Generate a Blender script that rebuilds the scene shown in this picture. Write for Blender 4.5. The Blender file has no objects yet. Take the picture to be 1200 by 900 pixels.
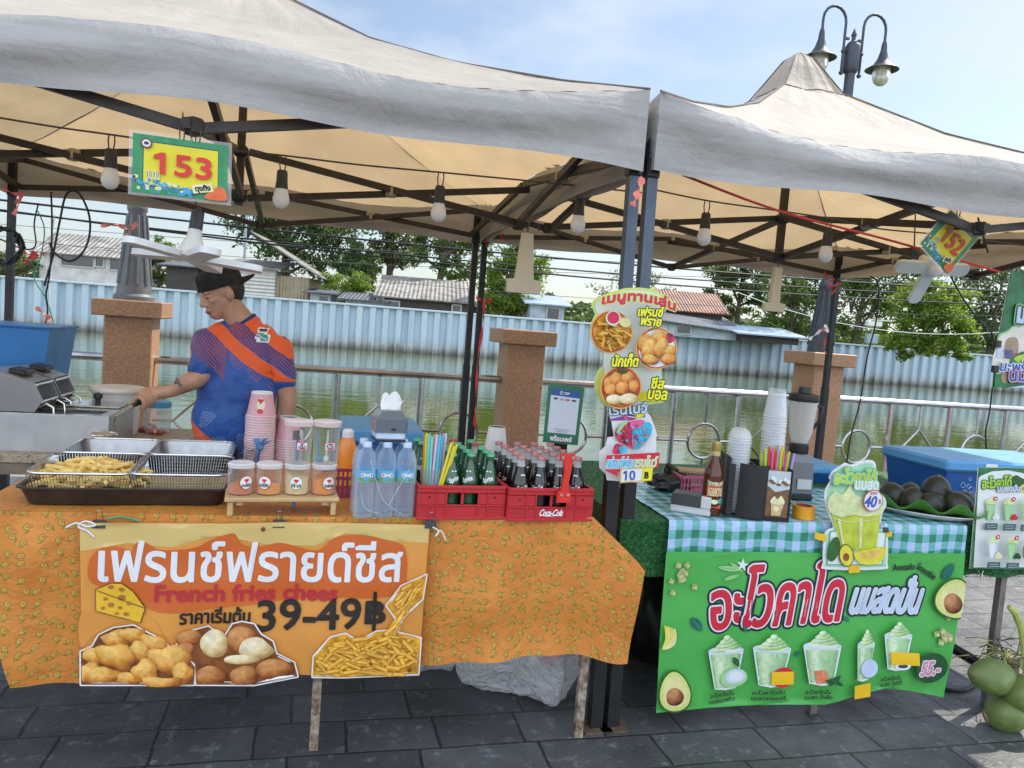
import bpy, bmesh, math, random
from mathutils import Vector, Matrix, noise
from mathutils.geometry import delaunay_2d_cdt
rnd = random.Random(7)
S = bpy.context.scene
COL = S.collection
R = math.radians
V = Vector

# ------------------------------------------------------------------ camera, sky, sun, exposure
F, CX, CY = 900.0, 600.0, 450.0
PITCH, ROLL, EYE = R(4.3), R(4.4), 1.5
_cr, _sr, _cp, _sp = math.cos(ROLL), math.sin(ROLL), math.cos(PITCH), math.sin(PITCH)
M3 = Matrix(((1, 0, 0), (0, -_sp, _cp), (0, -_cp, -_sp))) @ Matrix(((_cr, _sr, 0), (-_sr, _cr, 0), (0, 0, 1)))
EYEP = V((0, 0, EYE))
cam = bpy.data.cameras.new('camera')
camo = bpy.data.objects.new('camera', cam)
COL.objects.link(camo)
cam.sensor_width = 36
cam.lens = 36 * F / 1200
cam.clip_start = .05
cam.clip_end = 3000
_r, _u, _f = M3 @ V((1, 0, 0)), M3 @ V((0, -1, 0)), M3 @ V((0, 0, 1))
camo.matrix_world = Matrix(((_r.x, _u.x, -_f.x, 0), (_r.y, _u.y, -_f.y, 0), (_r.z, _u.z, -_f.z, EYE), (0, 0, 0, 1)))
S.camera = camo

SUN_EL, SUN_AZ = R(50), R(38)        # azimuth measured from +X towards +Y
sd = V((math.cos(SUN_EL) * math.cos(SUN_AZ), math.cos(SUN_EL) * math.sin(SUN_AZ), math.sin(SUN_EL)))
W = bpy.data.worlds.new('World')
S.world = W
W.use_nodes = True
wn = W.node_tree.nodes
wl = W.node_tree.links
bg = wn['Background']
sky = wn.new('ShaderNodeTexSky')
sky.sky_type = 'NISHITA'
sky.sun_disc = False
sky.sun_elevation = SUN_EL
sky.sun_rotation = math.pi / 2 - SUN_AZ
sky.air_density = 1.0
sky.dust_density = 1.2
sky.ozone_density = 1.2
tc = wn.new('ShaderNodeTexCoord')
mp = wn.new('ShaderNodeMapping')
mp.inputs['Scale'].default_value = (1.5, 1.5, 4.5)
wl.new(tc.outputs['Generated'], mp.inputs[0])
cn = wn.new('ShaderNodeTexNoise')
cn.inputs['Scale'].default_value = 2.3
cn.inputs['Detail'].default_value = 7
cn.inputs['Roughness'].default_value = .55
wl.new(mp.outputs[0], cn.inputs[0])
cr = wn.new('ShaderNodeValToRGB')
cr.color_ramp.elements[0].position = .44
cr.color_ramp.elements[0].color = (.12, .12, .12, 1)
cr.color_ramp.elements[1].position = .72
cr.color_ramp.elements[1].color = (.8, .8, .8, 1)
wl.new(cn.outputs[0], cr.inputs[0])
mx = wn.new('ShaderNodeMix')
mx.data_type = 'RGBA'
wl.new(cr.outputs[0], mx.inputs[0])
wl.new(sky.outputs[0], mx.inputs[6])
mx.inputs[7].default_value = (5.2, 5.7, 6.2, 1)
sxy = wn.new('ShaderNodeSeparateXYZ')          # added fill light: sky brightened and whitened behind the viewer to lift the shaded stalls
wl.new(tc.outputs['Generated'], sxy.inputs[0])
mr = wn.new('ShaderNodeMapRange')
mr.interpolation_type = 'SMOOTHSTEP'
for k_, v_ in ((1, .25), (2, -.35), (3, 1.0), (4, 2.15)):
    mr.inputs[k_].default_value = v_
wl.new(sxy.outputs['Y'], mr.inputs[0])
mc = wn.new('ShaderNodeMapRange')  # whitens that added fill so the stall fronts are lit less blue
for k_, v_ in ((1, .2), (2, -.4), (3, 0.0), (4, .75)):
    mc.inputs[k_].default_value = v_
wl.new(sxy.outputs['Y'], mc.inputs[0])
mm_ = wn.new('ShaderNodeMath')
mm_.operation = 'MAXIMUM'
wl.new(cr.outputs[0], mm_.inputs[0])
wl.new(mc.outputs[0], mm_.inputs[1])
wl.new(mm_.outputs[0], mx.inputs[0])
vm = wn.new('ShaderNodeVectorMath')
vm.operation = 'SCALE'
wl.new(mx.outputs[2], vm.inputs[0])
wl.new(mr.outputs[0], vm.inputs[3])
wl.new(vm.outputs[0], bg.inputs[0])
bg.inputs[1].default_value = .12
sl = bpy.data.lights.new('sun', 'SUN')
sl.energy = 4.2
sl.angle = R(.6)
sl.color = (1, .93, .82)
so = bpy.data.objects.new('sun', sl)
COL.objects.link(so)
so.rotation_euler = (-sd).to_track_quat('-Z', 'Y').to_euler()
so.location = sd * 40
vs = S.view_settings
vs.view_transform = 'Standard'
vs.look = 'None'
vs.exposure = .47
vs.gamma = 1
vs.use_curve_mapping = False
S.render.engine = 'CYCLES'
S.cycles.max_bounces = 8
S.cycles.transparent_max_bounces = 80
S.cycles.use_denoising = True
S.cycles.sample_clamp_indirect = 6

# ------------------------------------------------------------------ survey: points of the place from their bearing and a known plane
def ray(px, py):
    return M3 @ V((px - CX, py - CY, F))
def on_z(px, py, z):
    d = ray(px, py)
    return EYEP + d * ((z - EYE) / d.z)
def on_y(px, py, y):
    d = ray(px, py)
    return EYEP + d * (y / d.y)
AZ = R(14.5)
U = V((math.cos(AZ), math.sin(AZ), 0))
N = V((-math.sin(AZ), math.cos(AZ), 0))
Z = V((0, 0, 1))
POST = V((.455, 2.772, 0))
def on_row(px, py, D=0.0, az=None, p=None):
    """point on the upright plane D metres behind the front of the tents"""
    if az is None:
        n = N
    else:
        n = V((-math.sin(az), math.cos(az), 0))
    q = (p if p is not None else POST + N * D)
    d = ray(px, py)
    return EYEP + d * ((q - EYEP).dot(n) / d.dot(n))
def row(s, D, z=0.0):
    return POST + U * s + N * D + Z * z

# ------------------------------------------------------------------ materials
MATS = {}
def _nodes(m):
    return m.node_tree.nodes, m.node_tree.links
def newmat(name):
    m = bpy.data.materials.new(name)
    m.use_nodes = True
    MATS[name] = m
    n, l = _nodes(m)
    return m, n, l, n['Principled BSDF']
def ramp(n, l, src, stops):
    r = n.new('ShaderNodeValToRGB')
    e = r.color_ramp.elements
    while len(e) < len(stops):
        e.new(.5)
    for k, (p, c) in enumerate(stops):
        e[k].position = p
        e[k].color = (c[0], c[1], c[2], 1) if not isinstance(c, (int, float)) else (c, c, c, 1)
    l.new(src, r.inputs[0])
    return r.outputs[0]
def coord(n, l, kind='Object', scale=None, rot=None):
    t = n.new('ShaderNodeTexCoord')
    if scale is None and rot is None:
        return t.outputs[kind]
    m = n.new('ShaderNodeMapping')
    if scale is not None:
        m.inputs['Scale'].default_value = scale
    if rot is not None:
        m.inputs['Rotation'].default_value = rot
    l.new(t.outputs[kind], m.inputs[0])
    return m.outputs[0]
def nz(n, l, co, scale, detail=4, rough=.55, dist=0):
    t = n.new('ShaderNodeTexNoise')
    t.inputs['Scale'].default_value = scale
    t.inputs['Detail'].default_value = detail
    t.inputs['Roughness'].default_value = rough
    t.inputs['Distortion'].default_value = dist
    l.new(co, t.inputs['Vector'])
    return t.outputs[0]
def mixc(n, l, fac, a, b, mode='MIX'):
    m = n.new('ShaderNodeMix')
    m.data_type = 'RGBA'
    m.blend_type = mode
    for s, v in ((0, fac), (6, a), (7, b)):
        if hasattr(v, 'is_linked'):
            l.new(v, m.inputs[s])
        elif isinstance(v, (int, float)):
            m.inputs[s].default_value = v if s == 0 else (v, v, v, 1)
        else:
            m.inputs[s].default_value = (v[0], v[1], v[2], 1)
    return m.outputs[2]
def math_n(n, l, op, a, b=None, clamp=False):
    m = n.new('ShaderNodeMath')
    m.operation = op
    m.use_clamp = clamp
    for k, v in ((0, a), (1, b)):
        if v is None:
            continue
        if hasattr(v, 'is_linked'):
            l.new(v, m.inputs[k])
        else:
            m.inputs[k].default_value = v
    return m.outputs[0]
def bumpn(n, l, h, strength, dist=.01):
    b = n.new('ShaderNodeBump')
    b.inputs['Strength'].default_value = strength
    b.inputs['Distance'].default_value = dist
    l.new(h, b.inputs['Height'])
    return b.outputs[0]
def mat(name, col, rough=.55, metal=0, var=.12, scale=9, bump=0, bscale=80, spec=.5, emit=0, trans=0, coat=0):
    if name in MATS:
        return MATS[name]
    m, n, l, b = newmat(name)
    co = coord(n, l)
    k = nz(n, l, co, scale, 5)
    lo = [c * (1 - var) for c in col]
    hi = [min(1, c * (1 + var)) for c in col]
    l.new(ramp(n, l, k, [(.3, lo), (.7, hi)]), b.inputs['Base Color'])
    k2 = nz(n, l, co, scale * 3.1, 3)
    l.new(ramp(n, l, k2, [(.3, max(.02, rough * .82)), (.7, min(1, rough * 1.18))]), b.inputs['Roughness'])
    b.inputs['Metallic'].default_value = metal
    b.inputs['Specular IOR Level'].default_value = spec
    b.inputs['Transmission Weight'].default_value = trans
    b.inputs['Coat Weight'].default_value = coat
    if emit:
        l.new(b.inputs['Base Color'].links[0].from_socket, b.inputs['Emission Color'])
        b.inputs['Emission Strength'].default_value = emit
    if bump:
        l.new(bumpn(n, l, nz(n, l, co, bscale, 4), bump, .004), b.inputs['Normal'])
    return m
def clear(name, col, fac=.35, rough=.12, spec=.6):
    """thin clear plastic or glass: part lets light straight through, part a glossy body"""
    if name in MATS:
        return MATS[name]
    m, n, l, b = newmat(name)
    b.inputs['Base Color'].default_value = (*col, 1)
    b.inputs['Roughness'].default_value = rough
    b.inputs['Specular IOR Level'].default_value = spec
    t = n.new('ShaderNodeBsdfTransparent')
    t.inputs[0].default_value = (*[min(1, .55 + .45 * c) for c in col], 1)
    lw = n.new('ShaderNodeLayerWeight')
    lw.inputs[0].default_value = .35
    f = math_n(n, l, 'ADD', math_n(n, l, 'MULTIPLY', lw.outputs['Facing'], .45), fac, True)
    mxs = n.new('ShaderNodeMixShader')
    l.new(f, mxs.inputs[0])
    l.new(t.outputs[0], mxs.inputs[1])
    l.new(b.outputs[0], mxs.inputs[2])
    l.new(mxs.outputs[0], n['Material Output'].inputs[0])
    return m
def cloth_mat(name, col, tcol, tfac=.45, var=.1, scale=3, bump=.15):
    """woven sheet that lets some light through"""
    m, n, l, b = newmat(name)
    co = coord(n, l)
    k = nz(n, l, co, scale, 6)
    c = ramp(n, l, k, [(.3, [x * (1 - var) for x in col]), (.7, [min(1, x * (1 + var)) for x in col])])
    l.new(c, b.inputs['Base Color'])
    b.inputs['Roughness'].default_value = .75
    b.inputs['Specular IOR Level'].default_value = .25
    t = n.new('ShaderNodeBsdfTranslucent')
    t.inputs[0].default_value = (*tcol, 1)
    mxs = n.new('ShaderNodeMixShader')
    mxs.inputs[0].default_value = tfac
    l.new(b.outputs[0], mxs.inputs[1])
    l.new(t.outputs[0], mxs.inputs[2])
    l.new(mxs.outputs[0], n['Material Output'].inputs[0])
    nb = bumpn(n, l, nz(n, l, co, 6, 5), bump, .05)
    l.new(nb, b.inputs['Normal'])
    return m

# ------------------------------------------------------------------ mesh builder
def frame(d, up=Z):
    d = d.normalized()
    a = d.cross(up)
    if a.length < 1e-4:
        a = d.cross(V((1, 0, 0)))
    a.normalize()
    return a, a.cross(d).normalized() * -1
class MB:
    def __init__(s):
        s.v = []; s.f = []; s.m = []; s.ml = []; s.vc = {}
    def mi(s, m):
        if isinstance(m, str):
            m = MATS[m]
        if m not in s.ml:
            s.ml.append(m)
        return s.ml.index(m)
    def add(s, vs, fs, m, cols=None):
        o = len(s.v)
        if cols:
            for i, c in enumerate(cols): s.vc[o + i] = c
        s.v += [V(p) for p in vs]
        k = s.mi(m)
        for f in fs:
            s.f.append([i + o for i in f]); s.m.append(k)
        return s
    def box(s, c, sz, m, rot=None, bev=0.0):
        x, y, z = [a / 2 for a in sz]
        c = V(c)
        if bev:
            b = min(bev, x * .9, y * .9, z * .9)
            vs = []
            for sx in (-1, 1):
                for sy in (-1, 1):
                    for sz_ in (-1, 1):
                        vs += [(sx * x, sy * (y - b), sz_ * (z - b)), (sx * (x - b), sy * y, sz_ * (z - b)), (sx * (x - b), sy * (y - b), sz_ * z)]
            bm = bmesh.new()
            bv = [bm.verts.new(p) for p in vs]
            bmesh.ops.convex_hull(bm, input=bv)
            bm.verts.index_update()
            P = [v.co.copy() for v in bm.verts]
            Fc = [[v.index for v in f.verts] for f in bm.faces]
            bm.free()
        else:
            P = [V((sx * x, sy * y, sz_ * z)) for sx in (-1, 1) for sy in (-1, 1) for sz_ in (-1, 1)]
            Fc = [(0, 1, 3, 2), (4, 6, 7, 5), (0, 4, 5, 1), (2, 3, 7, 6), (0, 2, 6, 4), (1, 5, 7, 3)]
        if rot is not None:
            P = [rot @ p for p in P]
        return s.add([c + p for p in P], Fc, m)
    def hull(s, pts, m):
        bm = bmesh.new()
        bv = [bm.verts.new(p) for p in pts]
        bmesh.ops.convex_hull(bm, input=bv)
        for v in [v for v in bm.verts if not v.link_faces]:
            bm.verts.remove(v)
        bm.verts.index_update()
        P = [v.co.copy() for v in bm.verts]
        Fc = [[v.index for v in f.verts] for f in bm.faces]
        bm.free()
        return s.add(P, Fc, m)
    def tube(s, pts, r, m, n=6, caps=True, close=False):
        pts = [V(p) for p in pts]
        k = len(pts)
        rs = r if isinstance(r, (list, tuple)) else [r] * k
        vs = []
        pa = None
        for i, p in enumerate(pts):
            if close:
                d = pts[(i + 1) % k] - pts[i - 1]
            else:
                d = pts[min(i + 1, k - 1)] - pts[max(i - 1, 0)]
            if d.length < 1e-9:
                d = V((0, 0, 1))
            d.normalize()
            if pa is None:
                a, _ = frame(d)
            else:
                a = pa - d * pa.dot(d)
                if a.length < 1e-5:
                    a, _ = frame(d)
                a.normalize()
            pa = a
            b = d.cross(a)
            for j in range(n):
                t = 2 * math.pi * j / n
                vs.append(p + (a * math.cos(t) + b * math.sin(t)) * rs[i])
        fs = []
        for i in range(k if close else k - 1):
            i2 = (i + 1) % k
            for j in range(n):
                j2 = (j + 1) % n
                fs.append((i * n + j, i * n + j2, i2 * n + j2, i2 * n + j))
        if caps and not close:
            fs.append(list(range(n))[::-1])
            fs.append([(k - 1) * n + j for j in range(n)])
        return s.add(vs, fs, m)
    def bar(s, a, b, w, h, m, up=Z):
        a, b = V(a), V(b)
        d = b - a
        x, y = frame(d, up)
        vs = []
        for p in (a, b):
            for sx, sy in ((-1, -1), (1, -1), (1, 1), (-1, 1)):
                vs.append(p + x * (sx * w / 2) + y * (sy * h / 2))
        return s.add(vs, [(0, 1, 2, 3), (4, 7, 6, 5), (0, 4, 5, 1), (1, 5, 6, 2), (2, 6, 7, 3), (3, 7, 4, 0)], m)
    def lathe(s, prof, m, c=(0, 0, 0), n=20, rot=None, sx=1, sy=1):
        c = V(c)
        vs = []; fs = []
        k = len(prof)
        for r, z in prof:
            for j in range(n):
                t = 2 * math.pi * j / n
                p = V((r * math.cos(t) * sx, r * math.sin(t) * sy, z))
                vs.append(c + (rot @ p if rot else p))
        for i in range(k - 1):
            for j in range(n):
                j2 = (j + 1) % n
                fs.append((i * n + j, i * n + j2, (i + 1) * n + j2, (i + 1) * n + j))
        if prof[0][0] > 1e-6:
            fs.append(list(range(n))[::-1])
        if prof[-1][0] > 1e-6:
            fs.append([(k - 1) * n + j for j in range(n)])
        return s.add(vs, fs, m)
    def open_lathe(s, prof, m, c=(0, 0, 0), n=20, rot=None):
        """a wall with both faces given by the profile itself (no end caps)"""
        k0 = len(s.f)
        s.lathe(prof, m, c, n, rot)
        if prof[-1][0] > 1e-6:
            s.f.pop(); s.m.pop()
        if prof[0][0] > 1e-6:
            kk = len(s.f)
            # start cap sits before the end cap
            for q in range(len(s.f) - 1, k0 - 1, -1):
                if len(s.f[q]) == n and n > 4:
                    s.f.pop(q); s.m.pop(q); break
        return s
    def ball(s, c, r, m, n=12, k=8, sz=(1, 1, 1), rot=None):
        pr = [(math.sin(math.pi * i / k) * r if 0 < i < k else 0.0, -math.cos(math.pi * i / k) * r) for i in range(k + 1)]
        o = len(s.v)
        s.lathe(pr, m, (0, 0, 0), n)
        c = V(c)
        for i in range(o, len(s.v)):
            p = V((s.v[i].x * sz[0], s.v[i].y * sz[1], s.v[i].z * sz[2]))
            s.v[i] = c + (rot @ p if rot else p)
        return s
    def sheet(s, fn, nu, nv, m, thick=0.0):
        """grid sheet fn(a,b) with a,b in 0..1; thick gives it a back face"""
        P = [[V(fn(i / nu, j / nv)) for i in range(nu + 1)] for j in range(nv + 1)]
        vs = [p for r_ in P for p in r_]
        w = nu + 1
        fs = [(j * w + i, j * w + i + 1, (j + 1) * w + i + 1, (j + 1) * w + i) for j in range(nv) for i in range(nu)]
        if thick:
            o = len(vs)
            nn = []
            for j in range(nv + 1):
                for i in range(nu + 1):
                    du = P[j][min(i + 1, nu)] - P[j][max(i - 1, 0)]
                    dv = P[min(j + 1, nv)][i] - P[max(j - 1, 0)][i]
                    q = du.cross(dv)
                    nn.append(q.normalized() if q.length > 1e-12 else Z.copy())
            vs = vs + [p - q * thick for p, q in zip(vs, nn)]
            fs = fs + [tuple(o + i for i in f[::-1]) for f in fs]
            for i in range(nu):
                fs.append((i, o + i, o + i + 1, i + 1))
                a = nv * w + i
                fs.append((a, a + 1, o + a + 1, o + a))
            for j in range(nv):
                a = j * w
                fs.append((a, a + w, o + a + w, o + a))
                a = j * w + nu
                fs.append((a, o + a, o + a + w, a + w))
        return s.add(vs, fs, m)
    def prism(s, pts2, fr, depth, m, m2=None):
        """flat outline (2-D points, any shape) extruded; fr(x,y,d) -> point"""
        vs, tr = cdt([pts2])
        o = len(vs)
        P = [fr(x, y, depth) for x, y in vs] + [fr(x, y, 0) for x, y in vs]
        s.add(P, [t for t in tr], m)
        s.add(P, [tuple(o + i for i in t[::-1]) for t in tr], m2 or m)
        k = len(pts2)
        Q = [fr(x, y, depth) for x, y in pts2] + [fr(x, y, 0) for x, y in pts2]
        return s.add(Q, [(i, i + k, (i + 1) % k + k, (i + 1) % k) for i in range(k)], m2 or m)
    def xf(s, mt):
        s.v = [mt @ p for p in s.v]
        return s
    def mesh(s, name, smooth=35, origin=None):
        me = bpy.data.meshes.new(name)
        vs = [p - origin for p in s.v] if origin is not None else s.v
        me.from_pydata([tuple(p) for p in vs], [], s.f)
        for m in s.ml:
            me.materials.append(m)
        me.polygons.foreach_set('material_index', s.m)
        if smooth:
            me.shade_smooth()
            me.set_sharp_from_angle(angle=R(smooth))
        if s.vc:
            at = me.color_attributes.new('Print', 'FLOAT_COLOR', 'POINT')
            for i, c in s.vc.items(): at.data[i].color = (*c, 1)
        me.update()
        return me
    def build(s, name, parent=None, smooth=35, origin=None):
        """link as ONE mesh object; origin (world) becomes its location when top-level"""
        o = bpy.data.objects.new(name, s.mesh(name, smooth, origin))
        COL.objects.link(o)
        if parent is not None:
            o.parent = parent
        elif origin is not None:
            o.location = origin
        return o
def tag(o, label, cat, group=None, kind=None):
    if label: o['label'] = label
    if cat: o['category'] = cat
    if group: o['group'] = group
    if kind: o['kind'] = kind
    return o
def thing(name, label, cat, loc=(0, 0, 0), rz=0.0, group=None):
    o = bpy.data.objects.new(name, None)
    COL.objects.link(o)
    o.empty_display_size = .1
    o.location = loc
    o.rotation_euler = (0, 0, rz)
    return tag(o, label, cat, group)
def copy_tree(o, parent=None, loc=None, rz=None, label=None, group=None):
    c = o.copy()
    COL.objects.link(c)
    if parent is not None:
        c.parent = parent
    if loc is not None:
        c.location = loc
    if rz is not None:
        c.rotation_euler = (0, 0, rz)
    if label: c['label'] = label
    if group: c['group'] = group
    for ch in list(o.children):
        copy_tree(ch, c)
    return c
def cat_rom(pts, k=6, close=True):
    n = len(pts)
    out = []
    for i in range(n if close else n - 1):
        if close:
            p = [pts[(i + d) % n] for d in (-1, 0, 1, 2)]
        else:
            p = [pts[max(0, min(n - 1, i + d))] for d in (-1, 0, 1, 2)]
        for j in range(k):
            t = j / k
            out.append(tuple(.5 * (2 * p[1][q] + (p[2][q] - p[0][q]) * t + (2 * p[0][q] - 5 * p[1][q] + 4 * p[2][q] - p[3][q]) * t * t
                                   + (3 * p[1][q] - p[0][q] - 3 * p[2][q] + p[3][q]) * t ** 3) for q in range(len(p[1]))))
    if not close:
        out.append(tuple(pts[-1]))
    return out

# ------------------------------------------------------------------ flat artwork: lettering and printed shapes as clean triangles
def area2(p):
    return sum(p[i][0] * p[(i + 1) % len(p)][1] - p[(i + 1) % len(p)][0] * p[i][1] for i in range(len(p))) / 2
def cdt(loops, buf=0.0, grid=0.0, sides=8):
    """union (non-zero winding) of closed loops, grown by buf; returns verts, triangles"""
    vs = []; fs = []; sg = []
    def face(p, s_):
        o = len(vs)
        if area2(p) < 0:
            p = p[::-1]
        vs.extend([V((a[0], a[1])) for a in p])
        fs.append(list(range(o, o + len(p)))); sg.append(s_)
    for lp in loops:
        a = area2(lp)
        if abs(a) < 1e-10 and not buf:
            continue
        if len(lp) > 2 and abs(a) > 1e-10:
            face(lp, 1 if a > 0 else -1)
        if buf:
            n = len(lp)
            for i in range(n):
                p, q = V(lp[i][:2]), V(lp[(i + 1) % n][:2])
                face([(p.x + buf * math.cos(2 * math.pi * j / sides), p.y + buf * math.sin(2 * math.pi * j / sides)) for j in range(sides)], 100)
                d = q - p
                if d.length < 1e-7:
                    continue
                e = V((-d.y, d.x)).normalized() * buf
                face([tuple(p + e), tuple(p - e), tuple(q - e), tuple(q + e)], 100)
    if not fs:
        return [], []
    if grid:
        x0 = min(v.x for v in vs); x1 = max(v.x for v in vs); y0 = min(v.y for v in vs); y1 = max(v.y for v in vs)
        nx, ny = int((x1 - x0) / grid), int((y1 - y0) / grid)
        for i in range(1, nx + 1):
            for j in range(1, ny + 1):
                vs.append(V((x0 + i * (x1 - x0) / (nx + 1), y0 + j * (y1 - y0) / (ny + 1))))
    r = delaunay_2d_cdt(vs, [], fs, 1, 1e-7)
    ov, of, orf = r[0], r[2], r[5]
    tri = []
    for t, og in zip(of, orf):
        if sum(sg[k] for k in og) != 0:
            tri.append(tuple(t))
    return [(p.x, p.y) for p in ov], tri
_TXT = {}
def text_loops(s):
    if s in _TXT:
        return _TXT[s]
    c = bpy.data.curves.new('txt', 'FONT')
    c.body = s
    c.fill_mode = 'NONE'
    c.resolution_u = 3
    o = bpy.data.objects.new('txt', c)
    COL.objects.link(o)
    me = bpy.data.meshes.new_from_object(o.evaluated_get(bpy.context.evaluated_depsgraph_get()))
    nx = {}
    for e in me.edges:
        nx.setdefault(e.vertices[0], []).append(e.vertices[1])
        nx.setdefault(e.vertices[1], []).append(e.vertices[0])
    seen = set(); loops = []
    for v0 in range(len(me.vertices)):
        if v0 in seen or v0 not in nx:
            continue
        lp = [v0]; seen.add(v0)
        cur = v0 + 1 if v0 + 1 in nx[v0] else nx[v0][0]
        while cur not in seen:
            lp.append(cur); seen.add(cur)
            c2 = [q for q in nx[cur] if q not in seen]
            if not c2:
                break
            cur = (cur + 1) if (cur + 1) in c2 else c2[0]
        if len(lp) > 2:
            q = [(me.vertices[i].co.x, me.vertices[i].co.y) for i in lp]
            x0, x1, y1 = min(p[0] for p in q), max(p[0] for p in q), max(p[1] for p in q)
            if len(q) == 4 and '1' in s and abs(x1 - x0 - .1) < .02 and y1 > .6:      # give the digit one its flag
                q = [(x1, y1), (x0 + .01, y1), (x0 - .15, y1 - .1), (x0 - .15, y1 - .2), (x0, y1 - .13), (x0, 0), (x1, 0)]
            loops.append(q)
    bpy.data.objects.remove(o)
    bpy.data.curves.remove(c)
    bpy.data.meshes.remove(me)
    # orientation: largest loop is an outer one
    if loops and area2(max(loops, key=lambda p: abs(area2(p)))) < 0:
        loops = [p[::-1] for p in loops]
    _TXT[s] = loops
    return loops
class Art:
    """flat printed shapes in a 2-D frame (x right, y up, metres) laid on a surface fn(x,y,offset)"""
    def __init__(s, mb, fn, base=.0006, step=.00045, grid=.03):
        s.mb, s.fn, s.k, s.step, s.grid = mb, fn, base, step, grid
    def _put(s, loops, m, buf=0.0, lift=None, grid=None):
        vs, tr = cdt(loops, buf, s.grid if grid is None else grid)
        if lift is None:
            s.k += s.step
            lift = s.k
        s.mb.add([s.fn(x, y, lift) for x, y in vs], tr, m)
        return s
    def poly(s, pts, m, smooth=0, buf=0.0, **k):
        return s._put([cat_rom(pts, smooth) if smooth else list(pts)], m, buf, **k)
    def polys(s, lps, m, buf=0.0, **k):
        return s._put([list(p) for p in lps], m, buf, **k)
    def ell(s, x, y, a, b, m, rot=0, n=24, **k):
        return s._put([ellp(x, y, a, b, rot, n)], m, **k)
    def rect(s, x0, y0, x1, y1, m, rad=0, **k):
        return s._put([rrect(x0, y0, x1, y1, rad)], m, **k)
    def line(s, pts, w, m, smooth=0, close=False, **k):
        p = cat_rom(pts, smooth, close) if smooth else list(pts)
        lp = p if close else p + p[-2:0:-1]
        lps = [[p[i], p[i + 1]] for i in range(len(p) - 1)]
        if close:
            lps.append([p[-1], p[0]])
        return s._put(lps, m, w / 2, **k)
    def text(s, t, box, m, bold=0.0, outline=(), rot=0, shear=0, arc=0, keep=False, **k):
        """letters fitted in box (x0,y0,x1,y1); outline = [(radius, material)...] widest first; bold in metres"""
        lps = text_loops(t)
        xs = [p[0] for q in lps for p in q]; ys = [p[1] for q in lps for p in q]
        a0, a1, b0, b1 = min(xs), max(xs), min(ys), max(ys)
        x0, y0, x1, y1 = box
        fx, fy = (x1 - x0) / (a1 - a0), (y1 - y0) / (b1 - b0)
        if keep:
            fx = fy = min(fx, fy)
        cx, cy = (x0 + x1) / 2, (y0 + y1) / 2
        w, h = (a1 - a0) * fx, (b1 - b0) * fy
        ca, sa = math.cos(rot), math.sin(rot)
        out = []
        for q in lps:
            o = []
            for p in q:
                x = (p[0] - a0) * fx - w / 2; y = (p[1] - b0) * fy - h / 2
                x += shear * y
                y -= arc * (2 * x / w) ** 2
                o.append((cx + x * ca - y * sa, cy + x * sa + y * ca))
            out.append(o)
        for r_, mm in outline:
            s._put(out, mm, r_ + bold, **k)
        return s._put(out, m, bold, **k)
def ellp(x, y, a, b, rot=0, n=24):
    c, q = math.cos(rot), math.sin(rot)
    return [(x + a * math.cos(t) * c - b * math.sin(t) * q, y + a * math.cos(t) * q + b * math.sin(t) * c) for t in [2 * math.pi * i / n for i in range(n)]]
def rrect(x0, y0, x1, y1, rad=0, n=5):
    if not rad:
        return [(x0, y0), (x1, y0), (x1, y1), (x0, y1)]
    o = []
    for cx, cy, a in ((x1 - rad, y0 + rad, -90), (x1 - rad, y1 - rad, 0), (x0 + rad, y1 - rad, 90), (x0 + rad, y0 + rad, 180)):
        for i in range(n + 1):
            t = R(a + 90 * i / n)
            o.append((cx + rad * math.cos(t), cy + rad * math.sin(t)))
    return o
def plane_fn(o, x, y):
    """flat surface at o with axes x, y; offset along x cross y"""
    n = x.cross(y).normalized()
    return lambda a, b, k=0.0: o + x * a + y * b + n * k

# ================================================================== THE SETTING
RAZ = R(15.5)
RU = V((math.cos(RAZ), math.sin(RAZ), 0)); RN = V((-math.sin(RAZ), math.cos(RAZ), 0))
RQ = V((-.27, 6.62, 0))                       # a point on the railing line
def rail_s(px, py):
    return (on_row(px, py, az=RAZ, p=RQ) - RQ).dot(RU)
WQ = on_z(400, 408, -.8)                       # foot of the far canal wall
WAZ = R(14.5)
WU = V((math.cos(WAZ), math.sin(WAZ), 0)); WN = V((-math.sin(WAZ), math.cos(WAZ), 0))
WTOP = on_row(400, 357, az=WAZ, p=WQ).z

# pavement: stamped stone slabs
m, n, l, b = newmat('pavement')
co = coord(n, l, rot=(0, 0, -AZ))
wob = n.new('ShaderNodeVectorMath'); wob.operation = 'MULTIPLY_ADD'
nn_ = n.new('ShaderNodeTexNoise'); nn_.inputs['Scale'].default_value = 3.0; nn_.inputs['Detail'].default_value = 3
l.new(co, nn_.inputs['Vector'])
l.new(nn_.outputs[1], wob.inputs[0]); wob.inputs[1].default_value = (.03, .03, 0); l.new(co, wob.inputs[2])
bk = n.new('ShaderNodeTexBrick')
bk.offset = .37; bk.offset_frequency = 2; bk.squash = .72; bk.squash_frequency = 3
bk.inputs['Scale'].default_value = 1
bk.inputs['Mortar Size'].default_value = .006
bk.inputs['Mortar Smooth'].default_value = .35
bk.inputs['Brick Width'].default_value = .44
bk.inputs['Row Height'].default_value = .215
bk.inputs['Bias'].default_value = 0
bk.inputs['Color1'].default_value = (.72, .72, .72, 1); bk.inputs['Color2'].default_value = (1.2, 1.2, 1.2, 1)
bk.inputs['Mortar'].default_value = (.25, .25, .25, 1)
l.new(wob.outputs[0], bk.inputs['Vector'])
c1 = ramp(n, l, nz(n, l, co, 1.7, 7, .62), [(.3, (.040, .042, .045)), (.55, (.082, .085, .090)), (.78, (.15, .152, .155))])
wear = ramp(n, l, nz(n, l, co, 13, 9, .75), [(.55, 0), (.66, .9)])
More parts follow.
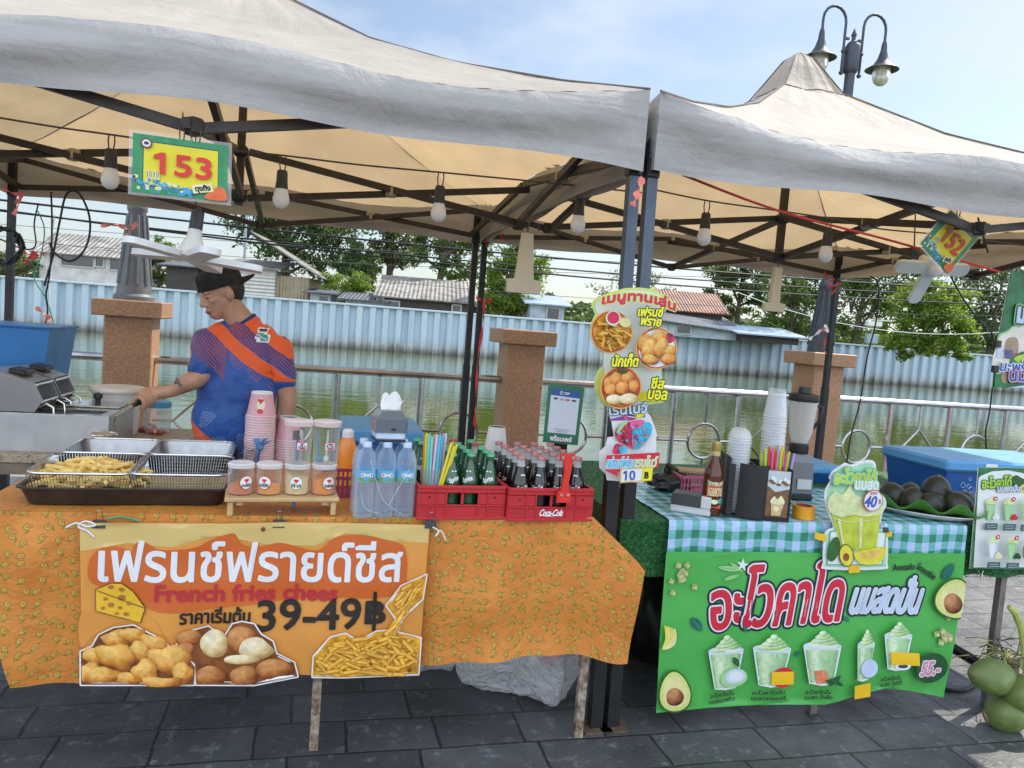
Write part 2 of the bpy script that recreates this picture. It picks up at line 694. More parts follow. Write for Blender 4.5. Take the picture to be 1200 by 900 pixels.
c2 = mixc(n, l, wear, c1, (.22, .225, .235))
c3 = mixc(n, l, 1.0, c2, bk.outputs[0], 'MULTIPLY')
l.new(c3, b.inputs['Base Color'])
l.new(ramp(n, l, nz(n, l, co, 5, 6, .6), [(.3, .30), (.7, .62)]), b.inputs['Roughness'])
hh = math_n(n, l, 'ADD', math_n(n, l, 'MULTIPLY', bk.outputs['Fac'], -1.2), math_n(n, l, 'MULTIPLY', nz(n, l, co, 11, 8, .65), 1.0))
l.new(bumpn(n, l, hh, .75, .012), b.inputs['Normal'])
mat('concrete', (.30, .29, .27), .8, bump=.4, bscale=14)
mb = MB()
edge = 4.25
mb.sheet(lambda a, c: row(-70 + 140 * a, -60 + (60 + edge) * c, 0), 4, 4, 'pavement')
mb.build('pavement', smooth=0)['kind'] = 'structure'
mb = MB()                                       # quay side below the railing
mb.box(V((0, 0, 0)), (140, .22, 2.4), 'concrete', Matrix.Rotation(AZ, 3, 'Z'))
o = mb.build('quay_edge', smooth=0); o.location = row(0, edge + .115, -1.205); o['kind'] = 'structure'

# canal water
m, n, l, b = newmat('water')
co = coord(n, l, rot=(0, 0, -WAZ))
b.inputs['Base Color'].default_value = (.062, .084, .014, 1)
b.inputs['Roughness'].default_value = .03
b.inputs['IOR'].default_value = 1.33
b.inputs['Specular IOR Level'].default_value = .6
mpn = n.new('ShaderNodeMapping'); mpn.inputs['Scale'].default_value = (.45, 1.5, 1); l.new(co, mpn.inputs[0])
h1 = nz(n, l, mpn.outputs[0], .85, 3, .5, .6)
h2 = nz(n, l, co, 3.6, 3, .55, .5)
hh = math_n(n, l, 'ADD', math_n(n, l, 'MULTIPLY', h1, .8), math_n(n, l, 'MULTIPLY', h2, .40))
l.new(bumpn(n, l, hh, .16, .07), b.inputs['Normal'])
mb = MB()
mb.sheet(lambda a, c: row(-160 + 320 * a, edge + .1 + 62 * c, -.8), 2, 2, 'water')
mb.build('canal_water', smooth=0)['kind'] = 'structure'

# far bank
mat('soil', (.16, .14, .08), .9, scale=.2, var=.3)
mb = MB()
WZ = WTOP - .35
mb.sheet(lambda a, c: WQ + WU * (-700 + 1400 * a) + WN * (.5 + 1400 * c * c) + Z * (WZ + .8), 6, 6, 'soil')
mb.build('far_bank', smooth=0)['kind'] = 'structure'

# sheet-pile wall
m, n, l, b = newmat('pile_paint')
co = coord(n, l)
sx_ = n.new('ShaderNodeSeparateXYZ'); l.new(co, sx_.inputs[0])
st = n.new('ShaderNodeMapping'); st.inputs['Scale'].default_value = (1.3, 1.3, .12); l.new(co, st.inputs[0])
base = ramp(n, l, nz(n, l, st.outputs[0], 1.2, 6, .6), [(.28, (.36, .46, .56)), (.5, (.47, .58, .68)), (.66, (.52, .61, .68)), (.8, (.58, .60, .58))])
lvl = math_n(n, l, 'ADD', sx_.outputs['Z'], math_n(n, l, 'MULTIPLY', math_n(n, l, 'SUBTRACT', nz(n, l, st.outputs[0], 2.2, 5, .6), .5), 1.4))
f1 = ramp(n, l, math_n(n, l, 'MULTIPLY', lvl, .4), [(.05, 1), (.40, 0)])
f2 = ramp(n, l, math_n(n, l, 'MULTIPLY', lvl, .4), [(.0, .85), (.19, 0)])
c = mixc(n, l, f1, base, (.42, .43, .40))
c = mixc(n, l, f2, c, (.09, .092, .08))
l.new(c, b.inputs['Base Color'])
b.inputs['Roughness'].default_value = .55
mb = MB()
pts = []
pitch = .86
for i in range(-95, 130):
    x = i * pitch
    pts += [(x, 0), (x + .36, 0), (x + .46, .26), (x + .80, .26)]
H = WTOP + .8
vs = []; fs = []
for k, (x, d) in enumerate(pts):
    vs += [V((x, d, -.6)), V((x, d, H))]
    if k:
        a = 2 * (k - 1)
        fs.append((a, a + 2, a + 3, a + 1))
mb.add(vs, fs, 'pile_paint')
th = thing('canal_wall', 'long pale blue corrugated sheet pile wall lining the far side of the canal', 'wall', WQ, WAZ)
mb.build('pile_panel', th, smooth=0)
mat('coping', (.5, .58, .66), .6)
mb = MB(); mb.box((14, .13, H + .06), (196, .42, .13), 'coping', bev=.02); mb.build('coping', th, smooth=0)

# ---- pillars, railing, street lamps
m, n, l, b = newmat('granite')
co = coord(n, l)
v = n.new('ShaderNodeTexVoronoi'); v.inputs['Scale'].default_value = 130; l.new(co, v.inputs['Vector'])
sep = n.new('ShaderNodeSeparateColor'); l.new(v.outputs['Color'], sep.inputs[0])
c = ramp(n, l, sep.outputs[0], [(.0, (.18, .082, .042)), (.4, (.36, .18, .09)), (.8, (.46, .25, .135)), (1, (.56, .36, .22))])
c = mixc(n, l, .5, c, ramp(n, l, nz(n, l, co, 3, 4), [(.3, (.30, .155, .08)), (.7, (.46, .25, .135))]))
l.new(c, b.inputs['Base Color']); b.inputs['Roughness'].default_value = .5
mat('steel_tube', (.44, .43, .43), .24, 1, var=.15)
mat('lamp_iron', (.055, .062, .075), .45, .3, var=.2)
mat('lamp_iron_grey', (.13, .135, .14), .5, .2, var=.2)
PW = .33; CAPH = .125; PH = 1.475
PSPOT = []
for px, py in ((157, 352), (613, 388), (961, 414)):
    s_ = rail_s(px, py)
    PSPOT.append(RQ + RU * s_)
pl_lab = ['orange brown granite pillar behind the vendor with a lamp post standing on it', 'orange brown granite pillar behind the drink crates with nothing on its cap',
          'orange brown granite pillar behind the blender with a lamp post standing on it']
for k, p in enumerate(PSPOT):
    th = thing('granite_pillar', pl_lab[k], 'pillar', p, RAZ, 'granite pillars along the canal railing')
    a = MB(); a.box((0, 0, (PH - CAPH) / 2), (PW, PW, PH - CAPH), 'granite', bev=.006); a.build('shaft', th, 0)
    a = MB(); a.box((0, 0, PH - CAPH / 2), (PW + .15, PW + .15, CAPH), 'granite', bev=.008); a.build('cap', th, 0)
ZT, ZM, ZB = 1.03, .56, .14
def bay(s0, s1, label, first):
    """one bay of railing between pillars"""
    th = thing('railing', label, 'railing', RQ + RU * s0, RAZ, 'stainless steel railing bays along the canal')
    Lb = s1 - s0
    for nm, z, r in (('top_rail', ZT, .033), ('middle_rail', ZM, .016), ('bottom_rail', ZB, .018)):
        if nm == 'middle_rail':
            continue
        a = MB(); a.tube([(0, 0, z), (Lb, 0, z)], r, 'steel_tube', 10); a.build(nm, th)
    nb = max(1, round(Lb / .70))
    w = Lb / nb
    for i in range(nb):
        x0 = i * w; xc = x0 + w / 2
        if i:
            a = MB(); a.tube([(x0, 0, 0), (x0, 0, ZT - .02)], .026, 'steel_tube', 8); a.build('post', th)
        ringy = (i + first) % 2 == 0
        a = MB()
        if ringy:
            a.tube([(xc + .165 * math.cos(t), 0, ZM + .165 * math.sin(t)) for t in [2 * math.pi * q / 28 for q in range(28)]], .014, 'steel_tube', 6, close=True)
            hw, hh_ = .165, .165
        else:
            hw, hh_ = .2, .2
            a.tube([(xc - hw, 0, ZM), (xc, 0, ZM + hh_), (xc + hw, 0, ZM), (xc, 0, ZM - hh_)], .014, 'steel_tube', 6, close=True)
        a.build('ring' if ringy else 'diamond', th)
        for nm, p, q in (('upright', (xc, 0, ZT - .02), (xc, 0, ZM + hh_)), ('upright', (xc, 0, ZB), (xc, 0, ZM - hh_)), ('tie', (x0, 0, ZM), (xc - hw, 0, ZM)), ('tie', (xc + hw, 0, ZM), (x0 + w, 0, ZM))):
            a = MB(); a.tube([p, q], .013, 'steel_tube', 6); a.build(nm, th)
sp = [(p - RQ).dot(RU) for p in PSPOT]
bay(sp[0] - 4.2, sp[0] - PW / 2, 'stainless railing bay at the far left, behind the fryer and left tent pole', 1)
bay(sp[0] + PW / 2, sp[1] - PW / 2, 'stainless railing bay between the lamp pillar by the vendor and the plain pillar', 1)
bay(sp[1] + PW / 2, sp[2] - PW / 2, 'stainless railing bay between the plain pillar and the pillar behind the blender', 0)
bay(sp[2] + PW / 2, sp[2] + 4.6, 'stainless railing bay right of the pillar behind the blender, behind the big blue cooler', 0)

def lamp_post(p, label, grey):
    th = thing('street_lamp', label, 'street lamp', p + Z * (PH - (0 if grey else .05)), RAZ, 'twin armed street lamps on the pillars')
    mm = 'lamp_iron_grey' if grey else 'lamp_iron'
    a = MB()
    a.lathe([(.145, 0), (.145, .03), (.125, .05), (.118, .12), (.088, .38), (.062, .66), (.072, .68), (.072, .72), (.054, .75), (.05, .95)], mm, n=20)
    for q in range(10):
        t = 2 * math.pi * q / 10
        a.tube([(.117 * math.cos(t), .117 * math.sin(t), .12), (.064 * math.cos(t), .064 * math.sin(t), .64)], .012, mm, 5)
    a.build('base', th)
    a = MB(); a.lathe([(.055, .95), (.048, 2.3), (.056, 2.32), (.056, 2.36), (.046, 2.4), (.046, 2.70), (.062, 2.72), (.07, 2.74), (.07, 2.95), (.048, 2.99), (.02, 3.01), (.018, 3.04), (.026, 3.06), (.02, 3.08), (.0, 3.13)], 'lamp_iron', n=16)
    a.build('pole', th)
    for sgn in (-1, 1):
        a = MB(); X = .10
        pts = [(sgn * X, 0, 2.70), (sgn * X, 0, 3.10)]
        for q in range(9):
            t = math.pi - math.pi * q / 8
            pts.append((sgn * (X + .125 + .125 * math.cos(t)), 0, 3.16 + .13 * math.sin(t)))
        pts.append((sgn * (X + .25), 0, 3.04))
        a.tube(pts, .013, 'lamp_iron', 7)
        a.ball((sgn * X, 0, 2.70), .022, 'lamp_iron', 8, 6)
        a.ball((sgn * X, 0, 2.9), .022, 'lamp_iron', 8, 6)
        a.bar((sgn * .05, 0, 2.9), (sgn * X, 0, 2.9), .02, .02, 'lamp_iron')
        a.bar((sgn * .05, 0, 3.02), (sgn * X, 0, 3.02), .02, .02, 'lamp_iron')
        ar = a.build('arm', th)
        a = MB(); a.open_lathe([(.018, 3.06), (.026, 3.02), (.03, 2.97), (.05, 2.90), (.085, 2.84), (.150, 2.80), (.155, 2.796), (.146, 2.796), (.085, 2.83), (.04, 2.89)], 'lamp_iron', (sgn * (X + .25), 0, 0), 24)
        sh = a.build('lamp_shade', ar)
        a = MB(); a.lathe([(.08, 2.84), (.084, 2.76), (.081, 2.72), (.064, 2.675), (.034, 2.652), (0, 2.646)], 'lamp_glass', (sgn * (X + .25), 0, 0), 20)
        a.build('globe', ar)
mat('lamp_glass', (.72, .70, .55), .15, 0, var=.05, trans=.55)
lamp_post(PSPOT[0], 'grey fluted street lamp base on the pillar behind the vendor', True)
lamp_post(PSPOT[2], 'dark street lamp with two hooded globes rising above the right tent', False)

# ---- houses on the far bank
def corr(name, c1, c2, sc=5.5, ax='X'):
    m, n, l, b = newmat(name)
    co = coord(n, l)
    w = n.new('ShaderNodeTexWave'); w.bands_direction = ax; w.inputs['Scale'].default_value = sc; w.inputs['Distortion'].default_value = 0
    l.new(co, w.inputs['Vector'])
    k = ramp(n, l, nz(n, l, co, 1.1, 6, .65), [(.35, c1), (.65, c2)])
    l.new(k, b.inputs['Base Color'])
    b.inputs['Roughness'].default_value = .6
    l.new(bumpn(n, l, w.outputs[1], 1.0, .08), b.inputs['Normal'])
corr('roof_grey', (.14, .13, .12), (.38, .36, .34), 1.0)
corr('roof_brown', (.26, .22, .19), (.36, .32, .28), 1.0)
corr('roof_red', (.13, .06, .045), (.30, .13, .085), 1.3)
corr('roof_slate', (.085, .095, .115), (.15, .16, .19), 1.1)
corr('wood_white', (.52, .53, .50), (.68, .68, .64), 1.2, 'Z')
corr('wood_tan', (.36, .29, .19), (.52, .44, .31), 1.3)
mat('house_white', (.56, .57, .56), .8, var=.25, scale=1.1)
mat('house_blue', (.40, .47, .53), .8, var=.28, scale=1.2)
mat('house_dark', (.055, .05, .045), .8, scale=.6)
mat('tin_blue', (.34, .42, .52), .5, .1, scale=.6)
mat('window_dark', (.02, .025, .03), .08, 0, var=.3, spec=.8)
mat('window_frame', (.42, .43, .42), .7, var=.3)
def pt(px, py, y):
    return on_y(px, py, y)
def house(label, x0, x1, ye, yr, y, depth, wall, roof, wins=(), ov=.5, kind='gable', name='far_house', cat='house', fall=0):
    """walls from the bank up to the eave at pixel rows ye; ridge at row yr"""
    A, B = pt(x0, ye, y), pt(x1, ye + (x1 - x0) * .077, y)
    w = (B - A).length
    ze = (A.z + B.z) / 2 - WZ
    zr = pt((x0 + x1) / 2, yr, y + depth / 2).z - WZ
    th = thing(name, label, cat, V(((A.x + B.x) / 2, y, WZ)), R(6), 'houses on the far bank')
    a = MB()
    a.box((0, depth / 2, ze / 2), (w, depth, ze), wall)
    if kind == 'gable':
        for sx in (-1, 1):
            x = sx * (w / 2 - .01)
            a.add([(x, 0, ze), (x, depth, ze), (x, depth / 2, zr - .05)], [(0, 1, 2)], wall)
    a.build('wall', th, 0)
    a = MB()
    X = w / 2 + ov
    if kind == 'gable':
        s_ = (zr - ze) / (depth / 2)
        for y0, y1, z0, z1 in ((-ov, depth / 2, ze - ov * s_, zr), (depth / 2, depth + ov, zr, ze - ov * s_)):
            a.sheet(lambda p, q: V((-X + 2 * X * p, y0 + (y1 - y0) * q, z0 + (z1 - z0) * q + .02)), 1, 1, roof, .1)
    elif kind == 'side':                       # single pitch falling to the right
        a.sheet(lambda p, q: V((-X + 2 * X * p, -ov + (depth + 2 * ov) * q, zr + (ze - .1 - zr) * p + .12)), 1, 1, roof, .1)
        g = MB()
    else:                                      # single pitch falling to the front
        a.sheet(lambda p, q: V((-X + 2 * X * p, -ov + (depth + ov) * q, ze + (zr - ze) * q + .06 - fall * p)), 1, 1, roof, .1)
    a.build('roof', th, 0)
    for (a0, b0, a1, b1) in wins:
        P, Q = pt(a0, b0, y), pt(a1, b1, y)
        c = V(((P.x + Q.x) / 2 - (A.x + B.x) / 2, -.02, (P.z + Q.z) / 2 - WZ)); ww, hh_ = abs(Q.x - P.x), abs(P.z - Q.z)
        f_ = MB()
        for sx in (-1, 1):
            f_.box(c + V((sx * ww / 2, -.03, 0)), (.1, .12, hh_ + .1), 'window_frame')
            f_.box(c + V((0, -.03, sx * hh_ / 2)), (ww - .1, .115, .1), 'window_frame')
        fo = f_.build('window', th, 0)
        g = MB(); g.box(c, (ww - .1, .05, hh_ - .1), 'window_dark'); g.build('pane', fo, 0)
    return th
house('long white house with dark windows beyond the wall', 50, 150, 292, 276, 56, 6, 'house_white', 'roof_grey', ((74, 297, 110, 314), (112, 300, 121, 313), (128, 301, 141, 317)))
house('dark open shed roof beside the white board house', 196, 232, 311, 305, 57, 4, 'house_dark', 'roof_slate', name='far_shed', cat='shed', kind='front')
house('white board house with a grey roof beside a taller tan plank gable', 262, 322, 312, 302, 56.5, 6, 'wood_white', 'roof_grey', kind='front', ov=.4)
house('tall tan plank house end under a long sloping roof edge', 316, 362, 322, 282, 57.5, 6, 'wood_tan', 'roof_grey', kind='side', ov=1.2)
house('small white and blue hut low beside the tan plank house', 364, 388, 343, 339, 56, 3, 'house_blue', 'roof_slate', ((374, 346, 385, 354),), name='far_shed', cat='shed', kind='front')
house('low lean-to of white boards beside the corrugated roofed shed', 405, 448, 351, 343, 55, 4, 'house_blue', 'roof_slate', ((442, 348, 449, 356),), name='far_shed', cat='shed', kind='front')
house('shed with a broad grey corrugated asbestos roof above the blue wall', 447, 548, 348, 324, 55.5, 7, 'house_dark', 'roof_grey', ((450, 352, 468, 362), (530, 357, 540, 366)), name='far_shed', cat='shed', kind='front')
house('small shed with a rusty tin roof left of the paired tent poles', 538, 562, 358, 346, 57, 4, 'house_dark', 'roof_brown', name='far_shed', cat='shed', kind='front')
house('pale blue house with a bluish tin roof right of the paired tent poles', 622, 662, 356, 345, 56, 5, 'house_blue', 'tin_blue', ((641, 360, 655, 375),), kind='front')
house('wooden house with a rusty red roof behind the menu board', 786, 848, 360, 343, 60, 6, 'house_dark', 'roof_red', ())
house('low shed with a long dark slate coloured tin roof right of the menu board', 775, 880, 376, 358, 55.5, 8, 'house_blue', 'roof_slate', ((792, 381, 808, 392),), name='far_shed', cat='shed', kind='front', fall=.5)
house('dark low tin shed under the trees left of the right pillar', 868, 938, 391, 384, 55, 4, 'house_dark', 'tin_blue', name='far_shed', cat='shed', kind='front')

# ---- trees
def leaf_mat(name, c1, c2, tr):
    m, n, l, b = newmat(name)
    oi = n.new('ShaderNodeNewGeometry')
    k = ramp(n, l, oi.outputs['Random Per Island'], [(.1, c1), (.9, c2)])
    l.new(k, b.inputs['Base Color'])
    b.inputs['Roughness'].default_value = .5
    t = n.new('ShaderNodeBsdfTranslucent'); t.inputs[0].default_value = (*tr, 1)
    x = n.new('ShaderNodeMixShader'); x.inputs[0].default_value = .45
    l.new(b.outputs[0], x.inputs[1]); l.new(t.outputs[0], x.inputs[2]); l.new(x.outputs[0], n['Material Output'].inputs[0])
leaf_mat('leaf_dark', (.038, .075, .028), (.10, .16, .055), (.15, .23, .05))
leaf_mat('leaf_mid', (.05, .10, .022), (.12, .20, .05), (.20, .32, .045))
leaf_mat('leaf_bright', (.085, .15, .02), (.19, .29, .045), (.30, .44, .04))
leaf_mat('leaf_olive', (.07, .085, .035), (.13, .14, .06), (.16, .19, .06))
mat('bark', (.11, .085, .065), .9, bump=.5, bscale=3)
def tree(label, px, y, crown, leaf, nleaf=3000, ls=.28, trunk_r=.2, name='far_tree', cat='tree', clump=.34, base=None, droop=0, seed=None):
    """crown = list of (px,py,rx_m,rz_m) blobs as seen; each has real depth"""
    rr = random.Random(seed if seed is not None else int(px * 7 + y))
    B = V((pt(px, 350, y).x, y, WZ))
    th = thing(name, label, cat, B, 0, 'trees on the far bank')
    a = MB()
    tops = []
    tot = sum(c[2] * c[3] for c in crown)
    fol = MB(); vs = []; fs = []
    for (cx, cy, rx, rz) in crown:
        C = pt(cx, cy, y) - B
        C.y = rr.uniform(-.4, .4) * rx
        tops.append((C, rz))
        nc = max(6, int(5 + rx * rz * 4))
        cl = []
        for _ in range(nc):
            d = V((rr.gauss(0, 1), rr.gauss(0, 1), rr.gauss(0, 1))).normalized() * (rr.random() ** .45)
            cl.append(C + V((d.x * rx, d.y * rx * .8, d.z * rz)))
        for c in cl[::3]:
            m_ = C.lerp(c, .5) + V((rr.uniform(-.2, .2), 0, rr.uniform(-.3, .1)))
            a.tube([C - Z * rz * .5, m_, c], [trunk_r * .3, trunk_r * .18, .015], 'bark', 5)
        k = int(nleaf * rx * rz / tot)
        cs = clump * (rx * rz) ** .5
        for i in range(k):
            c = cl[rr.randrange(nc)]
            p = c + V((rr.gauss(0, cs * .55), rr.gauss(0, cs * .55), rr.gauss(0, cs * .36)))
            nrm = V((rr.gauss(0, .7), rr.gauss(0, .7), rr.gauss(.5, .6))).normalized()
            x_, y_ = frame(nrm)
            t = rr.uniform(0, 6.28)
            u_ = x_ * math.cos(t) + y_ * math.sin(t); w_ = nrm.cross(u_)
            s_ = ls * rr.uniform(.6, 1.35)
            o = len(vs)
            vs += [p - u_ * s_ * .55, p + w_ * s_ * .3 - nrm * s_ * .08, p + u_ * s_ * .6 - Z * droop * s_, p - w_ * s_ * .3 - nrm * s_ * .08]
            fs.append((o, o + 1, o + 2, o + 3))
    zt = max(c.z for c, _ in tops)
    cxm = sum(c.x for c, _ in tops) / len(tops)
    a.tube([(0, 0, 0), (cxm * .2, 0, zt * .3), (cxm * .6, 0, zt * .62), (cxm, 0, zt * .95)], [trunk_r * 1.25, trunk_r, trunk_r * .75, trunk_r * .25], 'bark', 8)
    for c, rz in tops:
        q = V((cxm * .4, 0, min(zt * .45, max(.3, c.z - rz))))
        a.tube([q, q.lerp(c, .55) + V((0, 0, .25)), c], [trunk_r * .6, trunk_r * .42, trunk_r * .15], 'bark', 6)
    a.build('trunk', th, 60)
    fol.add(vs, fs, leaf)
    fol.build('crown', th, 0)
    return th
tree('small round light green tree rising right of the left lamp post', 186, 60, [(186, 290, 1.1, 1.2), (178, 300, .8, .8), (194, 300, .8, .9), (186, 322, 1.2, .9)], 'leaf_mid', 2600, .2, .12)
tree('large dense dark tree behind the white board house', 330, 70, [(292, 262, 2.2, 2.4), (325, 245, 2.8, 2.8), (368, 255, 2.9, 2.6), (345, 292, 3.0, 2.2), (395, 275, 2.4, 2.2), (310, 225, 2.4, 2), (375, 305, 2.4, 1.5), (330, 190, 3.4, 3.0), (372, 200, 3, 2.6), (350, 150, 3, 2.4)], 'leaf_dark', 14000, .36, .3)
tree('slim dark tree with a feathery crown left of the bare trunks', 412, 66, [(415, 297, 1.6, 1.1), (420, 318, 1.7, 1.0), (404, 310, 1.2, .9), (432, 310, 1.2, 1.0)], 'leaf_dark', 2600, .38, .14, droop=.6)
tree('tall thin stemmed tree with sparse leaves above the corrugated shed', 455, 70, [(452, 275, 1.6, 1.6), (474, 285, 1.8, 1.3), (440, 296, 1.5, 1.2), (470, 306, 1.8, 1.2), (460, 255, 2, 1.8), (468, 215, 2.6, 2.2), (450, 180, 2.4, 2)], 'leaf_olive', 6500, .3, .3)
tree('spreading green tree with bare dark limbs behind the corrugated shed', 512, 66, [(500, 280, 1.8, 1.3), (535, 290, 1.9, 1.5), (552, 318, 1.7, 1.3), (520, 312, 1.7, .9), (485, 300, 1.5, 1.1), (560, 280, 1.8, 1.7), (520, 255, 2.4, 1.8), (530, 215, 2.8, 2.2), (555, 240, 2.4, 2)], 'leaf_mid', 9000, .3, .28)
tree('bright yellow green tree right behind the paired tent poles', 594, 58, [(592, 310, 1.5, 1.6), (606, 330, 1.7, 1.4), (586, 352, 1.5, 1.5), (612, 362, 1.5, 1.1), (628, 305, 1.3, 1.5), (580, 335, 1.2, 1.6), (600, 290, 1.6, 1.2)], 'leaf_bright', 9000, .24, .18)
tree('leafless looking grey tree left of the menu board', 735, 66, [(735, 328, 2.2, 1.3), (708, 342, 1.5, 1.1), (765, 335, 1.8, 1.3), (735, 352, 2.2, .9)], 'leaf_olive', 1500, .17, .13)
tree('tall layered dark tree behind the red roofed house', 866, 72, [(842, 350, 2.2, .8), (868, 335, 2.4, 1.0), (892, 350, 2.3, .9), (860, 365, 2.6, .8), (895, 318, 2.4, 1.2), (850, 316, 2.2, 1.1), (875, 302, 2.4, 1)], 'leaf_dark', 9000, .27, .22)
tree('dense mid green tree left of the right lamp pillar', 930, 62, [(918, 345, 2.0, 1.7), (945, 360, 2.0, 1.6), (908, 372, 1.6, 1.2), (960, 330, 2.2, 2), (935, 385, 2.4, 1.1), (930, 310, 2.2, 2), (945, 275, 2.6, 2.4)], 'leaf_mid', 9500, .27, .2)
tree('broad dark green tree behind the camera post, right of the right pillar', 1005, 64, [(1000, 350, 2.2, 2.0), (1030, 360, 2.2, 1.7), (990, 385, 1.9, 1.3), (1040, 330, 2.6, 2.1), (1015, 395, 2.6, 1.2), (1000, 322, 2.6, 1.8), (1060, 350, 2.4, 1.8), (1020, 275, 3.2, 2.8), (1065, 290, 3, 2.6)], 'leaf_mid', 12000, .27, .2)
tree('bright yellow green tree leaning over the blue wall at the right', 1085, 53, [(1075, 358, 1.9, 1.6), (1100, 375, 1.9, 1.4), (1120, 355, 1.6, 1.3), (1060, 385, 1.7, 1.1), (1098, 400, 1.7, .9), (1130, 385, 1.1, 1.0), (1050, 410, 1.0, .7), (1128, 412, .9, .6), (1095, 350, 1.6, 1.3), (1070, 400, 1.6, .9)], 'leaf_bright', 13000, .24, .2)
tree('dark tree at the right behind the hanging coconut banner', 1165, 68, [(1150, 365, 2.3, 1.8), (1185, 370, 2.4, 2.0), (1170, 395, 2.4, 1.3), (1210, 380, 2.4, 2), (1140, 385, 2, 1.3), (1150, 310, 3.4, 3), (1200, 320, 3.4, 3)], 'leaf_dark', 8000, .3, .2)
tree('brownish bush showing over the wall at the far left', 15, 55, [(10, 310, 1.2, .8), (28, 312, 1.0, .8), (-8, 308, 1.3, 1.0)], 'leaf_olive', 1600, .2, .08, name='far_bush', cat='bush')
tree('bright bush between the tan plank house and the corrugated shed', 402, 60, [(395, 332, 1.4, 1.0), (415, 338, 1.3, .8), (430, 328, 1.2, 1.0)], 'leaf_bright', 2200, .22, .08, name='far_bush', cat='bush')
tree('green bush beyond the wall left of the menu board', 688, 57, [(680, 378, 1.2, .5), (700, 376, 1.2, .7)], 'leaf_mid', 1200, .2, .08, name='far_bush', cat='bush')

# far hedge mass closing the horizon
mb = MB(); rr = random.Random(3); vs = []; fs = []
for i in range(9000):
    x = rr.uniform(-90, 130); y = 100 + rr.uniform(-4, 4) + x * .25
    top = 3.2 + 1.6 * noise.noise(V((x * .09, 0, 3))) + .9 * noise.noise(V((x * .35, 0, 9)))
    p = V((x, y, WZ + rr.random() ** .7 * max(1, top)))
    a_, b_ = frame(V((rr.gauss(0, .6), rr.gauss(-.4, .6), rr.gauss(.5, .6))).normalized())
    s_ = rr.uniform(.35, .8); o = len(vs)
    vs += [p - a_ * s_, p - b_ * s_ * .6, p + a_ * s_, p + b_ * s_ * .6]; fs.append((o, o + 1, o + 2, o + 3))
mb.add(vs, fs, 'leaf_dark')
tag(mb.build('distant_wood', smooth=0), 'dark green far-off wood behind the houses', 'wood', kind='stuff')

# utility pole, camera on a post, overhead lines
mat('pole_blue', (.30, .37, .42), .6)
a = MB(); p = pt(285, 330, 62); a.tube([V((p.x, 62, WZ)), V((p.x, 62, pt(285, 225, 62).z))], .10, 'pole_blue', 8)
a.box(V((p.x, 62, pt(285, 246, 62).z)), (1.2, .1, .1), 'pole_blue')
tag(a.build('utility_pole', origin=V((p.x, 62, WZ))), 'thin grey blue utility pole beside the large dark tree', 'utility pole')
mat('white_plastic', (.74, .75, .74), .4)
mat('black_rubber', (.012, .012, .013), .5)
q = pt(1022, 412, 48); q.z = WTOP
th = thing('security_camera', 'small white security camera on a short post above the blue wall', 'security camera', V((q.x, q.y + .3, WZ)))
zz = pt(1022, 380, 48).z - WZ
a = MB(); a.tube([(0, 0, 0), (0, 0, zz)], .06, 'pole_blue', 8); a.build('post', th)
a = MB(); a.box((0, -.1, zz + .05), (.9, .5, .38), 'white_plastic', bev=.06); a.box((.3, -.1, zz + .28), (1.1, .6, .06), 'white_plastic'); a.build('housing', th)
a = MB(); a.box((0, 0, zz - .9), (.7, .4, .6), 'pole_blue', bev=.04); a.build('junction_box', th)
def cable(label, pts, r, m='black_rubber', sag=0.0, group=None, name='cable', cat='cable', k=8, n=5):
    P = [V(p) for p in pts]
    if len(P) == 2:
        P = [P[0].lerp(P[1], i / 14) - Z * sag * 4 * (i / 14) * (1 - i / 14) for i in range(15)]
    else:
        P = [V(p) for p in cat_rom([tuple(p) for p in P], k, False)]
    a = MB(); a.tube(P, r, m, n)
    return tag(a.build(name, origin=P[0]), label, cat, group)
mat('wire_far', (.10, .10, .11), .7)
def over(x0, y0, x1, y1, D0=5.0, D1=5.0):
    A, B = on_row(x0, y0, D0), on_row(x1, y1, D1)
    d = (B - A)
    return A - d * .25, B + d * .25
for k, (ya, yb, r_) in enumerate(((222, 331, .010), (231, 336, .008), (226, 342, .009))):
    A, B = over(0, ya, 1150, yb)
    cable(('uppermost', 'slack', 'lowest')[k] + ' black overhead cable running behind both tents', (A, B), r_, sag=.16 + .05 * k, group='overhead cables behind the tents')
for k, (xa, ya, xb, yb, y) in enumerate(((0, 252, 820, 300, 30), (0, 268, 860, 312, 33), (150, 280, 900, 345, 34), (960, 348, 1200, 362, 28))):
    A, B = on_y(xa, ya, y), on_y(xb, yb, y)
    d = B - A
    cable(('thin dark line over the canal', 'thin dark line over the canal', 'thin dark line over the canal', 'thin pale line crossing before the right hand trees')[k],
          (A - d * .4, B + d * .4), (.011 if k < 3 else .014), 'wire_far' if k < 3 else 'white_plastic', sag=.5 + .2 * k, group='thin lines over the canal' if k < 3 else None)

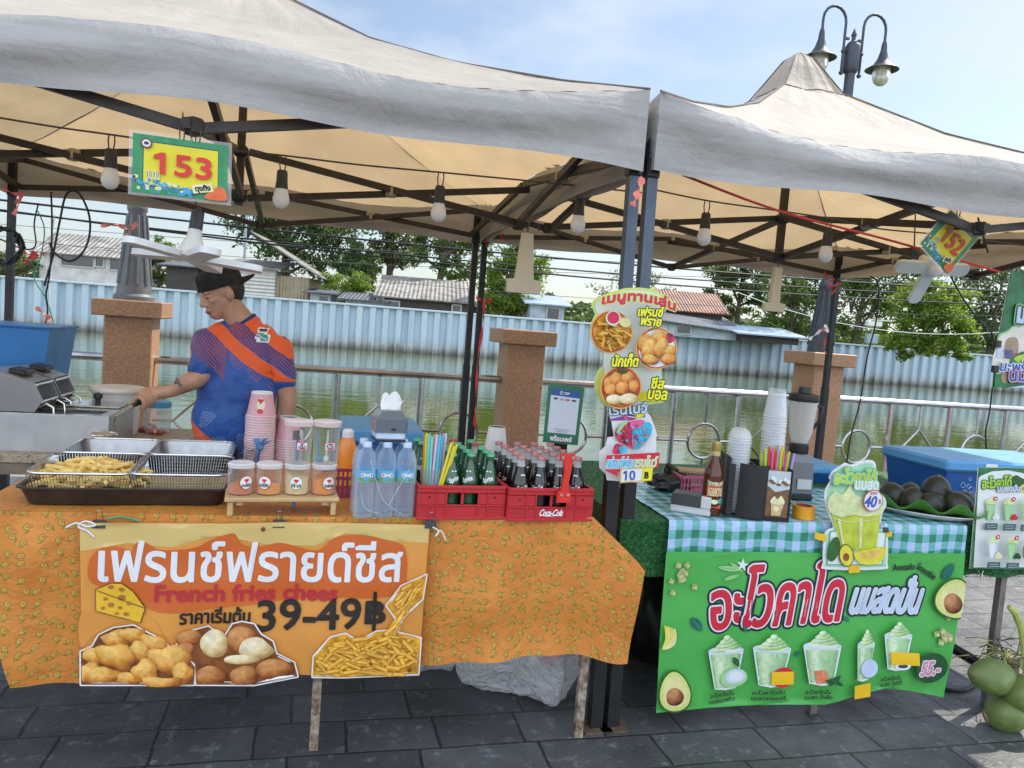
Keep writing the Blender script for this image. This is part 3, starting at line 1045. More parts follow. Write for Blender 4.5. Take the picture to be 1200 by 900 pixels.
# ================================================================== TENTS
def fabric(name, col, tcol, tfac, dirt):
    m, n, l, b = newmat(name)
    co = coord(n, l)
    k = nz(n, l, co, 2.2, 7, .6)
    c = ramp(n, l, k, [(.3, [x * .86 for x in col]), (.7, [min(1, x * 1.07) for x in col])])
    mpn = n.new('ShaderNodeMapping'); mpn.inputs['Scale'].default_value = (.55, .55, 7); l.new(co, mpn.inputs[0])
    d = ramp(n, l, nz(n, l, mpn.outputs[0], 2.1, 8, .62, .3), [(.50, 0), (.78, dirt)])
    c = mixc(n, l, d, c, (.20, .155, .12))
    d2 = ramp(n, l, nz(n, l, co, 9, 8, .7), [(.6, 0), (.85, dirt * .6)])
    c = mixc(n, l, d2, c, (.18, .14, .11))
    l.new(c, b.inputs['Base Color'])
    b.inputs['Roughness'].default_value = .7
    b.inputs['Specular IOR Level'].default_value = .3
    t = n.new('ShaderNodeBsdfTranslucent')
    l.new(mixc(n, l, 1.0, c, tcol, 'MULTIPLY'), t.inputs[0])
    x = n.new('ShaderNodeMixShader'); x.inputs[0].default_value = tfac
    l.new(b.outputs[0], x.inputs[1]); l.new(t.outputs[0], x.inputs[2]); l.new(x.outputs[0], n['Material Output'].inputs[0])
    h = math_n(n, l, 'ADD', nz(n, l, co, 5, 6, .6, .5), math_n(n, l, 'MULTIPLY', nz(n, l, mpn.outputs[0], 2, 3), .45))
    l.new(bumpn(n, l, h, .35, .05), b.inputs['Normal'])
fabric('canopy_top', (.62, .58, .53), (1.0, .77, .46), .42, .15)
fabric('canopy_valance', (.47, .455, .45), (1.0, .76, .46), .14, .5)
mat('truss_steel', (.055, .045, .04), .5, .4, var=.25)
mat('post_steel', (.085, .105, .14), .45, .5, var=.2, scale=3)
mat('post_black', (.022, .022, .025), .5, .3, var=.25)
mat('seam', (.16, .13, .11), .8)
mat('plate_tan', (.42, .36, .26), .6, .1)
RIDGE = [(0, 3.2), (.03, 3.185), (.065, 3.10), (.12, 2.95), (.22, 2.85), (.38, 2.69), (.6, 2.54), (.84, 2.42), (1, 2.36)]
def ridge_z(q):
    for (a, za), (b, zb) in zip(RIDGE, RIDGE[1:]):
        if q <= b:
            t = (q - a) / (b - a)
            return za + (zb - za) * t
    return RIDGE[-1][1]
HWD = 1.492
def eave_z(s):
    return 2.315 + .045 * abs(s) ** 6 - .045 * math.sin(math.pi * abs(s)) ** 2
def canopy_pt(side, s, q, seed):
    """side 0..3, s along the side -1..1, q 1 at the eave, 0 at the peak"""
    z = ridge_z(q)
    z += (eave_z(s) - 2.36) * q ** 5 - .055 * (1 - s * s) * math.sin(math.pi * min(1, q)) * q
    w = .012 * noise.noise(V((s * 3.2 + seed, q * 5, side * 7))) * min(1, 4 * (1 - q)) + .006 * noise.noise(V((s * 11 + seed, q * 3, side * 3)))
    x, y = s * HWD * q, -HWD * q
    z += w
    for _ in range(side):
        x, y = -y, x
    return V((x, y, z))
def val_pt(side, s, v, seed):
    """hanging border below the eave, v 0..1 downwards"""
    p = canopy_pt(0, s, 1.0, seed)
    zb = 2.085 + .018 * (1 - abs(s)) + .008 * math.sin(s * 9 + seed)
    x, y, z = p.x, p.y, p.z
    out = .03 * math.sin(math.pi * min(1, v * 1.4)) + .016 * math.sin(s * 7 + seed) * v + .02 * noise.noise(V((s * 4, v * 3, seed + side))) * math.sin(math.pi * v * .9)
    out *= min(1, (1.003 - abs(s)) * 9)
    x, y, z = x, y - out, z + (zb - z) * v
    for _ in range(side):
        x, y = -y, x
    return V((x, y, z))
def tent(cx, label, seed, post_mats, hide=()):
    C0 = row(cx, 1.5, 0) - U * .03
    th = thing('canopy_tent', label, 'tent', C0, AZ, 'market tents over the stalls')
    a = MB()
    for sd_ in range(4):
        qs = [0, .015, .04, .065, .09, .12, .17, .22, .3, .38, .46, .54, .62, .7, .78, .85, .91, .95, .98, 1]
        k = len(qs) - 1
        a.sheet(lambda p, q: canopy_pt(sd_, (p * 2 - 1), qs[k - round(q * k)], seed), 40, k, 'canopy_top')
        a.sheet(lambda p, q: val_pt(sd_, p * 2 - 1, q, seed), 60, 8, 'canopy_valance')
    bm = bmesh.new()
    me = a.mesh('canopy', 0)
    bm.from_mesh(me); bmesh.ops.remove_doubles(bm, verts=bm.verts, dist=.0005); bm.to_mesh(me); bm.free()
    me.shade_smooth(); me.set_sharp_from_angle(angle=R(50))
    o = bpy.data.objects.new('canopy', me); COL.objects.link(o); o.parent = th
    b = MB()                                         # stitched seams along the ridges and round the peak cap
    for sx, sy in ((-1, -1), (1, -1), (1, 1), (-1, 1)):
        pts = [V((sx * HWD * q, sy * HWD * q, ridge_z(q) + .004)) for q in [i / 24 for i in range(25)]]
        b.tube(pts, .0045, 'seam', 5)
    for sd_ in range(4):
        b.tube([canopy_pt(sd_, -1 + i / 6, .135, seed) + Z * .004 for i in range(13)], .003, 'seam', 4)
    so_ = b.build('seam', o)
    tag(so_, None, None)
    hp = HWD - .014
    for k, (sx, sy) in enumerate(((-1, -1), (1, -1), (1, 1), (-1, 1))):
        if k in hide:
            continue
        pm = post_mats[k]
        lean = V((0, 0, 0)) if sy > 0 else V((.04 * 1, .0, 0))
        hq = HWD - .062
        foot = V((sx * hp, sy * hq, 0)) + lean
        a = MB()
        top = V((sx * hp, sy * hq, 2.30))
        a.bar(foot, foot.lerp(top, .52), .047, .047, pm, V((0, 1, 0)))
        a.bar(foot.lerp(top, .5), top, .040, .040, pm if sy > 0 else 'post_steel', V((0, 1, 0)))
        po = a.build('post', th, 0)
        a = MB(); a.box(foot + Z * .004, (.11, .11, .007), 'plate_rust'); a.build('foot_plate', po, 0)
        a = MB(); a.box(foot.lerp(top, .915), (.052, .052, .07), 'black_plastic', bev=.006)
        a.build('slider', po, 0)
    zt, zs, mt, ml = 2.30, 2.13, 2.30, 2.045
    hub_t, hub_l = V((0, 0, 2.25)), V((0, 0, 2.03))
    def tb(p, q):
        b_ = MB(); b_.bar(p, q, .026, .032, 'truss_steel'); return b_.build('truss_bar', th, 0)
    def jt(p, name='truss_joint', m_='plate_tan'):
        b_ = MB(); b_.box(p, (.05, .05, .055), m_, Matrix.Rotation(R(45), 3, 'Z'), bev=.008); return b_.build(name, th, 0)
    for sd_ in range(4):
        rm = Matrix.Rotation(R(90) * sd_, 3, 'Z')
        for sgn in (-1, 1):
            o1, o2 = -hp + .062, -hp + .036
            tb(rm @ V((sgn * (hp - .04), o1, zt)), rm @ V((sgn * .02, o1, ml)))
            tb(rm @ V((sgn * (hp - .04), o2, zs)), rm @ V((sgn * .02, o2, mt - .04)))
            jt(rm @ V((sgn * hp * .49, -hp + .05, 2.185)))
        jt(rm @ V((0, -hp + .05, ml)), 'truss_joint', 'truss_steel')
        tb(rm @ V((.016, -hp, mt - .06)), rm @ V((.016, -.04, 2.03)))
        tb(rm @ V((-.016, -hp, ml)), rm @ V((-.016, -.04, 2.25)))
        jt(rm @ V((0, -hp * .5, 2.14)))
    a = MB(); a.bar((0, 0, 1.99), (0, 0, 2.6), .036, .036, 'truss_steel', V((0, 1, 0))); a.tube([(0, 0, 2.6), (0, 0, 3.16)], .012, 'truss_steel', 6)
    a.build('centre_pole', th, 0)
    for z in (2.25, 2.03):
        a = MB(); a.box((0, 0, z), (.07, .07, .05), 'black_plastic', bev=.01); a.build('hub', th, 0)
    return th
mat('plate_rust', (.16, .10, .07), .75, .3, var=.3, scale=30)
mat('black_plastic', (.018, .018, .02), .45)
tent(-1.5 - .012, 'left canopy tent of dirty pale fabric, the one with sign 153', 1.3, ['post_black', 'post_black', 'post_black', 'post_black'])
tent(1.5 + .012, 'right canopy tent of dirty pale fabric, its pointed peak before the street lamp', 5.1, ['post_black', 'post_black', 'post_black', 'post_black'])

# ---- hanging bulbs on a wire under each tent
mat('bulb_white', (.88, .88, .87), .3, var=.02)
mat('socket_dark', (.045, .05, .055), .5)
mat('wire_grey', (.09, .085, .08), .6)
DB = .75
wl_pts = [on_row(x, y, DB) for x, y in ((-60, 128), (60, 148), (131, 158), (230, 172), (330, 182), (420, 193), (516, 202), (620, 212), (680, 218), (752, 226))]
wr_pts = [on_row(x, y, DB) for x, y in ((765, 222), (828, 235), (905, 246), (972, 256), (1030, 268), (1110, 276), (1230, 292))]
cable('thin wire strung under the left tent carrying four bulbs', wl_pts, .004, 'wire_grey', name='bulb_wire', cat='wire')
cable('thin wire strung under the right tent carrying two bulbs', wr_pts, .004, 'wire_grey', name='bulb_wire', cat='wire')
def bulb(px, py, label):
    p = on_row(px, py, DB)
    th = thing('light_bulb', label, 'light bulb', p, 0, 'bulbs hanging under the tents')
    a = MB()
    a.tube([(-.011, 0, 0), (-.013, 0, -.03), (-.008, 0, -.062)], .0028, 'wire_grey', 5);
    a.build('lead', th)
    a = MB(); a.tube([(.011, 0, 0), (.013, 0, -.03), (.008, 0, -.062)], .0028, 'wire_grey', 5); a.build('lead', th)
    a = MB(); a.lathe([(.0, -.055), (.018, -.057), (.0215, -.066), (.0225, -.10), (.025, -.125), (.025, -.131), (.0, -.131)], 'socket_dark', n=16); a.build('socket', th)
    a = MB(); a.lathe([(.0, -.1315), (.0235, -.1315), (.028, -.15), (.033, -.168), (.0325, -.182), (.026, -.198), (.014, -.208), (0, -.211)], 'bulb_white', n=18); a.build('bulb_glass', th)
bulb(131, 157, 'white bulb in a dark socket hanging left of sign 153')
bulb(332, 183, 'white bulb in a dark socket hanging right of sign 153')
bulb(517, 202, 'white bulb in a dark socket hanging above and left of the paired tent poles')
bulb(681, 218, 'white bulb in a dark socket hanging just left of the front tent posts')
bulb(829, 235, 'white bulb in a dark socket hanging right of the front tent posts')
bulb(972, 257, 'white bulb in a dark socket hanging above the back pole of the right tent')

# ---- folding lamps with flat blades
def blade_lamp(label, p, tilt, spin, nb, ln, name='blade_lamp', up_shift=0, view=None):
    th = thing(name, label, 'lamp', p, 0, 'folding blade lamps under the tents')
    rm = tilt
    a = MB(); a.lathe([(0, .10), (.006, .10), (.012, .085), (.021, .082), (.0225, .02), (.0, .02)], 'socket_dark', n=16); a.xf(rm.to_4x4()); a.build('socket', th)
    a = MB(); a.lathe([(.0, .02), (.022, .02), (.026, -.01), (.045, -.05), (.058, -.066), (.058, -.078), (.03, -.09), (0, -.092)], 'white_plastic', n=24); a.xf(rm.to_4x4()); a.build('lamp_body', th)
    for k in range(nb):
        t = spin + 2 * math.pi * k / nb
        d = V((math.cos(t), math.sin(t), 0)); e = V((-d.y, d.x, 0))
        pts = rrect(.045, -.034, ln, .034, .026)
        a = MB()
        a.prism(pts, lambda x, y, dd: d * x + e * y + V((0, 0, -.086 + dd)), .021, 'white_plastic')
        a.xf(rm.to_4x4())
        a.build('blade', th)
    return th
p = on_row(228, 276, .28)
blade_lamp('white folding lamp with flat petal blades hanging over the vendor below sign 153', p, Matrix.Rotation(R(-7), 3, 'X') @ Matrix.Rotation(R(3), 3, 'Y'), R(20), 5, .235)
cable('thin grey cord holding the white petal lamp below sign 153', (row((on_row(222, 130, 0) - POST).dot(U), .04, 2.03), p + Z * .1), .0035, 'wire_grey', name='lamp_cord', cat='cord')
p = on_row(1083, 305, .85)
tl = (Matrix.Rotation(R(-18), 3, 'Y') @ Matrix.Rotation(R(-52), 3, 'X'))
th = blade_lamp('white folding lamp with four flat blades hanging beside sign 152', p, tl, R(20), 4, .215)
a = MB(); a.ball((0, 0, -.1), .036, 'bulb_white', 14, 8); a.xf(tl.to_4x4()); a.build('globe', th)
cable('short dark cord holding the white blade lamp beside sign 152', (p + Z * .25 + N * .1, p + tl @ V((0, 0, .1))), .004, 'wire_grey', name='lamp_cord', cat='cord')

# ---- two cream T shaped lamps hanging behind
mat('cream_plastic', (.70, .62, .48), .6, var=.06, scale=3)
def t_lamp(label, top, h, wtop, wbot, wfoot, hfoot, ax, slab=.03):
    th = thing('cream_lamp', label, 'lamp', top, AZ, 'cream T shaped lamps under the tents')
    a = MB()
    pts = [(-wtop / 2, 0), (wtop / 2, 0), (wbot / 2, -(h - hfoot)), (wfoot / 2, -(h - hfoot) - .005), (wfoot / 2, -h), (-wfoot / 2, -h), (-wfoot / 2, -(h - hfoot) - .005), (-wbot / 2, -(h - hfoot))]
    a.prism(pts, lambda x, y, d: V((x, d, y)), slab, 'cream_plastic')
    a.build('lamp_panel', th, 30)
    a = MB(); a.tube([(0, slab / 2, -.01), (.004, slab / 2, .06), (-.012, slab / 2, .10)], .004, 'ribbon_red' if ax else 'wire_grey', 5); a.build('hook', th)
mat('ribbon_red', (.62, .05, .045), .5, var=.2)
mat('ribbon_pink', (.80, .22, .16), .5, var=.2)
t_lamp('cream T shaped lamp hanging above the green tree, right of the centre poles', on_row(619, 273, 1.2), .30, .055, .095, .175, .07, 0)
t_lamp('cream T shaped lamp hanging from the middle of the right tent', on_row(913, 313, 1.5), .262, .05, .06, .14, .052, 1)

# ---- number signs
mat('sign_green', (.03, .29, .11), .4, var=.25, scale=25)
mat('sign_yellow', (.80, .68, .015), .4, var=.04)
mat('sign_red', (.72, .03, .02), .4, var=.04)
mat('sign_navy', (.03, .045, .10), .4)
mat('sign_blue', (.045, .33, .62), .4, var=.4, scale=40)
mat('sign_orange', (.80, .15, .04), .4, var=.15, scale=30)
mat('sign_cream', (.78, .74, .42), .4, var=.15, scale=60)
mat('sign_white', (.80, .80, .80), .45, var=.03)
mat('sign_maroon', (.22, .03, .06), .4)
mat('ink', (.012, .012, .014), .5)
clear('laminate', (.9, .88, .86), .30, .12)
def quad_fn(p00, p10, p11, p01, w, h):
    nrm = (p10 - p00).cross(p01 - p00).normalized()
    return lambda x, y, k=0.0: (p00 * (1 - x / w) * (1 - y / h) + p10 * (x / w) * (1 - y / h) + p11 * (x / w) * (y / h) + p01 * (1 - x / w) * (y / h)) + nrm * k
def number_sign(num, label, c, extra):
    """c = bottom-left, bottom-right, top-right, top-left corners of the printed sheet (297 x 210 mm)"""
    O = c[0]
    th = thing('number_sign', label, 'sign', O, 0, 'laminated stall number signs')
    fn = quad_fn(*[q - O for q in c], .297, .210)
    a = MB()
    mg = .012
    a.add([fn(-mg, -mg, -.0008), fn(.297 + mg, -mg, -.0008), fn(.297 + mg, .21 + mg, -.0008), fn(-mg, .21 + mg, -.0008)], [(0, 1, 2, 3)], 'laminate')
    a.build('laminate', th, 0)
    a = MB()
    ar = Art(a, fn, grid=0)
    ar.rect(0, 0, .297, .21, 'sign_green')
    ar.rect(.031, .028, .267, .188, 'sign_navy')
    ar.rect(.034, .030, .265, .184, 'sign_yellow')
    rr = random.Random(len(num))
    for _ in range(70):
        x = rr.uniform(.002, .19); y = rr.uniform(.008, .055) * (1.15 - x / .32)
        ar.ell(x, y, rr.uniform(.004, .011), rr.uniform(.003, .007), rr.choice(['sign_blue'] * 5 + ['sign_maroon', 'sign_cream', 'sign_navy']), n=7, lift=.0022 + rr.random() * .0004)
    ar.k = .0028
    for i in range(4):
        ar.rect(.044 + i * .011, .052, .052 + i * .011, .086 - (i % 2) * .006, 'sign_cream')
        ar.rect(.046 + i * .011, .058, .0485 + i * .011, .078, 'sign_green')
    ar.poly([(.225, .005), (.292, .004), (.290, .042), (.272, .052), (.248, .038)], 'sign_orange', 4)
    ar.poly([(.19, .016), (.253, .032), (.249, .064), (.184, .046)], 'sign_cream')
    ar.text('ตุงทิ้ง', (.196, .024, .243, .052), 'ink', .0012, rot=.2)
    ar.ell(.043, .178, .018, .018, 'sign_maroon'); ar.ell(.043, .178, .013, .013, 'sign_white'); ar.ell(.043, .178, .008, .006, 'sign_navy')
    ar.text(num, (.068, .074, .245, .150), 'sign_red', .0026)
    a.build('printed_sheet', th, 0)
    for sx, kk in extra:
        b = MB(); p0 = fn(sx, .21 + mg, 0)
        b.tube([p0 + V((-.006, 0, -.012)), p0 + V((-.008, 0, .02)), p0 + V((0, 0, kk)), p0 + V((.008, 0, .02)), p0 + V((.006, 0, -.012))], .0022, 'wire_grey', 5)
        b.build('hanger', th)
D1 = .06
number_sign('153', 'green and yellow stall sign with the red number 153', [on_row(x, y, D1) for x, y in ((154.5, 224), (266.5, 237), (267.5, 171), (156, 155.5))], ((.15, .075), (.20, .055)))
bq = on_row(1111, 320, .12), on_row(1147, 277, .12)
number_sign('152', 'green and yellow stall sign with the red number 152, hanging tilted like a diamond',
            [on_row(1078, 285, .12), on_y(1110, 321, on_row(1110, 321, .12).y + .2), on_y(1147, 277, on_row(1147, 277, .12).y + .2), on_row(1114, 246, .12)], ((.06, .05),))

# ---- cords, ropes and ribbons about the poles
cable('red rope stretched across the right tent to the coconut banner', [on_row(x, y, DD) for x, y, DD in ((800, 205, .1), (912, 247, .18), (1040, 281, .25), (1120, 304, .3), (1172, 319, .33))], .0055, 'rope_red' if 'rope_red' in MATS else 'ribbon_red', name='rope', cat='rope')
BK = 2.9
cable('long black cable looping beside the left tent pole', [on_row(x, y, BK) for x, y in ((52, 335), (62, 300), (70, 260), (78, 228), (92, 226), (104, 250), (105, 275), (97, 296), (82, 306), (66, 298), (58, 285))], .007)
cable('black cable hanging down beside the left tent pole to the fryer', [on_row(x, y, BK) for x, y in ((60, 225), (61, 260), (60, 300), (57, 330), (54, 345), (56, 365), (52, 390), (50, 440))], .006)
cable('thin black cable drooping at the left tent pole', [on_row(x, y, BK + .03) for x, y in ((45, 238), (40, 262), (42, 285), (36, 292), (22, 290), (0, 280))], .005)
cable('green cord knotted along the left tent pole down to the railing', [on_row(x, y, BK) for x, y in ((43, 245), (52, 268), (48, 300), (40, 325), (54, 350), (62, 375), (72, 405))], .004, 'cord_green' if 'cord_green' in MATS else mat('cord_green', (.05, .33, .17), .5).name, name='cord', cat='cord')
cable('white cord hanging beside the left tent pole', [on_row(x, y, BK) for x, y in ((64, 252), (58, 290), (54, 310), (58, 340), (56, 380), (57, 425))], .0035, 'white_plastic', name='cord', cat='cord')
a = MB()
rr = random.Random(5)
cc = on_row(6, 288, 2.6)
for k in range(7):
    a.tube([cc + U * ((.085 + rr.uniform(-.014, .014)) * math.cos(t) + rr.uniform(-.01, .01)) + Z * ((.10 + rr.uniform(-.014, .014)) * math.sin(t)) + N * rr.uniform(-.02, .02) for t in [2 * math.pi * q / 18 for q in range(18)]], .008, 'black_rubber', 5, close=True)
tag(a.build('cable_coil', origin=cc), 'coil of thick black cable hanging at the left edge', 'cable')
cable('black cable hanging from the right tent down past the ring of the railing', [on_row(x, y, 2.3) for x, y in ((1020, 324), (1028, 330), (1030, 350), (1026, 380), (1016, 420), (1008, 470), (997, 512), (992, 545))], .006)
cable('black cable running from sign 152 down to the blue cooler', [on_row(x, y, 1.2) for x, y in ((1113, 322), (1130, 352), (1150, 378), (1163, 392), (1165, 430), (1160, 480), (1155, 510), (1160, 545))], .005)
cable('short black strap end hanging beside sign 152', [on_row(x, y, .15) for x, y in ((1146, 255), (1152, 275), (1158, 296))], .004)
def ribbon(label, pts, D, m, w=.018, name='ribbon'):
    P = [V(p) for p in cat_rom([tuple(on_row(x, y, D)) for x, y in pts], 6, False)]
    a = MB(); vs = []
    for i, p in enumerate(P):
        d = P[min(i + 1, len(P) - 1)] - P[max(0, i - 1)]
        e = d.cross(N).normalized() * w / 2 * (.55 + .45 * math.sin(i * .9)) + N * .006 * math.sin(i * 1.3)
        vs += [p + e, p - e]
    a.add(vs, [(2 * i, 2 * i + 1, 2 * i + 3, 2 * i + 2) for i in range(len(P) - 1)], m)
    return tag(a.build(name, origin=P[0]), label, 'ribbon')
ribbon('pink plastic ribbon hanging from the top of the front tent posts', ((753, 208), (749, 222), (744, 235), (741, 241)), -.04, 'ribbon_pink', .03)
ribbon('red plastic strip wound down the paired tent poles', ((567, 352), (566, 380), (560, 420), (558, 460), (556, 500)), 2.90, 'ribbon_red', .022)
ribbon('red plastic ribbon tied round the top of the paired tent poles', ((556, 272), (566, 268), (578, 276), (566, 283), (584, 268), (590, 280), (574, 262), (570, 290)), 2.88, 'ribbon_red', .02)
ribbon('red plastic knot halfway down the paired tent poles', ((560, 350), (568, 353), (576, 350), (572, 356)), 2.88, 'ribbon_red', .02)
ribbon('red plastic ribbon tied round the back pole of the right tent', ((966, 318), (972, 330), (978, 326), (970, 338), (985, 332), (974, 345)), 2.85, 'ribbon_red', .02)
ribbon('white rag knotted round the back pole of the right tent', ((948, 398), (956, 392), (964, 386), (972, 388), (966, 381)), 2.85, 'sign_white', .03, 'rag')
ribbon('red ribbon end hanging under the white rag on the pole', ((964, 384), (967, 395), (966, 408), (968, 415)), 2.84, 'ribbon_red', .02)
ribbon('red plastic ribbon tied to the left tent pole at mid height', ((24, 292), (34, 298), (44, 296), (36, 304), (28, 306), (40, 300), (52, 298)), 2.9, 'ribbon_red', .03)
ribbon('pale red ribbon tied low on the left tent pole', ((42, 360), (52, 368), (60, 374), (54, 372), (60, 386)), 2.88, 'ribbon_pink', .03)
ribbon('faded red ribbon hanging under the edge of the left tent', ((2, 220), (14, 226), (26, 230), (18, 238), (28, 226), (16, 252)), 2.7, 'ribbon_pink', .025)
ribbon('red ribbon tied to the lamp post behind sign 153', ((118, 265), (136, 263), (150, 268), (162, 261), (154, 268), (146, 278)), 3.35, 'ribbon_pink', .03)

# ================================================================== LEFT STALL
A1 = R(13)
U1 = V((math.cos(A1), math.sin(A1), 0)); N1 = V((-math.sin(A1), math.cos(A1), 0))
O1 = V((-.58, 2.515, 0))
T1 = .822
def front1(px, py):
    return on_row(px, py, az=A1, p=O1)
def s1(px, py):
    p = front1(px, py)
    return ((p - O1).dot(U1), p.z)
def table(O, u, n, az, s0, s1_, depth, h, label, legs, legm='leg_rust'):
    th = thing('vendor_table', label, 'table', O, az)
    a = MB(); a.box(((s0 + s1_) / 2, depth / 2, h - .013), (s1_ - s0, depth, .022), 'ply', bev=.003); a.build('table_top', th, 0)
    a = MB()
    a.bar((s0 + .04, .03, h - .045), (s1_ - .04, .03, h - .045), .03, .03, legm); a.bar((s0 + .04, depth - .03, h - .045), (s1_ - .04, depth - .03, h - .045), .03, .03, legm)
    for x in (s0 + .05, s1_ - .05):
        a.bar((x, .045, h - .045), (x, depth - .045, h - .045), .03, .03, legm)
    a.build('frame', th, 0)
    for x, y in legs:
        a = MB(); a.bar((x, y, 0), (x, y, h - .06), .030, .030, legm, V((0, 1, 0))); a.build('leg', th, 0)
    return th
m, n, l, b = newmat('leg_rust')
co = coord(n, l)
c = ramp(n, l, nz(n, l, co, 22, 7, .7), [(.36, (.42, .36, .28)), (.5, (.22, .15, .10)), (.62, (.07, .04, .028))])
l.new(c, b.inputs['Base Color']); b.inputs['Roughness'].default_value = .7
mat('ply', (.36, .25, .15), .7)
se = s1(690, 603)[0]
ts0 = s1(-45, 604)[0]
table(O1, U1, N1, A1, ts0, se, .92, T1, 'long vendor table under the orange fruit print cloth', ((0.0, .03), (s1(690, 800)[0] - .015, .03), (s1(690, 800)[0] - .02, .88), (ts0 + .05, .03), (ts0 + .05, .88), (.02, .88)))

# orange tablecloth with a small fruit print
m, n, l, b = newmat('cloth_orange')
tcn = n.new('ShaderNodeTexCoord')
sx_ = n.new('ShaderNodeSeparateXYZ'); l.new(tcn.outputs['Object'], sx_.inputs[0])
vv = math_n(n, l, 'SUBTRACT', sx_.outputs['Y'], sx_.outputs['Z'])
cb = n.new('ShaderNodeCombineXYZ'); l.new(sx_.outputs['X'], cb.inputs[0]); l.new(vv, cb.inputs[1])
mpn = n.new('ShaderNodeMapping'); mpn.inputs['Scale'].default_value = (1 / .045, 1 / .037, 1); l.new(cb.outputs[0], mpn.inputs[0])
vo = n.new('ShaderNodeTexVoronoi'); vo.voronoi_dimensions = '2D'; vo.inputs['Scale'].default_value = 1; vo.inputs['Randomness'].default_value = .55
l.new(mpn.outputs[0], vo.inputs['Vector'])
df = n.new('ShaderNodeVectorMath'); df.operation = 'SUBTRACT'; l.new(mpn.outputs[0], df.inputs[0]); l.new(vo.outputs['Position'], df.inputs[1])
rt = n.new('ShaderNodeVectorRotate'); rt.rotation_type = 'Z_AXIS'; l.new(df.outputs[0], rt.inputs['Vector'])
sc3 = n.new('ShaderNodeSeparateColor'); l.new(vo.outputs['Color'], sc3.inputs[0]); l.new(math_n(n, l, 'MULTIPLY', sc3.outputs[0], 2.4), rt.inputs['Angle'])
df = rt
def ell_mask(cx, cy, rx, ry, rot, r0, r1):
    q = n.new('ShaderNodeMapping'); q.inputs['Location'].default_value = (0, 0, 0)
    sub = n.new('ShaderNodeVectorMath'); sub.operation = 'SUBTRACT'; l.new(df.outputs[0], sub.inputs[0]); sub.inputs[1].default_value = (cx, cy, 0)
    l.new(sub.outputs[0], q.inputs[0]); q.inputs['Rotation'].default_value = (0, 0, rot)
    s_ = n.new('ShaderNodeVectorMath'); s_.operation = 'MULTIPLY'; l.new(q.outputs[0], s_.inputs[0]); s_.inputs[1].default_value = (1 / rx, 1 / ry, 0)
    ln_ = n.new('ShaderNodeVectorMath'); ln_.operation = 'LENGTH'; l.new(s_.outputs[0], ln_.inputs[0])
    return ramp(n, l, ln_.outputs['Value'], [(r0, 1), (r1, 0)])
base = ramp(n, l, nz(n, l, tcn.outputs['Object'], 5, 5), [(.3, (.54, .175, .028)), (.7, (.69, .27, .05))])
pk = ell_mask(.2, .26, .17, .13, .4, .5, .95)
c = mixc(n, l, math_n(n, l, 'MULTIPLY', pk, .45), base, (.36, .11, .10))
st = ell_mask(-.30, .2, .26, .07, -.5, .6, 1)
c = mixc(n, l, st, c, (.20, .18, .03))
o1 = ell_mask(0, 0, .29, .235, .4, .84, .98)
c = mixc(n, l, o1, c, (.17, .14, .02))
o2 = ell_mask(0, 0, .235, .185, .4, .8, .98)
c = mixc(n, l, o2, c, (.55, .38, .07))
o3 = ell_mask(.03, .02, .155, .115, .4, .7, .98)
c = mixc(n, l, o3, c, (.50, .22, .03))
l.new(c, b.inputs['Base Color'])
b.inputs['Roughness'].default_value = .5
b.inputs['Specular IOR Level'].default_value = .35
l.new(bumpn(n, l, math_n(n, l, 'ADD', nz(n, l, tcn.outputs['Object'], 7, 5, .6, 1.4), math_n(n, l, 'MULTIPLY', nz(n, l, tcn.outputs['Object'], 30, 4), .3)), .55, .02), b.inputs['Normal'])
def poly_at(pts, t):
    """point at parameter t (0..1) along a polyline of (param, value) pairs"""
    for (a, va), (b_, vb) in zip(pts, pts[1:]):
        if t <= b_:
            k = (t - a) / (b_ - a)
            return va + (vb - va) * k
    return pts[-1][1]
LB = [(0, V((*s1(-38, 603), 0))), (.55, V((*s1(-8, 705), 0))), (1, V((*s1(20, 797), 0)))]
RB = [(0, V((*s1(691, 602), 0))), (.34, V((*s1(747, 659), 0))), (1, V((*s1(727, 766), 0)))]
def ripple1(s, d):
    return .020 * d * (math.sin(s * 13 + .6 + 1.5 * noise.noise(V((s * 2, d * 2, 5)))) + .6 * math.sin(s * 29 + 2 + d)) + .022 * d * noise.noise(V((s * 3, d * 3, 1)))
def cloth1(a, b_):
    L, Q = poly_at(LB, b_), poly_at(RB, b_)
    s = L.x + (Q.x - L.x) * a
    z = L.y + (Q.y - L.y) * a
    if b_ <= 0: z = T1 + .003
    z -= .02 * b_ * math.sin(a * math.pi) * -0.4 + .012 * b_ * math.sin(a * 13)
    ex = max(0, s - se) * .22
    return V((s, -.018 - ripple1(s, b_) - ex - .006 * (1 - (1 - b_) ** 8), z))
a = MB()
rows_ = [0, .012, .03, .06] + [.06 + .94 * i / 16 for i in range(1, 17)]
a.sheet(lambda p, q: cloth1(p, rows_[round(q * 19)]), 90, 19, 'cloth_orange')
sL = LB[0][1].x
a.sheet(lambda p, q: V((sL + (se - sL) * p + (.0 if q < .1 else 0), -.018 + .95 * q, T1 + .003 + .0015 * noise.noise(V((p * 9, q * 9, 0))))), 40, 12, 'cloth_orange')
def side1(p, q):
    f_ = cloth1(1, q)
    bk = V((se + .012, .93, T1 + .003 - .30 * q))
    r_ = f_.lerp(bk, p)
    if q <= 0:
        r_ = V((se, -.018 + .95 * p, T1 + .003))
    return r_ + V((.03 * math.sin(p * math.pi) * q, 0, 0))
a.sheet(side1, 14, 12, 'cloth_orange')
co_ = a.build('tablecloth', smooth=60); co_.location = O1; co_.rotation_euler = (0, 0, A1)
tag(co_, 'orange tablecloth with a small yellow fruit print draped over the left table', 'tablecloth')

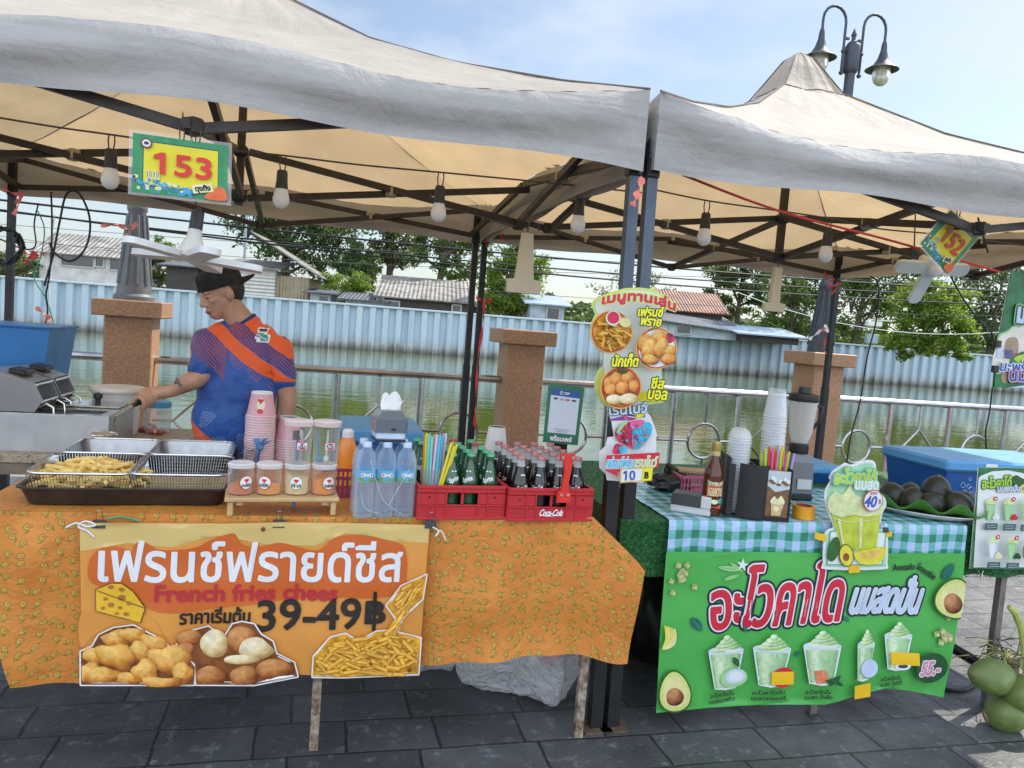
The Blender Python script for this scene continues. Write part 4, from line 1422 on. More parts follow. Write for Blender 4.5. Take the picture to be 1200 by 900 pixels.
# ---- printed banner of the left stall
mat('p_cream', (.66, .47, .17), .42, var=.06, scale=6)
mat('p_orange', (.70, .29, .055), .42, var=.10, scale=4)
mat('p_deep', (.60, .125, .02), .42, var=.06, scale=6)
mat('p_white', (.76, .76, .78), .42, var=.02)
mat('p_red', (.50, .03, .04), .42, var=.05)
mat('p_black', (.018, .012, .010), .42)
mat('p_yellow', (.80, .47, .03), .42, var=.08)
mat('p_hole', (.42, .16, .03), .42)
mat('p_nug', (.62, .28, .045), .42, var=.75, scale=34)
mat('p_nug2', (.74, .42, .10), .42, var=.55, scale=42)
mat('p_ball', (.44, .13, .022), .42, var=.6, scale=26)
mat('p_ball2', (.56, .20, .04), .42, var=.5, scale=22)
mat('p_cheese', (.74, .56, .27), .42, var=.2, scale=30)
mat('p_fry', (.74, .31, .02), .42, var=.55, scale=30)
mat('p_fry2', (.80, .52, .06), .42, var=.4, scale=30)
mat('p_brown', (.20, .06, .012), .42, var=.5, scale=30)
m, n, l, b = newmat('print_photo')
va = n.new('ShaderNodeVertexColor'); va.layer_name = 'Print'
co = coord(n, l)
l.new(mixc(n, l, 1.0, va.outputs[0], ramp(n, l, math_n(n, l, 'ADD', math_n(n, l, 'MULTIPLY', nz(n, l, co, 55, 6, .65), .6), math_n(n, l, 'MULTIPLY', nz(n, l, co, 17, 3), .4)), [(.34, .72), (.66, 1.2)]), 'MULTIPLY'), b.inputs['Base Color'])
b.inputs['Roughness'].default_value = .42
NUG = ((.26, .06, .006), (.66, .26, .03), (.92, .56, .15)); BAL = ((.13, .028, .006), (.42, .125, .022), (.68, .32, .11)); CHS = ((.40, .22, .07), (.74, .55, .27), (.88, .78, .55)); FRY = ((.45, .13, .01), (.80, .34, .02), (.92, .58, .09))
def mix3(cs, t):
    t = max(0, min(1, t)) * 2
    a_, b_ = (cs[0], cs[1]) if t < 1 else (cs[1], cs[2])
    t = t if t < 1 else t - 1
    return tuple(p + (q - p) * t for p, q in zip(a_, b_))
class Sheet:
    """artwork drawn in the measures of a hanging sheet; c(x,y) turns survey coordinates into (s,z)"""
    def __init__(s, mb, to_sz, fn, base=.0012, grid=.016, step=.0009):
        s.c = to_sz
        s.art = Art(mb, fn, base, step, grid)
    def mark(s):
        s.mk = s.art.k
    def back(s, k=0.0):
        s.art.k = s.mk + k
    def blob(s, x, y, a_, b_, t, cs, wob=.1, seed=0.0, inside=None, nr=5, ns=20):
        s.art.k += s.art.step
        pts, cols = [(x, y)], [mix3(cs, .86)]
        for i in range(1, nr + 1):
            f_ = (i / nr) ** .8
            for q in range(ns):
                th_ = 2 * math.pi * q / ns
                w_ = 1 + wob * math.sin(3 * th_ + seed) + wob * .6 * math.sin(5 * th_ + seed * 2)
                u_, v_ = math.cos(th_) * f_, math.sin(th_) * f_
                px, py = a_ * w_ * u_, b_ * w_ * v_
                p = (x + px * math.cos(t) - py * math.sin(t), y + px * math.sin(t) + py * math.cos(t))
                pts.append(inside(*p) if inside else p)
                lam = -.38 * u_ - .52 * v_ + .76 * math.sqrt(max(0, 1 - f_ * f_ * .97))
                cols.append(mix3(cs, .10 + .88 * lam + .10 * math.sin(seed * 3 + q * 1.3 + i)))
        fs = [(0, 1 + q, 1 + (q + 1) % ns) for q in range(ns)]
        for i in range(nr - 1):
            o = 1 + i * ns
            fs += [(o + q, o + ns + q, o + ns + (q + 1) % ns, o + (q + 1) % ns) for q in range(ns)]
        s.art.mb.add([s.art.fn(*s.c(*p), s.art.k) for p in pts], fs, 'print_photo', cols)
    def stick(s, x, y, ln_, w, t, cs=FRY, tone=1.0):
        s.art.k += s.art.step
        c_, d_ = math.cos(t), math.sin(t)
        vs, cols = [], []
        for u_ in (-1, -.94, .94, 1):
            for v_, g_ in ((-1, .05), (-.55, .8), (.1, .95), (.6, .55), (1, .0)):
                k = .8 if abs(u_) == 1 else 1
                vs.append(s.art.fn(*s.c(x + u_ * ln_ * c_ - v_ * k * w * d_, y + u_ * ln_ * d_ + v_ * k * w * c_), s.art.k))
                cols.append(tuple(q * tone for q in mix3(cs, g_ if abs(u_) < 1 else g_ * .5)))
        s.art.mb.add(vs, [(i * 5 + q, i * 5 + q + 1, i * 5 + q + 6, i * 5 + q + 5) for i in range(3) for q in range(4)], 'print_photo', cols)
    def P(s, pts):
        return [s.c(x, y) for x, y in pts]
    def box(s, x0, y0, x1, y1):
        ym, xm = (y0 + y1) / 2, (x0 + x1) / 2
        L, Q, t, b_ = s.c(x0, ym), s.c(x1, ym), s.c(xm, y0), s.c(xm, y1)
        return (min(L[0], Q[0]), b_[1], max(L[0], Q[0]), t[1])
    def poly(s, pts, m, smooth=0, buf=0.0, **k):
        s.art.poly(s.P(pts), m, smooth, buf, **k); return s
    def ell(s, x, y, a, b_, m, rot=0, **k):
        B = s.box(x - a, y - b_, x + a, y + b_)
        s.art.ell((B[0] + B[2]) / 2, (B[1] + B[3]) / 2, (B[2] - B[0]) / 2, (B[3] - B[1]) / 2, m, -rot, **k); return s
    def rect(s, x0, y0, x1, y1, m, rad=0, **k):
        B = s.box(x0, y0, x1, y1); s.art.rect(*B, m, rad, **k); return s
    def line(s, pts, w, m, smooth=0, close=False):
        s.art.line(s.P(pts), w, m, smooth, close); return s
    def text(s, t, x0, y0, x1, y1, m, bold=0.0, outline=(), rot=0, **k):
        s.art.text(t, s.box(x0, y0, x1, y1), m, bold, outline, rot, **k); return s
def fall_fn(rip, off):
    return lambda s, z, k=0.0: V((s, -off - rip(s, z) - k, z))
def rip_b1(s, z):
    d = max(0, (T1 - z)) / .53
    return .004 + .016 * d * (.5 + .5 * math.sin(s * 11.5 + .4)) + .007 * math.sin(s * 25 + 1) * d + .006 * noise.noise(V((s * 6, z * 8, 4))) - .005 * math.exp(-((s - .05) / .04) ** 2) - .003 * math.exp(-((z - .56) / .035) ** 2)
def c1(x, y):
    return s1(90 + x * .35, 600 + y * .35)
a = MB()
fn = fall_fn(rip_b1, .038)
sh = Sheet(a, c1, fn, 0.0)
OUT = [(25, 24), (250, 24), (500, 26), (700, 22), (900, 26), (1177, 32), (1165, 180), (1150, 380), (1137, 522), (1000, 520), (900, 526), (830, 522), (740, 524), (600, 549), (480, 552), (400, 548), (200, 545), (35, 549), (30, 300)]
sh.poly(OUT, 'p_orange', grid=.018)
sh.poly([(25.5, 25), (250, 25), (500, 27), (700, 23), (900, 27), (1176, 33), (1172, 92), (1060, 84), (900, 60), (800, 100), (640, 96), (480, 66), (330, 104), (180, 92), (28, 116)], 'p_cream')
sh.poly([(28, 330), (80, 322), (260, 330), (300, 420), (180, 350), (80, 390), (30, 430)], 'p_orange', 5)
sh.poly([(62, 215), (54, 165), (75, 120), (120, 104), (165, 106), (195, 122), (203, 98), (228, 83), (255, 95), (290, 112), (400, 106), (455, 80), (500, 64), (535, 60), (560, 95), (620, 102), (690, 90), (800, 116), (850, 82), (905, 66), (970, 66), (1040, 82), (1095, 106), (1100, 200), (1085, 250), (1000, 272), (900, 268), (800, 268), (700, 280), (600, 292), (500, 300), (380, 315), (270, 310), (210, 268), (120, 242)], 'p_deep', 4)
sh.text('เฟรนช์ฟรายด์ชีส', 90, 82, 1084, 216, 'p_white', .0028)
sh.text('French fries chees', 276, 226, 872, 279, 'p_red', .0028)
sh.art.step = .0005
sh.text('ราคาเริ่มต้น', 358, 300, 586, 352, 'p_black', .0018)
sh.text('39-49', 612, 276, 948, 372, 'p_black', .0032, rot=.03)
sh.text('B', 968, 284, 1028, 350, 'p_black', .005); sh.line([(997, 254), (992, 374)], .012, 'p_black')
ch = [(80, 242), (130, 222), (165, 222), (202, 248), (242, 300), (226, 348), (150, 330), (82, 310)]
sh.poly(ch, 'p_black', buf=.0018); sh.poly(ch, 'p_yellow')
sh.line([(82, 244), (240, 300)], .002, 'p_black');
for x, y, r_ in ((130, 292, 11), (165, 268, 13), (112, 272, 7), (160, 300, 7), (130, 232, 9), (165, 240, 9), (180, 320, 9), (190, 285, 8), (105, 300, 7), (150, 318, 6)):
    sh.ell(x, y, r_, r_ * .75, 'p_hole', n=12)
nug = [(35, 440), (72, 424), (92, 388), (140, 366), (205, 356), (268, 384), (306, 400), (330, 432), (378, 446), (408, 490), (404, 547), (36, 547)]
sh.mark(); sh.poly(nug, 'p_white', buf=.0045); sh.poly(nug, 'p_brown'); sh.art.step = .00025
rr = random.Random(11)
inn = lambda x, y: (max(38, min(404 - max(0, 440 - y) * 1.0, x)), min(545, max(y, 365 + max(0, abs(x - 205) - 40) * .42)))
for x, y, p_, q_, t in ((150, 400, 50, 34, .1), (205, 385, 48, 28, 0), (275, 412, 46, 30, .3), (85, 455, 46, 30, 0), (225, 440, 40, 34, .4), (150, 460, 68, 44, .25), (60, 510, 40, 36, 0), (330, 462, 72, 46, .2), (110, 520, 60, 28, 0), (250, 500, 46, 40, 0), (370, 508, 36, 38, 0), (300, 532, 70, 20, 0), (190, 528, 44, 20, 0)):
    sh.blob(x, y, p_, q_, t, NUG, .13, x * .7, inn)
sh.art.step = .0004; sh.back(.0001)
bal = [(345, 420), (400, 372), (450, 360), (480, 384), (505, 392), (530, 352), (560, 344), (600, 352), (622, 385), (660, 410), (672, 452), (730, 480), (742, 524), (600, 549), (412, 547), (408, 480)]
sh.poly(bal, 'p_white', buf=.0045); sh.poly(bal, 'p_brown'); sh.art.step = .00025
inb = lambda x, y: (max(412 if y > 470 else 346, min(736, x)), min(546 - max(0, x - 620) * .19, max(y, 352 if 515 < x < 615 else (366 + max(0, x - 480) * .3 if x < 515 else 370 + (x - 600) * 1.0))))
for x, y, p_, q_, mm in ((390, 395, 46, 26, 0), (375, 435, 34, 26, 0), (562, 402, 50, 46, 0), (470, 415, 46, 46, 1), (610, 430, 60, 38, 1), (560, 465, 60, 16, 1), (460, 520, 50, 34, 0), (570, 520, 48, 36, 0), (668, 500, 62, 34, 0)):
    sh.blob(x, y, p_, q_, 0, CHS if mm else BAL, .03, x, inb)
sh.art.step = .0004; sh.back(.00005)
fr = [(792, 520), (796, 455), (850, 392), (898, 380), (940, 406), (1000, 376), (1056, 372), (1064, 332), (1034, 292), (1082, 228), (1164, 192), (1152, 272), (1084, 332), (1068, 378), (1146, 400), (1138, 518), (900, 522)]
sh.poly(fr, 'p_white', buf=.0045); sh.poly(fr, 'p_fry'); sh.mark(); sh.art.step = .0002
def in_poly(x, y, P_):
    r_ = False
    for (x0, y0), (x1, y1) in zip(P_, P_[1:] + P_[:1]):
        if (y0 > y) != (y1 > y) and x < (x1 - x0) * (y - y0) / (y1 - y0) + x0:
            r_ = not r_
    return r_
n_ = 0
while n_ < 190:
    x, y = rr.uniform(795, 1160), rr.uniform(205, 515)
    t = rr.gauss(-.75, .3) if y < 380 else rr.gauss(.1, .5)
    ln_ = rr.uniform(14, 34); e_ = 6
    ends = [(x - (ln_ + e_) * math.cos(t), y - (ln_ + e_) * math.sin(t)), (x + (ln_ + e_) * math.cos(t), y + (ln_ + e_) * math.sin(t))]
    if not all(in_poly(p[0], p[1] + d_, fr) for p in ends for d_ in (-5, 5)):
        continue
    n_ += 1
    if n_ % 48 == 0: sh.back(.00004 * n_ / 48)
    sh.stick(x, y, ln_, rr.uniform(5, 8), t, FRY, rr.uniform(.75, 1.1))
sh.ell(1108, 499, 7, 7, 'p_brown', n=12); sh.ell(631, 39, 8, 8, 'p_brown', n=12)
bn = a.build('banner', smooth=60); bn.location = O1; bn.rotation_euler = (0, 0, A1)
tag(bn, 'orange french fries banner with white Thai lettering on the front of the left table', 'banner')

# binder clips and string
def clip(px, py, label):
    s, z = s1(px, py)
    p = O1 + U1 * s - N1 * .048 + Z * z
    th = thing('binder_clip', label, 'clip', p, A1, 'binder clips on the orange cloth')
    a = MB(); a.hull([(-.019, 0, -.02), (.019, 0, -.02), (-.019, .022, -.02), (.019, .022, -.02), (-.019, .012, .004), (.019, .012, .004)], 'black_plastic'); a.build('clip_body', th, 0)
    a = MB(); a.tube([(-.008, .012, 0), (-.010, .006, .02), (-.006, .004, .034), (.006, .004, .034), (.010, .006, .02), (.008, .012, 0)], .0013, 'steel_tube', 5); a.build('clip_handle', th)
clip(121, 607, 'black binder clip holding the left corner of the fries banner')
clip(328, 607, 'black binder clip holding the fries banner below the jar stand')
clip(503, 608, 'black binder clip holding the right corner of the fries banner')
def on1(px, py, off=.05):
    s, z = s1(px, py)
    return O1 + U1 * s - N1 * off + Z * z
cable('white string knotted at the left corner of the fries banner', [on1(x, y) for x, y in ((84, 613), (96, 608), (108, 612), (118, 610), (106, 606), (98, 612), (108, 617), (116, 624))], .003, 'white_plastic', name='string', cat='string')
cable('green string lying on the cloth above the fries banner', [on1(x, y, .03) for x, y in ((130, 606), (142, 603), (156, 605), (166, 608))], .0035, 'cord_green', name='string', cat='string')
cable('white string hanging at the right corner of the fries banner', [on1(x, y) for x, y in ((505, 613), (512, 618), (508, 624), (514, 617), (520, 628))], .0025, 'white_plastic', name='string', cat='string')

# ---- trays and baskets
mat('tray_dark', (.055, .045, .038), .42, .55, var=.3, scale=14)
mat('steel', (.66, .66, .65), .24, 1, var=.12)
mat('steel_brushed', (.50, .50, .51), .36, .85, var=.1, scale=5, bump=.05, bscale=40)
ZC = T1 + .005
def L1(px, py, z=ZC):
    return on_z(px, py, z)
tp = L1(30, 592); tq = L1(258, 593)
tdir = math.atan2(tq.y - tp.y, tq.x - tp.x)
tw = (tq - tp).length
def frust(mb, cx, cy, z0, z1, w0, d0, w1, d1, r, m, t=.003, n=5, lip=0.0):
    """open tray: rounded rectangle bottom (w0 x d0) flaring to the rim (w1 x d1)"""
    def loop(w, d, z):
        return [V((cx + x, cy + y, z)) for x, y in rrect(-w / 2, -d / 2, w / 2, d / 2, min(r, w / 2 - .001, d / 2 - .001), n)]
    L_ = [loop(w0, d0, z0), loop(w1, d1, z1)]
    if lip:
        L_.append(loop(w1 + lip * 2, d1 + lip * 2, z1)); L_.append(loop(w1 + lip * 2, d1 + lip * 2, z1 - t))
    else:
        L_.append(loop(w1 + t * 2, d1 + t * 2, z1))
    L_.append(loop(w1 + t * 2, d1 + t * 2, z1 - t)); L_.append(loop(w0 + t * 2, d0 + t * 2, z0 - t))
    k = len(L_[0]); vs = [p for q in L_ for p in q]; fs = []
    for i in range(len(L_) - 1):
        for j in range(k):
            fs.append((i * k + j, i * k + (j + 1) % k, (i + 1) * k + (j + 1) % k, (i + 1) * k + j))
    fs.append(list(range(k))); o = (len(L_) - 1) * k; fs.append([o + j for j in range(k)][::-1])
    return mb.add(vs, fs, m)
TC = (tp + tq) / 2
TR = math.degrees(tdir)
th = thing('baking_tray', 'wide dark baking tray holding four frying baskets on the left table', 'tray', V((TC.x, TC.y, ZC)), tdir)
a = MB(); frust(a, 0, .37, .006, .060, tw, .72, tw + .04, .76, .04, 'tray_dark', .004, 5, .012); a.build('tray_body', th, 40)
TM = Matrix.Translation(V((TC.x, TC.y, ZC))) @ Matrix.Rotation(tdir, 4, 'Z')
mat('pan_steel', (.36, .36, .365), .3, 1, var=.2)
def basket(label, cx, cy, w, d, h, zb, solid=False, name='wire_basket'):
    p = TM @ V((cx, cy, zb))
    th = thing(name, label, 'basket' if not solid else 'tray', p, tdir)
    w0, d0 = w - .035, d - .035
    a = MB()
    rim = [V((x, y, h)) for x, y in rrect(-w / 2, -d / 2, w / 2, d / 2, .05, 6)]
    a.tube(rim, .0045, 'steel', 6, close=True); a.build('rim', th)
    if solid:
        a = MB(); frust(a, 0, 0, .002, h - .002, w0, d0, w - .006, d - .006, .045, 'pan_steel', .0015, 5, .010); a.build('pan', th, 40)
        a = MB()
        for i in range(11):
            for j in range(8):
                a.box((-w0 / 2 + w0 * (i + 1) / 12, -d0 / 2 + d0 * (j + 1) / 9, .0035), (.010, .014, .001), 'tray_dark')
        a.build('hole_pattern', th, 0)
    else:
        a = MB()
        def P(u, v_):
            return V((u, v_, 0))
        r0 = .0011
        nx, ny = int(w0 / .0085), int(d0 / .0085)
        for i in range(nx + 1):
            u = -w0 / 2 + w0 * i / nx
            k = u / (w0 / 2)
            a.tube([(k * (w / 2 - .004), -d / 2 + .002, h), (u, -d0 / 2, .004), (u, d0 / 2, .004), (k * (w / 2 - .004), d / 2 - .002, h)], r0, 'steel', 3, caps=False)
        for j in range(ny + 1):
            v_ = -d0 / 2 + d0 * j / ny
            k = v_ / (d0 / 2)
            a.tube([(-w / 2 + .002, k * (d / 2 - .004), h), (-w0 / 2, v_, .004), (w0 / 2, v_, .004), (w / 2 - .002, k * (d / 2 - .004), h)], r0, 'steel', 3, caps=False)
        for q in range(1, 6):
            f_ = q / 6
            a.tube([V((x, y, h * f_)) for x, y in rrect(-(w0 + (w - w0) * f_) / 2, -(d0 + (d - d0) * f_) / 2, (w0 + (w - w0) * f_) / 2, (d0 + (d - d0) * f_) / 2, .05, 3)], r0, 'steel', 3, close=True)
        a.build('mesh', th, 0)
    return th
bw = tw / 2 - .006
basket('steel wire basket filled with yellow french fries, front left on the dark tray', -bw / 2 - .004, .205, bw + .03, .37, .075, .022)
basket('empty steel wire basket, front right on the dark tray', bw / 2 + .012, .205, bw + .03, .36, .075, .022)
basket('bright steel pan at the back left of the dark tray', -bw / 2 - .002, .575, bw + .01, .33, .062, .030, True, 'steel_pan')
basket('bright steel pan at the back right of the dark tray', bw / 2 + .006, .575, bw + .01, .33, .062, .030, True, 'steel_pan')
# chips: each one its own
m, n, l, b = newmat('potato')
co = coord(n, l, 'Generated')
oi = n.new('ShaderNodeObjectInfo')
k = ramp(n, l, nz(n, l, coord(n, l), 30, 4), [(.3, (.78, .52, .12)), (.62, (.90, .74, .30))])
k = mixc(n, l, math_n(n, l, 'MULTIPLY', oi.outputs['Random'], .5), k, (.66, .34, .05))
l.new(k, b.inputs['Base Color']); b.inputs['Roughness'].default_value = .42
b.inputs['Subsurface Weight'].default_value = .15; b.inputs['Subsurface Radius'].default_value = (.01, .005, .002); b.inputs['Subsurface Scale'].default_value = .5
chips = []
for k in range(6):
    a = MB(); ln_ = .082 + .006 * k; bend = .006 * (k - 2)
    pts = [(-ln_ / 2, 0, 0), (-ln_ / 6, bend * .7, .002), (ln_ / 6, bend, .002), (ln_ / 2, 0, -.001)]
    vs = []
    for i, p in enumerate(pts):
        w_ = .0068 if 0 < i < 3 else .0058
        for sx, sz in ((-1, -1), (1, -1), (1, 1), (-1, 1)):
            vs.append(V(p) + V((0, sx * w_, sz * w_)))
    fs = [(0, 1, 2, 3), (15, 14, 13, 12)]
    for i in range(3):
        for j in range(4):
            fs.append((i * 4 + j, i * 4 + 4 + j, i * 4 + 4 + (j + 1) % 4, i * 4 + (j + 1) % 4))
    a.add(vs, fs, 'potato')
    me = a.mesh('french_fry', 0)
    bm = bmesh.new(); bm.from_mesh(me); bmesh.ops.bevel(bm, geom=bm.edges[:] + bm.verts[:], offset=.0016, segments=1, affect='EDGES'); bm.to_mesh(me); bm.free()
    chips.append(me)
rr = random.Random(21)
for i in range(170):
    x, y = max(-.125, min(.135, rr.gauss(.0, .085))), max(-.135, min(.12, rr.gauss(-.02, .075)))
    hgt = .012 + .070 * max(0, 1 - ((x - .01) / .17) ** 2 - ((y + .03) / .18) ** 2) * rr.random()
    o = bpy.data.objects.new('french_fry', chips[rr.randrange(6)])
    COL.objects.link(o)
    o.location = TM @ V((-bw / 2 - .004 + x, .205 + y, .032 + hgt))
    o.rotation_euler = (rr.uniform(-.5, .5), rr.gauss(0, .22), tdir + rr.gauss(-.1, .75))
    tag(o, 'yellow french fry in the heap in the front left wire basket', 'french fry', 'french fries in the wire basket')

# ---- fryer on the side table
FA = R(14)
fp = L1(126, 531)
FX = V((math.cos(FA), math.sin(FA), 0))
sp0 = fp - FX * .0
th = thing('side_table', 'low wooden table at the left edge carrying the fryer', 'table', V((fp.x, fp.y, 0)), FA)
mat('old_wood', (.20, .15, .11), .8, var=.4, scale=6)
mat('dark_board', (.05, .045, .042), .8, var=.4, scale=5)
m, n, l, b = newmat('side_cloth')
c = ramp(n, l, nz(n, l, coord(n, l), 28, 4, .7), [(.42, (.30, .22, .15)), (.5, (.46, .38, .27)), (.62, (.16, .12, .08))])
l.new(c, b.inputs['Base Color']); b.inputs['Roughness'].default_value = .6
a = MB(); a.box((-.35, .36, T1 - .018), (1.95, .86, .036), 'side_cloth', bev=.004); a.build('table_top', th, 0)
a = MB(); a.box((-.35, -.045, T1 - .05), (1.9, .03, .07), 'old_wood'); a.build('apron', th, 0)
for x in (-1.25, .55):
    for y in (-.03, .72):
        a = MB(); a.bar((x, y, 0), (x, y, T1 - .04), .045, .045, 'old_wood', V((0, 1, 0))); a.build('leg', th, 0)
a = MB(); a.box((-.9, .02, .40), (.9, .03, .74), 'dark_board'); a.build('side_panel', th, 0)
FH = .155
FN = V((-math.sin(FA), math.cos(FA), 0))
fo = fp + FN * .44
th = thing('deep_fryer', 'stainless double deep fryer with tilted control boxes beside the vendor', 'deep fryer', V((fo.x, fo.y, T1 + .001)), FA + R(90))
a = MB()
FW, FD = .44, .66
z0 = 0
for c_, s_ in (((-FW / 2, .006, FH / 2), (FW, .012, FH)), ((-.006, FD / 2, FH / 2), (.012, FD - .024, FH)), ((-FW + .006, FD / 2, FH / 2), (.012, FD - .024, FH)), ((-FW / 2, FD - .006, FH / 2), (FW, .012, FH)), ((-FW / 2, FD / 2, .01), (FW - .024, FD - .024, .012)), ((-FW / 2, FD / 2, FH / 2), (.02, FD - .024, FH - .02))):
    a.box(c_, s_, 'steel_brushed')
for x0, x1 in ((-FW, -FW / 2 - .012), (-FW / 2 + .012, 0)):
    cx = (x0 + x1) / 2
    for c_, s_ in (((cx, .02, FH + .004), (x1 - x0, .04, .008)), ((cx, FD - .02, FH + .004), (x1 - x0, .04, .008)), ((x0 + .014, FD / 2, FH + .004), (.028, FD - .08, .008)), ((x1 - .014, FD / 2, FH + .004), (.028, FD - .08, .008))):
        a.box(c_, s_, 'steel')
a.build('fryer_body', th, 0)
mat('oil', (.16, .09, .03), .06, 0, var=.1, spec=.7)
for cx in (-FW * .745, -FW * .255):
    a = MB(); a.box((cx, FD / 2, FH - .035), (FW / 2 - .05, FD - .04, .004), 'oil'); a.build('oil_surface', th, 0)
mat('steel_grey', (.27, .265, .275), .42, .6, var=.12, scale=4)
for k, x in enumerate((-.335, -.105)):
    # tilted control box that bridges the tank, its front open on two chrome rails
    a = MB()
    wz = .098
    prof = [(.285, .012), (.255, .06), (.29, .135), (.42, .175), (.64, .15), (.64, .012)]
    for sx in (-1, 1):
        a.prism(prof, lambda yy, zz, d: V((x + sx * wz + d - .004, yy, FH + zz)), .008, 'steel_grey')
    def pl(i, j, m_='steel_grey', ins=.004):
        (y0, z0_), (y1, z1_) = prof[i], prof[j]
        a.add([V((x - wz + ins, y0, FH + z0_)), V((x + wz - ins, y0, FH + z0_)), V((x + wz - ins, y1, FH + z1_)), V((x - wz + ins, y1, FH + z1_))], [(0, 1, 2, 3)], m_)
    pl(2, 3, 'steel_brushed'); pl(3, 4, 'steel_brushed'); pl(4, 5, 'steel_brushed')
    a.add([V((x - wz + .005, .33, FH + .02)), V((x + wz - .005, .33, FH + .02)), V((x + wz - .005, .34, FH + .145)), V((x - wz + .005, .34, FH + .145))], [(0, 1, 2, 3)], 'steel_brushed')
    cbx = a.build('control_box', th, 0)
    for yy, zz in ((.284, .125), (.262, .055)):
        b_ = MB(); b_.tube([(x - wz, yy, FH + zz), (x + wz, yy, FH + zz)], .006, 'steel', 8); b_.build('rail', cbx)
    b_ = MB(); b_.box((x, .37, FH + .172), (.11, .07, .022), 'black_plastic', Matrix.Rotation(R(10), 3, 'X'), bev=.006); b_.build('switch_plate', cbx)
    for q in (-.07, .07):
        b_ = MB(); b_.tube([(x + q, .30, FH + .02), (x + q, .25, FH + .045), (x + q, .225, FH + .03), (x + q, .22, FH - .02)], .005, 'steel', 7); b_.build('hook', cbx)
a = MB(); a.box((-.105, .13, FH + .014), (.19, .23, .008), 'steel', bev=.003); lid = a.build('lid', th, 0)
a = MB(); a.lathe([(.012, 0), (.012, .018), (.02, .028), (.018, .045), (.0, .052)], 'black_plastic', (-.105, .13, FH + .018), 14); a.build('knob', lid)

# blue box behind the fryer
mat('blue_tub', (.025, .17, .46), .4, var=.12, scale=4)
bp = on_row(42, 470, az=FA, p=fp + N1 * .52)
bz = T1
th = thing('blue_tub', 'bright blue tub with white scribbled letters behind the fryer', 'tub', V((bp.x, bp.y, bz)), FA)
a = MB()
zt = on_y(30, 384, bp.y).z - bz
w_t = .62
def tub(mb, w0, w1, d0, d1, z0, z1, m):
    mb.hull([(-w0, 0, z0), (0, 0, z0), (-w0, d0, z0), (0, d0, z0), (-w1 + .02, -.02, z1), (w1 - w0 + .0, -.02, z1), (-w1 + .02, d1, z1), (w1 - w0, d1, z1)], m)
tub(a, .50, .555, .36, .39, .0, zt, 'blue_tub'); a.build('tub_body', th, 0)
a = MB(); a.box((-.235, .185, zt + .006), (.60, .44, .012), 'blue_tub', bev=.005); a.build('rim', th, 0)
a = MB(); ar = Art(a, lambda x, y, k=0: V((x, -.006 - .02 * y / zt - k, y)), .001, grid=0)
ar.text('STEAK', (-.20, .065, -.03, .115), 'sign_white', .001, rot=.08)
a.build('lettering', th, 0)

# white lidded box, bottle and red snacks behind the fryer
q = on_z(138, 458, T1 + .215)
th = thing('food_box', 'white plastic food box with a flat lid behind the fryer', 'box', V((q.x, q.y, T1)), FA)
clear('plastic_milky', (.80, .80, .78), .72, .3)
mat('lid_cream', (.72, .66, .58), .45)
a = MB(); a.lathe([(.085, 0), (.098, .02), (.11, .21), (.0, .21)], 'plastic_milky', n=24); a.build('box_body', th)
a = MB(); a.lathe([(.0, .212), (.122, .212), (.126, .222), (.122, .236), (.0, .238)], 'lid_cream', n=28); a.build('lid', th)
q = L1(182, 506)
th = thing('water_jug', 'clear plastic jug with a blue lid between the fryer and the vendor', 'jug', V((q.x, q.y + .02, T1)), FA)
clear('plastic_clear', (.82, .86, .88), .30, .12)
mat('lid_blue', (.06, .30, .55), .4)
a = MB(); a.lathe([(.058, 0), (.062, .01), (.066, .125), (.06, .13), (.0, .131)], 'plastic_clear', n=20); a.build('jug_body', th)
a = MB(); a.lathe([(.0, .132), (.064, .132), (.064, .155), (.058, .16), (0, .16)], 'lid_blue', n=20); a.build('lid', th)
mat('crab_red', (.52, .09, .06), .45, var=.4, scale=40)
for k, (x, y, sc) in enumerate(((172, 505, 1), (186, 508, .8), (176, 500, .7))):
    q = L1(x, y)
    a = MB()
    for j in range(5):
        a.ball((rnd.uniform(-.03, .03), rnd.uniform(-.02, .02), .012), .018 * sc, ('crab_red', 'crab_red', 'sign_white')[j % 3], 8, 6, (1.3, 1, .7))
    o = a.build('snack_piece'); o.location = (q.x, q.y, T1)
    tag(o, ('red and white snack packet', 'small red snack packet', 'topmost red snack packet')[k] + ' lying beside the fryer', 'snack')

# ================================================================== GOODS ON THE LEFT TABLE
def scale_at(p):
    return p.y / F * 1.0
# ---- bamboo stand with jars
mat('bamboo', (.58, .38, .18), .55, var=.22, scale=7)
ra, rb = L1(266, 605), L1(393, 604)
rd = math.atan2(rb.y - ra.y, rb.x - ra.x); rw = (rb - ra).length + .02
RO = (ra + rb) / 2
RM = Matrix.Translation(V((RO.x, RO.y, ZC))) @ Matrix.Rotation(rd, 4, 'Z')
th = thing('bamboo_stand', 'low bamboo stand carrying the powder jars', 'stand', V((RO.x, RO.y, ZC)), rd)
SH = .062
a = MB(); a.box((0, .065, SH - .008), (rw, .15, .014), 'bamboo', bev=.003); a.build('shelf', th, 0)
for x in (-rw / 2 + .018, rw / 2 - .018):
    for y in (.006, .125):
        a = MB(); a.box((x, y, (SH - .015) / 2), (.018, .018, SH - .015), 'bamboo', bev=.003); a.build('leg', th, 0)
    a = MB(); a.box((x + (-.028 if x > 0 else .028), .012, SH - .022), (.022, .012, .013), 'bamboo'); a.build('brace', th, 0)
clear('jar_plastic', (.85, .83, .82), .06, .12)
clear('jar_lid', (.88, .87, .86), .5, .25)
for nm, c in (('powder_red', (.62, .17, .045)), ('powder_orange', (.78, .30, .03)), ('powder_cream', (.76, .58, .28)), ('powder_deep', (.80, .27, .02))):
    mat(nm, c, .8, var=.1, scale=60)
